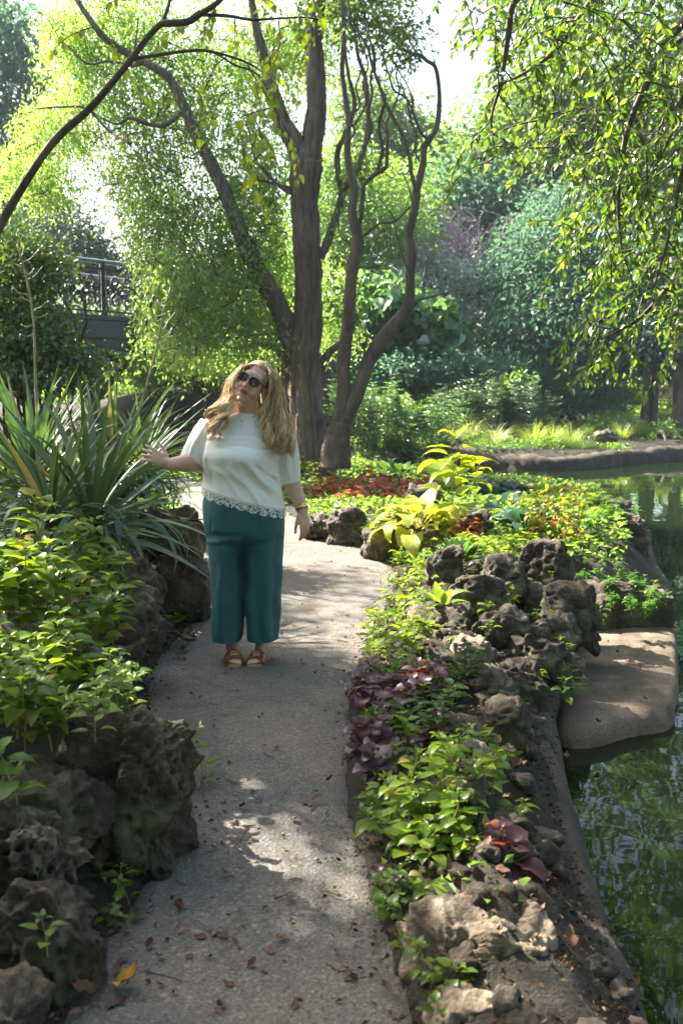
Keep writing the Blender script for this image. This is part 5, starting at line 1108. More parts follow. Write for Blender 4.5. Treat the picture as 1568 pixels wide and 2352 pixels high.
bgtree('leafy_shrub', 'bright shrub with small leaves under the bridge by the earth bank', 'shrub', [(420, 840, 19, 90, 40, .6), (500, 850, 19, 60, 40, .6), (350, 850, 19, 50, 50, .6), (560, 830, 19, 60, 50, .6)], 8000, .09, 14, .075, .04, WILLOW, 57, droop=.6, nb=8)
rg = np.random.default_rng(360)
def far_cover():
    rng = np.random.default_rng(61); n = 75000
    x = rng.uniform(-4, 12, n); y = rng.uniform(17.2, 27, n)
    dw = sdist(x, y, POND_POLY); keep = (dw > .12) & (sdist(x, y, PATH_POLY) > .15) & (fbm(np.stack([x*.8, y*.8, x*0], 1), 3, 2) + .35 > rng.random(n)*.8)
    x, y, dw = x[keep], y[keep], dw[keep]; z = height(x, y)
    tall = .04 + .22*np.clip(fbm(np.stack([x*.9, y*.9, x*0 + 5], 1), 3, 7) + .4, 0, 1)
    pos = np.stack([x, y, z + rng.random(len(x))*tall], 1)
    d = rng.normal(size=pos.shape); d[:, 2] = np.abs(d[:, 2])*.6
    L = rng.uniform(.05, .10, len(x))
    tag(obj('ground_cover', leaves_mesh('ground_cover', pos, d, L, L*.5, GR_COV, np.clip(rng.random(len(x))*.5 + .5*vnoise(pos*.7), 0, 1), rng, .2)), 'low green ground cover on the far bank', 'ground cover', kind='stuff')
GR_COV = leafmat('cover_leaf', [(0, (0.07, 0.145, 0.03)), (1, (0.20, 0.28, 0.06))], .5, .03)
far_cover()
def meadow():
    rng = np.random.default_rng(68); n = 26000; x = rng.uniform(-22, 26, n); y = rng.uniform(26.5, 60, n); pos = np.stack([x, y, height(x, y) + rng.random(n)*.3], 1)
    d = rng.normal(size=pos.shape); d[:, 2] = np.abs(d[:, 2]); L = rng.uniform(.15, .4, n)
    tag(obj('meadow', leaves_mesh('meadow', pos, d, L, L*.4, GR_COV, rng.random(n), rng, .2)), 'rough grass of the park behind the far bank', 'grass', kind='stuff')
meadow()
def near_cover():
    """creeping seedlings between the rocks and plants of both beds"""
    rng = np.random.default_rng(62); n = 60000
    x = rng.uniform(-4.5, 4.4, n); y = rng.uniform(1.8, 17.5, n); dp = sdist(x, y, PATH_POLY); dw = sdist(x, y, POND_POLY)
    nz = fbm(np.stack([x*1.5, y*1.5, x*0], 1), 3, 12)
    keep = (dp > .06) & (dw > .34) & (nz + .25 + .45*sstep(y, 5, 9) - .2*(y < 4.2) > rng.random(n)*.9)
    x, y = x[keep], y[keep]; pos = np.stack([x, y, height(x, y) + rng.random(len(x))*(.055 + .06*sstep(y, 6, 9) - .07*sstep(y, 10.5, 12.5)) + .005], 1)
    d = rng.normal(size=pos.shape); d[:, 2] = np.abs(d[:, 2])*.4; L = rng.uniform(.025, .06, len(x))*(1 + .8*sstep(y, 6, 10))
    tag(obj('creeping_cover', leaves_mesh('creeping_cover', pos, d, L, L*.6, GR_COV, rng.random(len(x)), rng, .2)), 'small creeping leaves covering the soil of both beds', 'ground cover', kind='stuff')
near_cover()

# ------------------------------------------------------------------ left shrub, overhanging branch, elm
def left_shrub():
    T = thing('leafy_shrub', (0, 0, 0), 'dark glossy shrub at the left edge in front of the bridge', 'shrub')
    B = [pblob(*b) for b in [(30, 640, 9.5, 100, 90, .6), (95, 610, 9.5, 60, 50, .5), (150, 640, 9.4, 40, 25, .3), (60, 760, 9.3, 120, 80, .6), (130, 800, 9.3, 60, 60, .5), (20, 850, 9.2, 120, 60, .5), (140, 850, 9.2, 80, 45, .5), (-60, 700, 9.6, 90, 160, .7), (40, 560, 9.6, 60, 50, .4), (215, 840, 9.3, 45, 40, .3)]]
    o, C = crown('crown', B, 13000, .07, 12, .055, .032, SHRUB_D, T, 71, .25, .42, True, keep=lambda C: ~((proj(C)[0] > 150 + 40*(np.abs(proj(C)[1] - 720) > 75)) & (proj(C)[1] > 590) & (proj(C)[1] < 800)))
    rng = np.random.default_rng(3); mb = MB(); c = P(60, 900, 9.5); c[2] = hz(c[0], c[1])
    for k in range(5): branches_to(mb, c + rng.normal(size=3)*[.15, .1, 0], C, rng, .022, 7)
    obj('stems', mb.mesh('stems', BARK3), T)
left_shrub()

def leaf_points(paths, step, rng, side=.9):
    pos = []; dr = []
    for p in paths:
        L = np.concatenate([[0], np.cumsum(np.linalg.norm(np.diff(p, axis=0), axis=1))]); s = np.arange(.05, L[-1], step); sg = 1
        for t in s:
            q = np.array([np.interp(t, L, p[:, k]) for k in range(3)]); q2 = np.array([np.interp(min(t + .02, L[-1]), L, p[:, k]) for k in range(3)])
            T = unit(q2 - q + 1e-6); S = unit(np.cross(T, [0, 0, 1]) + rng.normal(size=3)*.35); sg = -sg
            pos.append(q); dr.append(T*.6 + S*sg*side + np.array([0, 0, -.45]) + rng.normal(size=3)*.2)
    return np.array(pos), np.array(dr)
def leafy_tree(T, paths, step, L, W, m, mo, seed, singles=300):
    """the leaves that show largest are pieces of their own, the rest one mass"""
    rng = np.random.default_rng(seed); pos, dr = leaf_points(paths, step, rng)
    inv = pos - np.array([0, 0, CAMH]); yy = inv[:, 1]; uu = 784 + FPX*inv[:, 0]/np.maximum(yy, .1); vis = (uu > 0) & (uu < 1568) & (inv[:, 2] < yy*.34)
    order = np.argsort(np.where(vis, yy, 1e6)); pick = order[:singles]; rest = order[singles:]
    ms = [leaf_mesh('leaf', L, W, mo, 'ovate', .12, .3, dp, ns=5, seed=i) for i, dp in enumerate((.3, .7, 1.1))]
    for k in pick: put_leaf(ms[rng.integers(3)], T, pos[k], dr[k], rng.uniform(.7, 1.2), rng, .9)
    Lr = L*rng.uniform(.7, 1.2, len(rest))
    o = obj('foliage', leaves_mesh('foliage', pos[rest], dr[rest], Lr, Lr*W/L, m, rng.random(len(rest)), rng, .2, .8, True), T); o['kind'] = 'stuff'

def elm():
    rng = np.random.default_rng(91)
    T = thing('elm_tree', (0, 0, 0), 'dark-leaved tree hanging its branches over the pond at upper right', 'tree')
    tr = np.array([5.4, 5.2, 0.])
    mb = MB(); mb.add(*tube([[5.6, 5.0, -.4], [5.5, 5.1, 1.5], [5.1, 5.4, 3.5], [4.6, 5.8, 5.2], [4.2, 6.2, 6.4]], [.32, .26, .22, .16, .1], 14, 5, .15, 7)); obj('trunk', mb.mesh('trunk', BARK), T)
    hub = np.array([4.9, 5.55, 4.4])
    def px(l): return np.array([P(*q) for q in l])
    boughs = [px([(1900, -200, 6.2), (1700, -160, 6.2), (1500, -120, 6.2), (1320, -70, 6.1), (1190, -10, 6.0), (1165, 90, 6.0), (1150, 190, 6.), (1128, 270, 6.), (1135, 360, 6.)]),
              px([(1900, -250, 6.6), (1650, -200, 6.8), (1450, -110, 6.8), (1330, 40, 6.7), (1270, 120, 6.6), (1200, 170, 6.5), (1130, 200, 6.4)]),
              px([(1900, -150, 6.6), (1700, -60, 6.6), (1560, 60, 6.5), (1490, 180, 6.4), (1440, 300, 6.4), (1420, 430, 6.4), (1425, 560, 6.4), (1450, 640, 6.4)]),
              px([(1900, -100, 7.2), (1750, 0, 7.2), (1600, 140, 7.2), (1540, 300, 7.1), (1480, 420, 7.0), (1390, 500, 6.9), (1340, 560, 6.8)]),
              px([(1900, 0, 6.2), (1750, 120, 6.2), (1620, 260, 6.2), (1560, 420, 6.2), (1530, 560, 6.2), (1500, 660, 6.2)]),
              px([(1900, -300, 7.6), (1600, -200, 7.8), (1400, -100, 7.8), (1280, 0, 7.7), (1180, 60, 7.6), (1090, 80, 7.6)]),
              px([(1900, 100, 6.8), (1750, 300, 6.8), (1650, 480, 6.8), (1560, 620, 6.7), (1480, 720, 6.6), (1400, 770, 6.5), (1330, 800, 6.5)]),
              px([(1900, -100, 8.4), (1700, 0, 8.4), (1550, 100, 8.4), (1430, 200, 8.3), (1330, 280, 8.2), (1260, 350, 8.2)])]
    for k, b in enumerate(boughs):
        b = np.vstack([hub + rng.normal(size=3)*.05, b]); obj('bough', mesh_np('bough', *tube(b, .05*np.linspace(1, .16, len(b))**1.5 + .0015, 8, 5, .1, 8, k), BARK2), T)
    paths = []; tw = MB()
    starts = []
    for b in boughs:
        for t in np.linspace(.28, 1, 11): k = t*(len(b) - 1); i = min(int(k), len(b) - 2); starts.append(b[i]*(1 - k + i) + b[i + 1]*(k - i))
    poly = np.array([(1060, -60), (1110, 60), (1090, 150), (1180, 200), (1200, 330), (1240, 420), (1330, 420), (1345, 560), (1330, 660), (1420, 640), (1450, 700), (1300, 790), (1300, 820), (1430, 800), (1500, 760), (1640, 840), (1700, -100)], float)
    r2 = np.random.default_rng(17); k = 0
    while k < 320:
        u, v = r2.uniform(1060, 1640), r2.uniform(-90, 800)
        if sdist(np.array([u]), np.array([v]), poly)[0] > -8: continue
        if u < 1280 and r2.random() < .45: continue
        starts.append(P(u, v - 60, r2.uniform(5.6, 8.6))); k += 1
    for s in starts:
        p = twig_path(s, [r2.normal()*.8 - .35, r2.normal()*.5, r2.uniform(-.6, .25)], r2.uniform(.28, .62), 6, r2, .22, .22)
        paths.append(p); tw.add(*tube(p, np.linspace(.0055, .002, len(p)), 4, 1, cap=False, spline=False))
    obj('twigs', tw.mesh('twigs', BARK3), T)['kind'] = 'stuff'
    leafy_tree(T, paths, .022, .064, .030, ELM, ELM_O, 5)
    # crown above and behind the frame: shades the pond and shows in it
    cb = [(4.6, 6.5, 6.5, 2.2, 2.2, 1.2, 1), (3.0, 7.4, 6.2, 1.6, 1.6, .9, 1), (6.3, 5.0, 5.5, 2.0, 2.4, 1.6, 1), (5.2, 8.6, 6.2, 1.8, 1.8, 1.2, 1), (3.2, 4.6, 6.4, 1.6, 1.5, .8, 1), (5.8, 3.0, 5.6, 1.6, 1.6, 1.4, 1), (7.5, 9.5, 5.0, 2.2, 2.2, 2.0, 1), (9.5, 12.5, 4.6, 2.4, 2.4, 2.4, 1), (7.2, 6.6, 4.4, 1.6, 2.0, 1.8, 1), (8.8, 15.5, 4.5, 2., 2.2, 2.2, 1), (4.8, 11, 8, 1.8, 1.8, 1.6, .4), (3.6, 9, 6.9, 1.2, 1.2, .9, 1), (6.2, 14, 9, 2, 2, 2.2, .4), (2.4, 7.6, 6.4, 1., 1., .7, 1), (7.5, 12, 9, 2, 2, 2.4, .4), (3.4, 6.6, 7.6, 1.4, 1.4, 1, 1)]
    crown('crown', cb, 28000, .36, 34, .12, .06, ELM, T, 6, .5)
elm()

def shade(gx, gy, z, gz=0.0):
    t = (z - gz)/SUNV.z; return np.array([gx + SUNV.x*t, gy + SUNV.y*t, z])
def overhang():
    rng = np.random.default_rng(23)
    T = thing('lime_leaved_tree', (0, 0, 0), 'tree whose long bare limb arches in from the left edge, with round lime leaves', 'tree')
    D = 6.3; base = np.array([-4.3, 5.2, hz(-4.3, 5.2) - .2])
    p0 = P(-60, 640, D)
    mb = MB(); mb.add(*tube([base, base + [.05, 0, 1.0], base + [.1, .1, 2.6], base + [-.2, .5, 4.4], base + [0, 1.0, 6.2]], [.24, .19, .17, .12, .07], 12, 5, .15, 7)); obj('trunk', mb.mesh('trunk', BARK2), T)
    limb = np.vstack([base + [.05, 0, 1.2], P(-160, 800, D + .1), [P(*q) for q in [(-60, 640, D), (0, 520, D), (58, 420, D), (128, 320, D), (205, 250, D), (282, 160, D), (340, 85, D), (372, 52, D)]]])
    obj('limb', mesh_np('limb', *tube(limb, np.array([.055, .045, .035, .029, .026, .0235, .021, .019, .0175, .017]), 12, 8, .10, 9, 2), BARK2), T)
    def br(l, r0, r1): 
        q = np.array([P(*a) for a in l]); obj('branch', mesh_np('branch', *tube(q, np.linspace(r0, r1, len(q)), 8, 5, .08, 9), BARK2), T); return q
    bs = [br([(370, 54, D), (430, 50, D), (460, 32, D), (500, 5, D), (540, -40, D)], .024, .014), br([(374, 50, D), (385, 20, D), (395, -20, D)], .014, .008),
          br([(308, 134, D), (350, 128, D), (420, 118, D), (470, 116, D), (530, 130, D), (580, 150, D), (620, 180, D - .1)], .013, .005), br([(455, 34, D), (520, 36, D), (580, 45, D), (640, 42, D), (700, 40, D - .1), (745, 48, D - .1)], .012, .004),
          br([(306, 130, D), (312, 95, D), (318, 40, D)], .007, .003), br([(470, 116, D), (500, 125, D), (540, 150, D), (590, 170, D), (630, 240, D), (650, 330, D)], .008, .003)]
    rb = [P(u, v, D + rng.uniform(-.5, .5)) for u, v in [(560, 20), (600, 60), (640, 100), (680, 60), (700, 20), (620, 150), (570, 200), (600, 250), (640, 200), (560, 300), (520, 250), (590, 330), (620, 300), (550, 370), (520, 180), (660, 140), (600, 400), (540, 90), (500, 60), (710, 90), (730, 30), (460, 70), (215, 110), (240, 130), (590, 440), (680, 10), (520, 330), (630, 20)]]
    paths = []; tw = MB()
    for s in rb + [b[-1] for b in bs]:
        p = twig_path(s + [0, 0, .12], [rng.normal()*.7, rng.normal()*.4, -.3], rng.uniform(.25, .5), 5, rng, .25, .22); paths.append(p); tw.add(*tube(p, np.linspace(.004, .0015, len(p)), 4, 1, cap=False, spline=False))
    obj('twigs', tw.mesh('twigs', BARK3), T)['kind'] = 'stuff'
    leafy_tree(T, paths, .033, .058, .042, LIMEL, LIMEL_O, 7)
    # unseen canopy overhead, clumps placed so their shade falls on chosen spots
    cb = []
    for (gx, gy, z, r) in SHADE: c = shade(gx, gy, z); cb.append((c[0], c[1], c[2], r, r, r*.6, 1))
    # gaps cut into the canopy so that these spots get sun
    def keep(C):
        k = np.ones(len(C), bool); sv = np.array(SUNV)
        for (p, r) in OPEN:
            d = C - p; t = d @ sv; k &= np.linalg.norm(d - t[:, None]*sv, axis=1) > r
        return k
    crown('crown', cb, 54000, .17, 14, .085, .06, LIMEL, T, 8, .4, .6, keep=keep)
    mb = MB(); hub = base + [-.2, .5, 4.4]
    for c in cb[::7]: e = np.array(c[:3]); mb.add(*tube([hub, hub*.5 + e*.5 + [0, 0, .3], e], [.02, .013, .006], 6, 5))
    obj('boughs', mb.mesh('boughs', BARK2), T)
SHADE = [(-.1, 4.3, 5.5, .5), (-.05, 3.9, 5.6, .5), (-.1, 3.5, 5.5, .45), (-.3, 4.3, 6.0, .5), (.05, 4.7, 6, .45), (-.15, 3.1, 5.6, .4), (1.6, 3.5, 7.4, .8), (2.3, 4.4, 7.6, .9), (1.5, 2.5, 7., .7), (2.6, 3.2, 7.6, .9), (1.9, 5.3, 7.6, .6), (-.3, 6.1, 6.6, .5), (0., 5.7, 6.4, .5), (.25, 6.5, 6.8, .45), (-.6, 6.9, 6.8, .5), (-.1, 7.6, 7, .4), (-.2, 4.5, 5.6, .6), (-.2, 3.8, 5.4, .5), (-.6, 3.4, 5.3, .5), (-.6, 4.6, 6.2, 1.1), (.2, 4.3, 6.4, .8), (-.3, 3.4, 5.8, .9), (-.9, 2.7, 5.6, .9), (.0, 2.4, 5.8, .8), (-.2, 2.9, 5.4, .5), (-.4, 4.0, 5.4, .6), (-.8, 3.2, 5.2, .6), (-.3, 2.0, 5.3, .6), (.0, 4.9, 6, .5), (-1.0, 5.6, 6.6, .9), (.9, 5.3, 6.8, .8), (-1.2, 3.9, 5.6, .8), (1.4, 4.2, 6.6, .8), (.9, 6.3, 7, .6), (-.5, 1.6, 5.6, .9), (-2.2, 6.6, 6.2, .8), (1.2, 2.8, 6.2, .7), (2.4, 5.2, 7, 1.0), (-2.0, 8.0, 6.8, .8), (-.5, 5.0, 5.6, .8), (-.5, 5.6, 5.9, .6)]
OPEN = [(G(u, v, z), r + (.10 if u < 400 else .05)) for u, v, z, r in [(10, 1280, .8, .44), (90, 1250, .85, .24), (170, 1290, .8, .14), (0, 1400, .7, .38), (110, 1400, .7, .14), (300, 1540, .5, .12), (250, 1560, .5, .08), (900, 1400, .2, .42), (930, 1320, .25, .36), (900, 1480, .15, .15), (1000, 1400, .3, .25),
        (950, 1850, .2, .17), (1040, 1850, .2, .2), (980, 1950, .15, .17), (805, 1950, 0, .10), (835, 2020, 0, .09), (870, 2290, 0, .07), (1060, 2090, .15, .15), (1090, 2300, .1, .1), (1270, 1180, .5, .6), (1400, 1350, .1, .7), (1080, 1470, .25, .16), (1240, 1480, .15, .14), (1150, 1340, .3, .24), (1200, 1270, .3, .3), (1200, 1650, .1, .1), (450, 1660, .1, .1), (1200, 1950, .15, .14), (780, 1400, 0, .2), (700, 1370, 0, .15), (830, 1640, .15, .12)]] + [(P(540, 920, 5.45), .36), (P(470, 985, 5.45), .3), (P(610, 838, 5.45), .3), (P(600, 1350, 5.45), .2), (P(70, 1000, 6.8), .3), (P(300, 960, 6.8), .3)]
overhang()

# ------------------------------------------------------------------ the person
YB0 = 5.45
def Z(px, py, dy=0.0):
    """point of the enlarged crop of the figure -> world, dy metres behind the plane of the body"""
    return P((450 + px/1.881)/1.5944, (1250 + py/1.881)/1.5944, YB0 + dy)
PXM = np.linalg.norm(Z(1000, 1000) - Z(1100, 1000))/100.0           # metres per crop pixel
def ell(c, r, M=None, sub=3):
    V, F = ico(sub); V = V*np.asarray(r)
    if M is not None: V = V @ np.asarray(M).T
    return V + np.asarray(c), F
def cap(p0, r0, p1, r1, sides=14):
    p0, p1 = np.asarray(p0, float), np.asarray(p1, float); d = p1 - p0; L = np.linalg.norm(d); d = d/(L + 1e-9); pts = []; rr = []
    for a in (-.98, -.85, -.6, -.3): pts.append(p0 + d*r0*a); rr.append(r0*math.sqrt(1 - a*a))
    for t in np.linspace(0, 1, 6): pts.append(p0 + d*L*t); rr.append(r0*(1 - t) + r1*t)
    for a in (.3, .6, .85, .98): pts.append(p1 + d*r1*a); rr.append(r1*math.sqrt(1 - a*a))
    return tube(pts, rr, sides, 1, spline=False)
def loft(rings, seg=48, ex=2.25):
    """rings: (left point, right point, front depth, back depth); closed at both ends"""
    R = []
    th = np.linspace(0, 2*PI, seg, endpoint=False); c, s = np.cos(th), np.sin(th)
    cc = np.sign(c)*np.abs(c)**(2/ex); ss = np.sign(s)*np.abs(s)**(2/ex)
    for (l, r, f, b) in rings:
        l, r = np.asarray(l), np.asarray(r); m = (l + r)/2; h = (r - l)/2
        R.append(m + cc[:, None]*h + np.where(ss < 0, f, b)[:, None]*ss[:, None]*np.array([0, 1.0, 0]))
    R = np.array(R); n = len(R)                      # smooth in between
    t = np.linspace(0, n - 1, (n - 1)*5 + 1); i = np.clip(t.astype(int), 0, n - 2); f = (t - i)[:, None, None]
    p0 = R[np.clip(i - 1, 0, n - 1)]; p1 = R[i]; p2 = R[i + 1]; p3 = R[np.clip(i + 2, 0, n - 1)]
    R = .5*(2*p1 + (p2 - p0)*f + (2*p0 - 5*p1 + 4*p2 - p3)*f**2 + (3*p1 - p0 - 3*p2 + p3)*f**3)
    n = len(R); V = R.reshape(-1, 3); k = np.arange(seg); F = []
    for j in range(n - 1): F.append(np.stack([j*seg + k, (j + 1)*seg + k, (j + 1)*seg + (k + 1) % seg, j*seg + (k + 1) % seg], 1))
    V = np.vstack([V, R[0].mean(0), R[-1].mean(0)]); m = n*seg
    T = np.vstack([np.stack([np.full(seg, m), k, (k + 1) % seg], 1), np.stack([np.full(seg, m + 1), (n - 1)*seg + (k + 1) % seg, (n - 1)*seg + k], 1)])
    return V, [np.vstack(F), T]
def fuse(name, pieces, voxel, it=6, fac=.5):
    """one continuous skin over overlapping forms"""
    mb = MB()
    for V, F in pieces: mb.add(V, F)
    me = mb.mesh(name + '_raw'); bm = bmesh.new(); bm.from_mesh(me); bmesh.ops.recalc_face_normals(bm, faces=bm.faces[:]); bm.to_mesh(me); bm.free()
    o = bpy.data.objects.new('tmp', me); COL.objects.link(o)
    r = o.modifiers.new('r', 'REMESH'); r.mode = 'VOXEL'; r.voxel_size = voxel
    s = o.modifiers.new('s', 'SMOOTH'); s.iterations = it; s.factor = fac
    dg = bpy.context.evaluated_depsgraph_get(); dg.update()
    out = bpy.data.meshes.new_from_object(o.evaluated_get(dg)); out.name = name
    bpy.data.objects.remove(o); bpy.data.meshes.remove(me)
    out.polygons.foreach_set('use_smooth', np.ones(len(out.polygons), bool))
    return out
def vco(me): a = np.empty(len(me.vertices)*3, np.float32); me.vertices.foreach_get('co', a); return a.reshape(-1, 3).astype(float)
def vno(me): a = np.empty(len(me.vertices)*3, np.float32); me.vertices.foreach_get('normal', a); return a.reshape(-1, 3).astype(float)
def setco(me, V): me.vertices.foreach_set('co', np.asarray(V, np.float32).ravel()); me.update()

def build_person():
    T = thing('person', (G(570, 1530)[0], YB0, 0), 'woman in white lace-hemmed top, teal wide trousers and sunglasses standing on the path', 'person')
    off = np.array(T.location)
    def part(name, me, m=None, par=T):
        if m is not None: me.materials.clear(); me.materials.append(m)
        o = obj(name, me, par)
        if par is T: o.location = -Vector(off)
        return o
    # ---- materials
    skin, n, l, b = mat('skin')
    a = n.new('ShaderNodeAttribute'); a.attribute_name = 'lips'; t = noise_node(n, l, 14, 3)
    r = ramp(n, [(.3, (0.56, 0.335, 0.24)), (.7, (0.66, 0.42, 0.31))]); l.new(t.outputs[0], r.inputs[0])
    mx = n.new('ShaderNodeMix'); mx.data_type = 'RGBA'; l.new(a.outputs['Fac'], mx.inputs[0]); l.new(r.outputs[0], mx.inputs[6]); mx.inputs[7].default_value = (0.36, 0.055, 0.06, 1)
    l.new(mx.outputs[2], b.inputs['Base Color']); b.inputs['Roughness'].default_value = .48
    b.inputs['Subsurface Weight'].default_value = .18; b.inputs['Subsurface Radius'].default_value = (.012, .005, .003); b.inputs['Subsurface Scale'].default_value = 1.0
    shirt, n, l, b = mat('white_jersey')
    b.inputs['Base Color'].default_value = (0.84, 0.82, 0.77, 1); b.inputs['Roughness'].default_value = .85; b.inputs['Sheen Weight'].default_value = .15
    t = noise_node(n, l, 700, 2); bp = n.new('ShaderNodeBump'); bp.inputs['Strength'].default_value = .12; bp.inputs['Distance'].default_value = .002; l.new(t.outputs[0], bp.inputs['Height']); l.new(bp.outputs[0], b.inputs['Normal'])
    teal, n, l, b = mat('teal_cloth')
    t = noise_node(n, l, 160, 3, .6, stretch=(1, 1, .25)); r = ramp(n, [(.3, (0.006, 0.070, 0.076)), (.7, (0.010, 0.105, 0.112))]); l.new(t.outputs[0], r.inputs[0]); l.new(r.outputs[0], b.inputs['Base Color'])
    b.inputs['Roughness'].default_value = .68; b.inputs['Sheen Weight'].default_value = .04
    bp = n.new('ShaderNodeBump'); bp.inputs['Strength'].default_value = .2; bp.inputs['Distance'].default_value = .003; l.new(t.outputs[0], bp.inputs['Height']); l.new(bp.outputs[0], b.inputs['Normal'])
    hairm, n, l, b = mat('blond_hair')
    at = n.new('ShaderNodeAttribute'); at.attribute_name = 'tint'; r = ramp(n, [(0, (0.17, 0.095, 0.045)), (.4, (0.40, 0.25, 0.11)), (.75, (0.64, 0.455, 0.23)), (1, (0.82, 0.66, 0.41))]); l.new(at.outputs['Fac'], r.inputs[0]); l.new(r.outputs[0], b.inputs['Base Color'])
    b.inputs['Roughness'].default_value = .42; b.inputs['Specular IOR Level'].default_value = .5
    gold = simple('gold', (0.70, 0.48, 0.17), .22, 1.0, .1, 30)
    black = simple('black_plastic', (0.012, 0.010, 0.010), .12, 0, .2, 20)
    lens, n, l, b = mat('tinted_lens'); b.inputs['Base Color'].default_value = (0.030, 0.010, 0.006, 1); b.inputs['Roughness'].default_value = .04
    leather = simple('brown_leather', (0.19, 0.040, 0.014), .35, 0, .2, 60, .1); soleM = simple('sole_leather', (0.40, 0.27, 0.15), .6, 0, .15, 40)
    nail = simple('nail_polish', (0.45, 0.10, 0.09), .3, 0, .1)

    # ---- head frame
    hc = Z(900, 292, -.035)
    yaw, roll, tip = math.radians(-13), math.radians(27), math.radians(6)
    HM = np.array(Matrix.Rotation(roll, 3, 'Y') @ Matrix.Rotation(yaw, 3, 'Z') @ Matrix.Rotation(-tip, 3, 'X'))
    H = lambda x, y, z: hc + HM @ np.array([x, y, z])
    pc = []
    def he(c, r): pc.append(ell(H(*c), r, HM))
    he((0, .018, .040), (.076, .096, .088)); he((0, -.028, -.025), (.068, .068, .092)); he((0, -.040, -.082), (.050, .050, .040)); he((0, -.074, -.110), (.021, .019, .016))
    he((.037, -.060, -.048), (.030, .030, .030)); he((-.037, -.060, -.048), (.030, .030, .030)); he((0, -.070, .030), (.055, .028, .030)); he((0, -.030, -.105), (.050, .045, .028))
    pc.append(cap(H(0, -.093, .008), .009, H(0, -.113, -.030), .0125)); he((.012, -.102, -.035), (.010, .011, .008)); he((-.012, -.102, -.035), (.010, .011, .008)); he((0, -.108, -.034), (.012, .012, .009))
    he((0, -.097, -.0605), (.024, .0105, .0055)); he((0, -.096, -.0690), (.020, .0115, .0065)); he((0, -.090, -.066), (.030, .012, .016))
    for s in (-1, 1): he((s*.076, .012, -.012), (.012, .022, .032))
    nb = Z(858, 500, .0); pc.append(cap(H(0, .005, -.07), .056, nb, .058)); pc.append(cap(nb + [0, 0, .01], .06, nb + [0, .02, -.10], .085))
    # torso, arms and legs under the clothes
    pc.append(ell(Z(830, 640, .0), (.17, .085, .09))); pc.append(ell(Z(820, 830, .0), (.175, .10, .17))); pc.append(ell(Z(835, 1120, .0), (.19, .11, .16))); pc.append(ell(Z(838, 1250, .0), (.19, .12, .10)))
    Rs, Re, Rw = Z(625, 590, .02), Z(508, 835, -.02), Z(318, 848, -.17); Ls, Le, Lw = Z(1085, 665, .02), Z(1150, 930, .04), Z(1236, 1165, -.03)
    pc.append(cap(Rs, .060, Re, .050)); pc.append(cap(Re, .051, Re*.6 + Rw*.4, .049)); pc.append(cap(Re*.6 + Rw*.4, .049, Rw, .031))
    pc.append(cap(Ls, .060, Le, .050)); pc.append(cap(Le, .049, Le*.65 + Lw*.35, .046)); pc.append(cap(Le*.65 + Lw*.35, .046, Lw, .029))
    for hx, kx, ax in ((735, 725, 757), (950, 955, 958)):
        h_, k_, a_ = Z(hx, 1300, .01), Z(kx, 1700, .02), Z(ax, 2110, .03); a_[2] = .10
        pc.append(cap(h_, .088, k_, .062)); pc.append(cap(k_, .062, k_*.6 + a_*.4, .058)); pc.append(cap(k_*.6 + a_*.4, .058, a_, .036)); 
    # hands
    nails = []
    def hand(w, d, s, curl, spread, thumb, sc=1.0):
        d = unit(np.array(d, float)); s = unit(np.array(s, float) - d*np.dot(s, d)); nn = np.cross(d, s)       # nn: towards the palm
        M = np.stack([s, d, nn], 1)
        pc.append(cap(w, .028*sc, w + d*.03, .027*sc)); pc.append(ell(w + d*.055*sc, (.040*sc, .052*sc, .017*sc), M)); pc.append(ell(w + d*.080*sc, (.040*sc, .022*sc, .014*sc), M)); pc.append(ell(w + d*.045*sc + s*.022*sc + nn*.006, (.022*sc, .036*sc, .018*sc), M))
        for i, (o, L) in enumerate(((.030, .071), (.010, .079), (-.010, .074), (-.029, .060))):
            p = w + d*.088*sc + s*o*sc; a = curl[i]*.45; sp = spread*(o/.03)
            for j, (f, r) in enumerate(((.45, .0088), (.32, .0080), (.26, .0072))):
                dd = unit(d*math.cos(a) + nn*math.sin(a) + s*sp*.25); q = p + dd*L*f*sc; pc.append(cap(p, r*sc, q, r*sc*.92, 10)); p = q; a += curl[i]*(.7 if j == 0 else .55)
            nails.append((p - dd*.002*sc - np.cross(dd, s)*-.0, dd, s, nn, a))
        p = w + d*.025*sc + s*.026*sc + nn*.004; a = thumb
        for f, r in ((.040, .0125), (.032, .0105), (.026, .009)):
            dd = unit(d*math.cos(a) + s*math.sin(a) + nn*.30); q = p + dd*f*sc; pc.append(cap(p, r*sc, q, r*sc*.92, 10)); p = q; a -= .22
    hand(Rw, (-.76, -.35, .48), (.25, .25, .95), (.55, .65, .75, .9), .5, .85)
    hand(Lw, (.16, -.10, -1.0), (-.62, -.78, -.1), (.35, .5, .55, .7), .25, .45)
    # feet
    feet = []
    for ax, dirx, s in ((757, .16, 1), (958, -.16, -1)):
        a_ = Z(ax, 2110, .03); a_[2] = .075; fd = unit(np.array([dirx, -1.0, 0])); fs = np.array([-fd[1], fd[0], 0])*s*-1.0     # fs: towards the big toe
        if (fs[0] > 0) != (s > 0): fs = -fs
        heel = np.array([a_[0], a_[1] + .035, .04]); base = np.array([a_[0], a_[1], 0])
        pc.append(cap([a_[0], a_[1], .16], .036, a_, .040)); pc.append(cap(heel + [0, 0, .015], .036, base + fd*.10 + [0, 0, .043], .032)); pc.append(ell(base + fd*.125 + [0, 0, .040], (.043, .05, .020), np.stack([fs, fd, np.array([0, 0, 1.])], 1))); pc.append(cap(a_ + fd*.02, .036, base + fd*.10 + [0, 0, .042], .026))
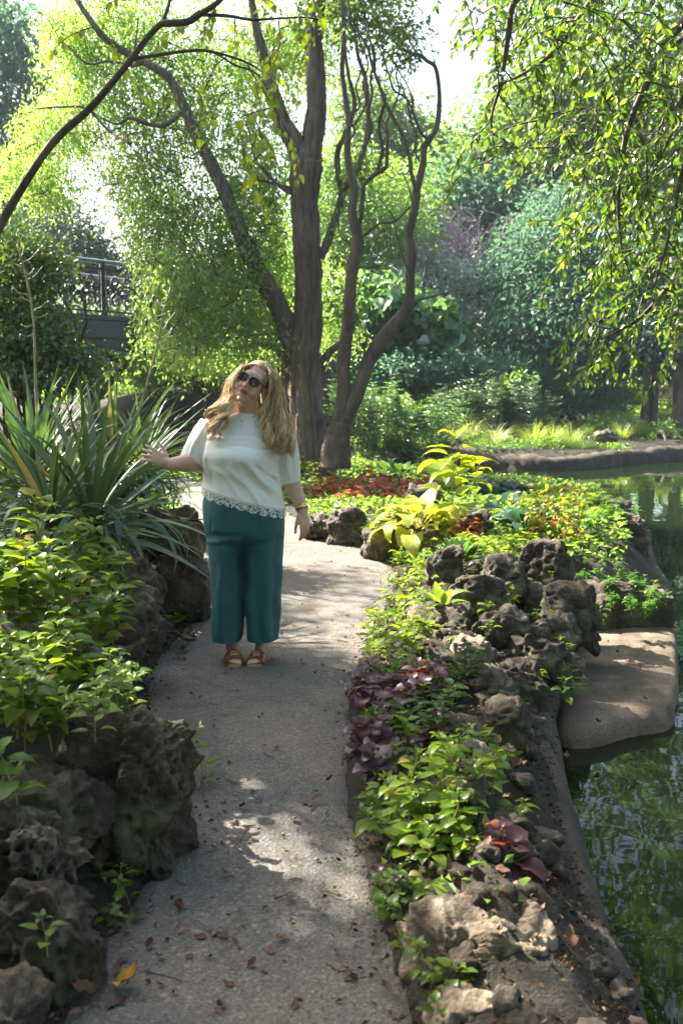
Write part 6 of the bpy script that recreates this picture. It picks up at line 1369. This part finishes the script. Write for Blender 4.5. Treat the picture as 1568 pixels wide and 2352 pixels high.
        for i, (o, L, r) in enumerate(((.028, .058, .0125), (.010, .056, .0092), (-.006, .050, .0087), (-.020, .042, .0083), (-.033, .032, .0080))):
            p = base + fd*.128 + fs*o + [0, 0, .034]; q = p + fd*L*.95 + [0, 0, -.006 + .002*i]; pc.append(cap(p, r*1.05, p*.5 + q*.5 + [0, 0, .004], r, 10)); pc.append(cap(p*.5 + q*.5 + [0, 0, .004], r, q, r, 10))
        feet.append((base, fd, fs))
    body = fuse('body', pc, .0036, 5, .5)
    V = vco(body); loc = (V - hc) @ HM
    lip = np.exp(-((loc[:, 0]/.024)**2)**2)*np.exp(-(((loc[:, 2] + .0648)/.0092)**2)**2)*(loc[:, 1] < -.080)
    at = body.attributes.new('lips', 'FLOAT', 'POINT'); at.data.foreach_set('value', np.clip(lip*1.4, 0, 1).astype(np.float32))
    # hide what the clothes cover: cut the skin away well inside them
    bodyo = part('body', body, skin)

    # ---- top
    L = lambda a, b, dy=0: Z(a, b, dy)
    rings = [(L(792, 478), L(915, 490), .058, .062), (L(780, 492), L(930, 507), .064, .07), (L(735, 508), L(965, 530), .075, .08), (L(640, 528), L(1055, 582), .088, .09), (L(590, 565), L(1105, 630), .11, .105), (L(560, 630), L(1112, 705), .155, .115), (L(545, 700), L(1092, 775), .205, .12),
             (L(543, 765), L(1078, 825), .222, .12), (L(551, 840), L(1078, 895), .200, .12), (L(554, 915), L(1088, 975), .180, .125), (L(555, 965), L(1102, 1065), .178, .132), (L(553, 1008), L(1116, 1160), .182, .14)]
    tp = [loft(rings, 56, 2.3)]
    sl = [(625, 575, .02, .078), (590, 640, .01, .088), (545, 720, 0., .088), (500, 790, -.015, .080), (474, 832, -.025, .073)]
    tp.append(tube([Z(a, b_, c) for a, b_, c, d in sl], [d for *_, d in sl], 28, 5, cap=True))
    sr = [(1085, 655, .02, .080), (1105, 740, .02, .082), (1128, 830, .025, .074), (1145, 920, .03, .064), (1153, 978, .03, .058)]
    tp.append(tube([Z(a, b_, c) for a, b_, c, d in sr], [d for *_, d in sr], 28, 5, cap=True))
    top = fuse('top', tp, .0055, 7, .5)
    V = vco(top); N = vno(top)
    # picture coordinates of every point, to lay the drag folds where the cloth pulls
    dd = V - np.array([0, 0, CAMH]); cp, sp = math.cos(PITCH), math.sin(PITCH)
    dep = dd[:, 1]*cp - dd[:, 2]*sp; up_ = dd[:, 1]*sp + dd[:, 2]*cp
    cu = ((784 + FPX*dd[:, 0]/dep)*1.5944 - 450)*1.881; cv = ((1176 - FPX*up_/dep)*1.5944 - 1250)*1.881
    front = sstep(-N[:, 1], -.1, .5)
    FW = [1.0]
    def fold(x0, y0, x1, y1, w, amp):
        d = np.array([x1 - x0, y1 - y0]); Ln = np.hypot(*d); d = d/Ln; t = (cu - x0)*d[0] + (cv - y0)*d[1]; q = (cu - x0)*-d[1] + (cv - y0)*d[0]
        q = q + 10*np.sin(t*.02 + x0)
        return 1.8*amp*np.exp(-(q/(w*FW[0]))**2)*sstep(t, -20, 60)*(1 - sstep(t, Ln - 80, Ln + 30))
    D = fold(640, 860, 830, 1100, 20, .0065) + fold(720, 850, 960, 1130, 22, .008) + fold(800, 850, 1030, 1110, 18, -.006) + fold(850, 840, 1060, 1060, 20, .007) + fold(910, 850, 1085, 1000, 16, -.006) + fold(940, 860, 1090, 960, 15, .006)
    D += fold(600, 660, 1000, 690, 16, .005) + fold(620, 720, 1050, 735, 16, -.004) + fold(560, 650, 640, 700, 12, .006) + fold(1060, 740, 950, 720, 14, .006) + fold(600, 880, 640, 1030, 16, -.005) + fold(575, 760, 585, 960, 12, .006)
    D += fold(560, 560, 480, 760, 14, .006) + fold(600, 600, 530, 800, 12, -.006) + fold(520, 690, 440, 800, 10, .006) + fold(1120, 700, 1150, 930, 12, .005) + fold(1150, 760, 1180, 960, 10, -.004)
    V2 = V + N*(D*np.clip(front + .25, 0, 1))[:, None] + N*(fbm(V*9, 3, 4)*.0028)[:, None]
    setco(top, V2)
    bm = bmesh.new(); bm.from_mesh(top)
    def cut(c, n_): bmesh.ops.bisect_plane(bm, geom=[g_ for g_ in bm.verts[:] + bm.edges[:] + bm.faces[:]], plane_co=c, plane_no=n_, clear_outer=True)
    topo = part('top', top, shirt); bm.free()
    # ---- lace hem
    l_, r_, f_, b_ = rings[-1]; th = np.linspace(0, 2*PI, 260, endpoint=False); cc = np.sign(np.cos(th))*np.abs(np.cos(th))**(2/2.3); ss = np.sign(np.sin(th))*np.abs(np.sin(th))**(2/2.3)
    m = (l_ + r_)/2; h = (r_ - l_)/2*1.015
    base = m + cc[:, None]*h + np.where(ss < 0, f_ + .004, b_ + .004)[:, None]*ss[:, None]*np.array([0, 1., 0])
    arc = np.concatenate([[0], np.cumsum(np.linalg.norm(np.diff(base, axis=0), axis=1))]); sc = np.abs(np.sin(arc*PI/.062))**.6
    VV = []; rows = 7
    for j in range(rows): t = j/(rows - 1); VV.append(base + np.array([0, 0, 1])*(.016 - t*(.040 + .017*sc))[:, None] + (base - m)*[1, 1, 0]*(.012*t + .004))
    VV = np.concatenate(VV); k = np.arange(260); F = np.vstack([np.stack([j*260 + k, j*260 + (k + 1) % 260, (j + 1)*260 + (k + 1) % 260, (j + 1)*260 + k], 1) for j in range(rows - 1)])
    lace, n, l, b = mat('lace'); b.inputs['Base Color'].default_value = (.72, .73, .68, 1); b.inputs['Roughness'].default_value = .9
    tc = n.new('ShaderNodeTexCoord'); vo = n.new('ShaderNodeTexVoronoi'); vo.inputs['Scale'].default_value = 95; vo.feature = 'F1'; l.new(tc.outputs['Object'], vo.inputs['Vector'])
    v2 = n.new('ShaderNodeTexVoronoi'); v2.inputs['Scale'].default_value = 46; v2.feature = 'DISTANCE_TO_EDGE'; l.new(tc.outputs['Object'], v2.inputs['Vector'])
    r1 = ramp(n, [(.22, (0, 0, 0)), (.30, (1, 1, 1)), (.42, (1, 1, 1)), (.50, (0, 0, 0))]); l.new(vo.outputs['Distance'], r1.inputs[0])
    r2 = ramp(n, [(.05, (1, 1, 1)), (.10, (0, 0, 0))]); l.new(v2.outputs['Distance'], r2.inputs[0])
    mm = n.new('ShaderNodeMath'); mm.operation = 'MAXIMUM'; l.new(r1.outputs[0], mm.inputs[0]); l.new(r2.outputs[0], mm.inputs[1])
    ma = n.new('ShaderNodeMath'); ma.operation = 'MULTIPLY_ADD'; ma.inputs[1].default_value = .75; ma.inputs[2].default_value = .16; l.new(mm.outputs[0], ma.inputs[0]); l.new(ma.outputs[0], b.inputs['Alpha'])
    part('lace_hem', mesh_np('lace_hem', VV, F, lace))

    # ---- trousers
    tr = [loft([(L(575, 1000), L(1090, 1090), .13, .12), (L(556, 1080), L(1105, 1150), .165, .15), (L(550, 1150), L(1112, 1200), .172, .165), (L(556, 1240), L(1113, 1260), .170, .175), (L(570, 1330), L(1110, 1340), .160, .175), (L(590, 1400), L(1098, 1400), .105, .14), (L(640, 1450), L(1050, 1450), .06, .08)], 56, 2.3)]
    tr.append(loft([(L(575, 1300), L(838, 1300), .13, .15), (L(586, 1400), L(836, 1400), .128, .15), (L(597, 1500), L(832, 1500), .120, .14), (L(604, 1650), L(832, 1650), .112, .13), (L(608, 1800), L(834, 1800), .108, .12), (L(612, 1950), L(834, 1950), .108, .12), (L(614, 2040), L(824, 2035), .11, .12), (L(617, 2078), L(812, 2068), .11, .12), (L(618, 2150), L(806, 2150), .11, .12)], 44, 2.2))
    tr.append(loft([(L(836, 1300), L(1110, 1300), .13, .15), (L(838, 1400), L(1106, 1400), .128, .15), (L(841, 1500), L(1101, 1500), .122, .14), (L(844, 1650), L(1094, 1650), .114, .13), (L(846, 1800), L(1087, 1800), .11, .12), (L(850, 1950), L(1078, 1950), .11, .12), (L(858, 2040), L(1070, 2050), .112, .12), (L(872, 2080), L(1066, 2085), .112, .12), (L(878, 2150), L(1062, 2150), .112, .12)], 44, 2.2))
    trm = fuse('trousers', tr, .0055, 6, .5)
    V = vco(trm); N = vno(trm); dd = V - np.array([0, 0, CAMH]); dep = dd[:, 1]*cp - dd[:, 2]*sp; up_ = dd[:, 1]*sp + dd[:, 2]*cp
    cu = ((784 + FPX*dd[:, 0]/dep)*1.5944 - 450)*1.881; cv = ((1176 - FPX*up_/dep)*1.5944 - 1250)*1.881
    front = sstep(-N[:, 1], -.3, .4)
    FW[0] = 1.6
    D = fold(720, 1150, 760, 1330, 12, -.005) + fold(925, 1200, 930, 1300, 7, -.006) + fold(620, 1240, 615, 1320, 7, -.005) + fold(580, 1340, 830, 1345, 14, -.006) + fold(575, 1375, 760, 1365, 12, .006) + fold(830, 1330, 838, 1700, 16, -.008)
    D += fold(690, 1400, 650, 2060, 26, .007) + fold(760, 1420, 770, 2060, 22, -.006) + fold(900, 1400, 930, 2080, 26, -.006) + fold(980, 1400, 990, 2080, 24, .007) + fold(1050, 1300, 1040, 2080, 18, -.006) + fold(640, 1500, 625, 2060, 14, -.005) + fold(870, 1700, 900, 2090, 20, .007) + fold(720, 1800, 700, 2070, 18, -.005)
    D += fold(840, 1400, 960, 1450, 14, .004) + fold(1080, 1500, 1075, 2050, 10, .004)
    V = V + N*(D*np.clip(front + .2, 0, 1))[:, None] + N*(fbm(V*np.array([16, 16, 4]), 3, 6)*.0035)[:, None]
    setco(trm, V)
    bm = bmesh.new(); bm.from_mesh(trm); zc_ = Z(740, 2096, -.11)[2] + .012
    bmesh.ops.bisect_plane(bm, geom=bm.verts[:] + bm.edges[:] + bm.faces[:], plane_co=(Z(830, 2090)[0], YB0 - .11, zc_), plane_no=(.02, -.03, -1), clear_outer=True); bm.to_mesh(trm); bm.free()
    part('trousers', trm, teal)

    # ---- sunglasses
    fr = MB(); sg = obj('sunglasses', None, T); sg.location = -Vector(off)
    def lensring(s, k, y):
        th = np.linspace(0, 2*PI, 40, endpoint=False); x = np.sign(np.cos(th))*np.abs(np.cos(th))**.75*.0265*k; z = np.sign(np.sin(th))*np.abs(np.sin(th))**.85*.0215*k - .002*np.cos(th)*s
        X = s*.0335 + x; return np.array([H(a, y + .9*a*a*3.2, .002 + c) for a, c in zip(X, z)])
    for s in (-1, 1):
        ring = lensring(s, 1.0, -.1185); q = np.vstack([ring, ring[:2]]); V, F = tube(q, .0030, 8, 1, spline=False); fr.add(V, F)
        R1 = lensring(s, .98, -.1185); c = H(s*.0335, -.1205 + .9*.0335**2*3.2, .002); V = np.vstack([R1, c]); k = np.arange(40); F = np.stack([np.full(40, 40), (k + 1) % 40, k], 1); obj('lens', mesh_np('lens', V, F, lens), sg)
        V, F = tube([H(s*.060, -.108, .012), H(s*.070, -.095, .012), H(s*.080, -.03, .008), H(s*.080, .01, .002)], [.0035, .003, .0025, .0025], 6, 4); obj('temple', mesh_np('temple', V, F, black), sg)
    V, F = tube([H(-.010, -.1195, .004), H(0, -.122, .007), H(.010, -.1195, .004)], .003, 8, 4); fr.add(V, F)
    obj('frame', fr.mesh('frame', black), sg)

    # ---- hair: locks that fall from a parting to both sides
    rng = np.random.default_rng(44); mb = []; tints = []
    def lock(pts, r, tint, sides=6, wave=.012, freq=3.2, ph=0.0):
        pts = np.asarray(pts, float); n0 = len(pts); t = np.linspace(0, n0 - 1, 30); i = np.clip(t.astype(int), 0, n0 - 2); f = (t - i)[:, None]
        p0 = pts[np.clip(i - 1, 0, n0 - 1)]; p1 = pts[i]; p2 = pts[i + 1]; p3 = pts[np.clip(i + 2, 0, n0 - 1)]
        q = .5*(2*p1 + (p2 - p0)*f + (2*p0 - 5*p1 + 4*p2 - p3)*f**2 + (3*p1 - p0 - 3*p2 + p3)*f**3)
        u = np.linspace(0, 1, 30); A = wave*sstep(u, .25, .8)
        q = q + np.stack([A*np.sin(u*freq*2*PI + ph), .8*A*np.cos(u*freq*2*PI + ph), .25*A*np.cos(u*freq*2*PI + ph)], 1)
        rr = r*np.clip(np.minimum(.55 + u*2, (1.04 - u)*2.4), .12, 1)
        V, F = tube(q, rr, sides, 1, cap=True, spline=False, flat=.55); mb.append((V, F)); tints.extend([tint]*sum(len(f) for f in F))
    part_top = lambda s: np.array([.018, -.035 + .085*s, .129 - .035*s*s - .012*(1 - s)])
    leftg = [  # inner (by the face) and outer guide, picture points + depth
        [(None), (800, 205, -.085), (762, 300, -.075), (752, 380, -.075), (735, 440, -.10), (700, 500, -.13), (680, 560, -.155), (655, 635, -.175)],
        [(None), (770, 210, .03), (722, 290, .03), (695, 390, .03), (640, 455, -.03), (590, 500, -.07), (600, 560, -.12), (640, 640, -.16)]]
    rightg = [
        [(None), (1020, 235, -.085), (1010, 330, -.07), (985, 420, -.06), (955, 500, -.09), (960, 580, -.135), (1010, 680, -.175), (1080, 770, -.18)],
        [(None), (1075, 230, .03), (1095, 330, .03), (1108, 430, .02), (1130, 520, 0.), (1165, 600, -.04), (1190, 690, -.07), (1150, 770, -.12)]]
    for gd, s, cnt in ((leftg, -1, 150), (rightg, 1, 190)):
        nk = 13; cph = rng.uniform(0, 6.3, nk); cfr = rng.uniform(2.2, 3.3, nk); cam_ = rng.uniform(.020, .040, nk); cend = rng.uniform(.7, 1.12, nk); coff = rng.normal(size=(nk, 2))*14; ctn = rng.normal(size=nk)*.17
        for i in range(cnt*3):
            ck_ = int(rng.integers(nk)); a = (ck_ + .5)/nk + rng.normal()*.045; a = float(np.clip(a, 0, 1.02)); ac = (ck_ + .5)/nk
            q = [H(*(part_top(rng.random()*.55) if a < .5 else part_top(.3 + rng.random()*.7)))]
            for k in range(1, 8):
                cv_ = .55*max(0, (k - 2)/5.); aa = a*(1 - cv_) + ac*cv_
                A, B = gd[0][k], gd[1][k]; p = np.array(A)*(1 - aa) + np.array(B)*aa; p[0] += rng.normal()*4 + coff[ck_, 0]*k/7; p[1] += rng.normal()*4 + coff[ck_, 1]*k/7; p[2] += rng.normal()*.010 - .016*math.sin(a*PI)
                q.append(Z(*p))
            q = np.array(q); q[1] = q[1]*.6 + .4*(H(s*.055, -.06 + .08*a, .105))
            q[-1] = q[-2] + (q[-1] - q[-2])*cend[ck_]
            sunny = .50 + .22*rng.random() + .15*a*(s < 0) + rng.normal()*.10 + ctn[ck_]  # sun from the left put into the tint of the outer locks
            lock(q, rng.uniform(.0016, .0042), float(np.clip(sunny, 0, 1)), 5, cam_[ck_]*rng.uniform(.7, 1.15), cfr[ck_], cph[ck_] + rng.normal()*.35)
        for i in range(110):                                            # loose strands
            a = rng.random(); q = [H(*part_top(rng.random()))]
            for k in range(1, 8):
                A, B = gd[0][k], gd[1][k]; a2 = a*1.25 - .08; p = np.array(A)*(1 - a2) + np.array(B)*a2; p[:2] += rng.normal(size=2)*11; p[2] += rng.normal()*.03; q.append(Z(*p))
            q = np.array(q); q[1] = q[1]*.6 + .4*(H(s*.06, -.06 + .08*a, .11)); lock(q, .0013, float(np.clip(.6 + rng.normal()*.2, 0, 1)), 4, rng.uniform(.008, .024), rng.uniform(2, 4), rng.uniform(0, 6))
    for i in range(70):                                                # back of the head
        s = rng.choice([-1, 1]); a = rng.random(); q = [H(*part_top(.5 + .5*rng.random())), H(s*(.03 + .055*a), .07 + .04*(1 - a), .07), H(s*(.04 + .06*a), .10, -.02), Z(900 + s*(60 + 120*a), 470, .09), Z(880 + s*(80 + 150*a), 560, .10), Z(880 + s*(90 + 150*a), 660, .12)]
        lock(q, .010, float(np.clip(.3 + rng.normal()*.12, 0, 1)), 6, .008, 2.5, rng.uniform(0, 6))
    V, F = ell(H(0, .022, .046), (.083, .100, .091), HM, 4); lo = (V - H(0, 0, 0)) @ HM
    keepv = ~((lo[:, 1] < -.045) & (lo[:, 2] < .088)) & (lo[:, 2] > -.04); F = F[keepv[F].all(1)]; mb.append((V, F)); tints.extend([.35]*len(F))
    allV = []; F3 = []; F4 = []; t3 = []; t4 = []; n = 0; ti = 0
    for V, F in mb:
        for f in (F if isinstance(F, list) else [F]):
            (F3 if f.shape[1] == 3 else F4).append(f + n); (t3 if f.shape[1] == 3 else t4).extend(tints[ti:ti + len(f)]); ti += len(f)
        allV.append(V); n += len(V)
    part('hair', mesh_np('hair', np.concatenate(allV), [np.vstack(F3), np.vstack(F4)], hairm, True, np.array(t3 + t4)))

    # ---- jewellery
    ck = [(785, 490, -.085), (800, 518, -.112), (822, 545, -.128), (850, 540, -.130), (885, 527, -.122), (915, 512, -.095)]
    nk = part('necklace', mesh_np('necklace', *tube([Z(*c) for c in ck], .0013, 5, 5), gold)); obj('pendant', mesh_np('pendant', *ell(Z(822, 547, -.132), (.006, .003, .006), None, 2), gold), nk)
    wd = unit(Lw - Le); c0 = Lw - wd*.018
    def ringm(c, d, r, w, th, m, name, par):
        d = unit(d); x = unit(np.cross(d, [0, 1, .2])); y = np.cross(d, x); a = np.linspace(0, 2*PI, 40, endpoint=False); V = []
        for (rr, hh) in ((r, -w), (r + th, -w), (r + th, w), (r, w)): V.append(c + d*hh + (np.cos(a)[:, None]*x + np.sin(a)[:, None]*y)*rr)
        V = np.concatenate(V); k = np.arange(40); F = np.vstack([np.stack([i*40 + k, i*40 + (k + 1) % 40, ((i + 1) % 4)*40 + (k + 1) % 40, ((i + 1) % 4)*40 + k], 1) for i in range(4)])
        return obj(name, mesh_np(name, V, F, m), par)
    br = ringm(c0, wd, .0325, .013, .003, gold, 'bracelet', T); br.location = -Vector(off)
    V, F = ell(c0 + np.array([.034, -.010, 0]), (.006, .014, .015), None, 3); obj('watch_face', mesh_np('watch_face', V, F, simple('dial', (.6, .58, .5), .3)), br)

    # ---- sandals
    for base, fd, fs in feet:
        S = obj('sandal', None, T); S.location = -Vector(off)
        out = [(-.045, .030), (-.048, .0), (-.028, -.036), (.0, -.047), (.030, -.036), (.045, 0.), (.040, .05), (.046, .12), (.048, .16), (.036, .200), (.008, .214), (-.026, .196), (-.044, .155), (-.046, .10)]
        pl = smooth_poly([(a, b_) for a, b_ in out], 2); k = len(pl); V = np.vstack([np.array([base + fs*a + fd*b_ + [0, 0, z] for a, b_ in pl*(1 if z > .008 else .97)]) for z in (.004, .009, .021, .0225)])
        V[:, 2] = V[:, 2]; i = np.arange(k); F = np.vstack([np.stack([j*k + i, j*k + (i + 1) % k, (j + 1)*k + (i + 1) % k, (j + 1)*k + i], 1) for j in range(3)]); V = np.vstack([V, base + fd*.08 + [0, 0, .0225]]); T3 = np.stack([np.full(k, 4*k), 3*k + i, 3*k + (i + 1) % k], 1)
        obj('sole', mesh_np('sole', V, [F, T3], soleM, False), S)
        # wide strap with an H cut, arching over the foot
        def strap(y0, y1, a0, a1, m, name, lift=.0):
            V = []; na, nb_ = 22, 6
            for iy in range(nb_):
                yy = y0 + (y1 - y0)*iy/(nb_ - 1); hgt = .049 + (.150 - yy)*.34 + lift
                for ia in range(na):
                    a = a0 + (a1 - a0)*ia/(na - 1); V.append(base + fd*yy + fs*(math.cos(a)*.052) + [0, 0, .016 + math.sin(a)**.75*(hgt - .005)])
            V = np.array(V); F = np.array([[i*na + j, i*na + j + 1, (i + 1)*na + j + 1, (i + 1)*na + j] for i in range(nb_ - 1) for j in range(na - 1)])
            me = mesh_np(name, V, F, m); o = obj(name, me, S); md = o.modifiers.new('t', 'SOLIDIFY'); md.thickness = .0035; md.offset = 1; return o
        strap(.146, .170, 0.03, PI - .03, leather, 'strap'); strap(.090, .116, 0.03, PI - .03, leather, 'strap')
        strap(.116, .146, .03, 1.15, leather, 'strap'); strap(.116, .146, PI - 1.15, PI - .03, leather, 'strap')
        for yy in (.122, .142):
            zt = .016 + .049 + (.150 - yy)*.34 + .003; V, F = tube([base + fd*yy + fs*-.022 + [0, 0, zt - .004], base + fd*yy + fs*-.012 + [0, 0, zt + .002], base + fd*yy + fs*.012 + [0, 0, zt + .002], base + fd*yy + fs*.022 + [0, 0, zt - .004]], .0028, 6, 3); obj('buckle', mesh_np('buckle', V, F, gold), S)
build_person()

# ------------------------------------------------------------------ fallen leaves, twigs
def litter():
    rng = np.random.default_rng(500)
    ms = []
    for i, (c, nm) in enumerate([((0.11, 0.045, 0.022), 'dead_leaf_brown'), ((0.17, 0.085, 0.045), 'dead_leaf_tan'), ((0.07, 0.032, 0.02), 'dead_leaf_dark'), ((0.42, 0.23, 0.03), 'dead_leaf_yellow')]):
        m = simple(nm, c, .75, 0, .35, 60)
        for j in range(3):
            me = leaf_mesh('dead_leaf', .075, .042, m, 'ovate', .2, .35 + .3*j, -.3 - .5*j, ns=6, wav=.12, seed=i*3 + j); ms.append(me)
    def drop(u, v, s, k, lab, grp, z=None, bedz=False):
        q = G(u, v, 0.0)
        if z is None:
            for _ in range(5): q = G(u, v, hz(q[0], q[1]) if bedz else 0.0)
            zz = (hz(q[0], q[1]) if bedz else .004)
        else: q = G(u, v, z); zz = z
        o = obj('fallen_leaf', ms[k], None, (q[0], q[1], zz + .008), (rng.uniform(-.25, .25), rng.uniform(-.25, .25), rng.uniform(0, 2*PI))); o.scale = (s, s, s)
        tag(o, lab, 'leaf', grp)
    pts = []
    while len(pts) < 85:
        u, v = rng.uniform(180, 950), 1480 + 860*rng.random()**.8
        q = G(u, v, 0); d = sdist(np.array([q[0]]), np.array([q[1]]), PATH_POLY)[0]
        if d > -.02 or rng.random() < .55*sstep(np.array([-d]), .08, .3)[0]: continue
        pts.append((u, v))
    for (u, v) in pts: drop(u, v, rng.uniform(.25, .62), int(rng.choice(9, p=[.14, .14, .14, .09, .09, .09, .11, .1, .1])), 'curled brown dead leaf lying on the gravel path', 'dead leaves on the path')
    for (u, v) in [(400, 1475), (420, 1490), (445, 1480), (380, 1495), (430, 1470), (455, 1465), (410, 1505), (370, 1480)]: drop(u, v, rng.uniform(1.0, 1.6), int(rng.integers(6)), 'large dry leaf heaped at the path edge left of her feet', 'dry leaves left of her feet')
    drop(250, 2265, 1.5, 10, 'yellow curled leaf on the path at lower left', None); drop(235, 2275, 1.3, 4, 'brown curled leaf beside the yellow one at lower left', None)
    for k in range(110):
        a, b = rng.uniform(.05, .62), rng.uniform(2.4, 5.2); x = .12 + a; z = hz(x, b)
        if sdist(np.array([x]), np.array([b]), POND_POLY)[0] < .1: continue
        o = obj('fallen_leaf', ms[int(rng.integers(9))], None, (x, b, z + .012), (rng.uniform(-.4, .4), rng.uniform(-.4, .4), rng.uniform(0, 6.3))); s = rng.uniform(.5, .95); o.scale = (s, s, s)
        tag(o, 'small dead leaf on the soil between path and pond', 'leaf', 'dead leaves on the right bank')
    for (u, v) in [(1420, 1500), (1470, 1540), (1440, 1580), (1510, 1480), (1490, 1610), (1380, 1660), (1400, 1480)]: drop(u, v, rng.uniform(.4, .7), int(rng.integers(9)), 'dead leaf on the sandy ledge', 'dead leaves on the ledge', z=-.19)
    for (u, v) in [(1330, 1705), (1360, 1712), (1410, 2260), (1430, 2290), (1300, 1745)]: drop(u, v, rng.uniform(.6, 1.0), int(rng.integers(9)), 'dead leaf floating on the water by the rim', 'leaves on the water', z=WATER_Z + .002)
    tm = simple('dry_twig', (0.075, 0.05, 0.035), .85, 0, .3, 40)
    for k in range(26):
        u, v = rng.uniform(260, 900), rng.uniform(1560, 2330); q = G(u, v, .008)
        if sdist(np.array([q[0]]), np.array([q[1]]), PATH_POLY)[0] > -.03: continue
        p = twig_path(q, [rng.normal(), rng.normal(), 0], rng.uniform(.04, .14), 5, rng, .25); p[:, 2] = .009
        o = obj('twig', mesh_np('twig', *tube(p - q, np.linspace(.0028, .0012, len(p)), 5, 1), tm), None, q); tag(o, 'thin dry twig lying on the gravel path', 'twig', 'twigs on the path')
litter()
def debris():
    """crumbs of dead leaf and bark drifted along the path edges and over the soil"""
    rng = np.random.default_rng(640); n = 90000
    x = rng.uniform(-1.6, 1.2, n); y = rng.uniform(2.0, 9.0, n); dp = sdist(x, y, PATH_POLY); dw = sdist(x, y, POND_POLY)
    nz = fbm(np.stack([x*4, y*4, x*0], 1), 3, 77)
    p = np.where(dp > 0, .30 + .3*nz, np.exp(dp/.07)*.22*np.clip(.6 + nz, 0, 1.4) + .004)*(x > -1.45) 
    k = (rng.random(n) < p) & (dw > -.02); x, y, dp = x[k], y[k], dp[k]
    z = np.where(dp > 0, height(x, y), .004) + .006; pos = np.stack([x, y, z], 1)
    d = rng.normal(size=pos.shape); d[:, 2] *= .25; L = rng.uniform(.008, .03, len(x))
    m = leafmat('leaf_crumb', [(0, (0.022, 0.014, 0.009)), (.5, (0.065, 0.036, 0.020)), (.85, (0.13, 0.075, 0.042)), (1, (0.20, 0.15, 0.09))], .1, .01)
    tag(obj('leaf_debris', leaves_mesh('leaf_debris', pos, d, L, L*.5, m, rng.random(len(x)), rng, .3)), 'crumbled dead leaf litter along the path edges and bank', 'leaf litter', kind='stuff')
debris()

# ------------------------------------------------------------------ the grove is added unseen behind and beside the viewpoint, to block sky light
def shade_grove():
    for k, (x, y, r, lab) in enumerate([(-5.5, -5.0, 3.6, 'unseen shade tree added behind the viewpoint on the left'), (3.0, -7.0, 3.8, 'unseen shade tree added behind the viewpoint near the pond'), (-8.5, 1.0, 3.0, 'unseen shade tree added left of the viewpoint'), (9.0, -1.5, 3.4, 'unseen shade tree added on the near pond shore right of the viewpoint'), (-1.5, -2.2, 2.2, 'unseen shade tree added over the path just behind the viewpoint')]):
        T = thing('broadleaf_tree', (0, 0, 0), lab, 'tree'); g = np.array([x - (1.6 if k == 4 else 0), y, hz(x, y) - .2])
        B = [(x, y, 6.2, r, r, 2.2, 1), (x + r*.5, y + r*.3, 5.0, r*.6, r*.6, 1.6, 1), (x - r*.5, y - r*.2, 4.8, r*.6, r*.6, 1.7, 1), (x, y, 8.0, r*.6, r*.6, 1.4, 1), (x, y - r*.3, 3.6, r*.7, r*.6, 1.2, 1)]
        if k == 4: B = [(x, y, 6.0, 2.4, 2.2, 1.0, 1), (x + 1.6, y + .8, 6.2, 1.6, 1.4, .8, 1)]
        o, C = crown('crown', B, 5200, .5, 14, .34, .22, BG_GREEN, T, 700 + k, .3)
        mb = MB(); hub = np.array([x, y, 4.4]); mb.add(*tube([g, g*.5 + hub*.5 + [.1, 0, 0], hub], [.3, .24, .18], 10, 5, .15, 6, k)); branches_to(mb, hub, C, np.random.default_rng(k), .09, 10)
        obj('trunk', mb.mesh('trunk', BARK), T)
shade_grove()

# ------------------------------------------------------------------ morning haze
def haze():
    m = bpy.data.materials.new('haze'); m.use_nodes = True; n = m.node_tree.nodes; l = m.node_tree.links; n.remove(n['Principled BSDF'])
    v = n.new('ShaderNodeVolumePrincipled'); v.inputs['Color'].default_value = (.74, .87, 1.0, 1); v.inputs['Density'].default_value = HAZE; v.inputs['Anisotropy'].default_value = 0.0
    l.new(v.outputs[0], n['Material Output'].inputs['Volume'])
    V, F = box((0, 120, 13), (480, 420, 30)); me = mesh_np('haze', V, F, m, False)
    tag(obj('haze', me), 'pale sunlit morning haze', 'haze', kind='stuff')
HAZE = 0.0005
haze()
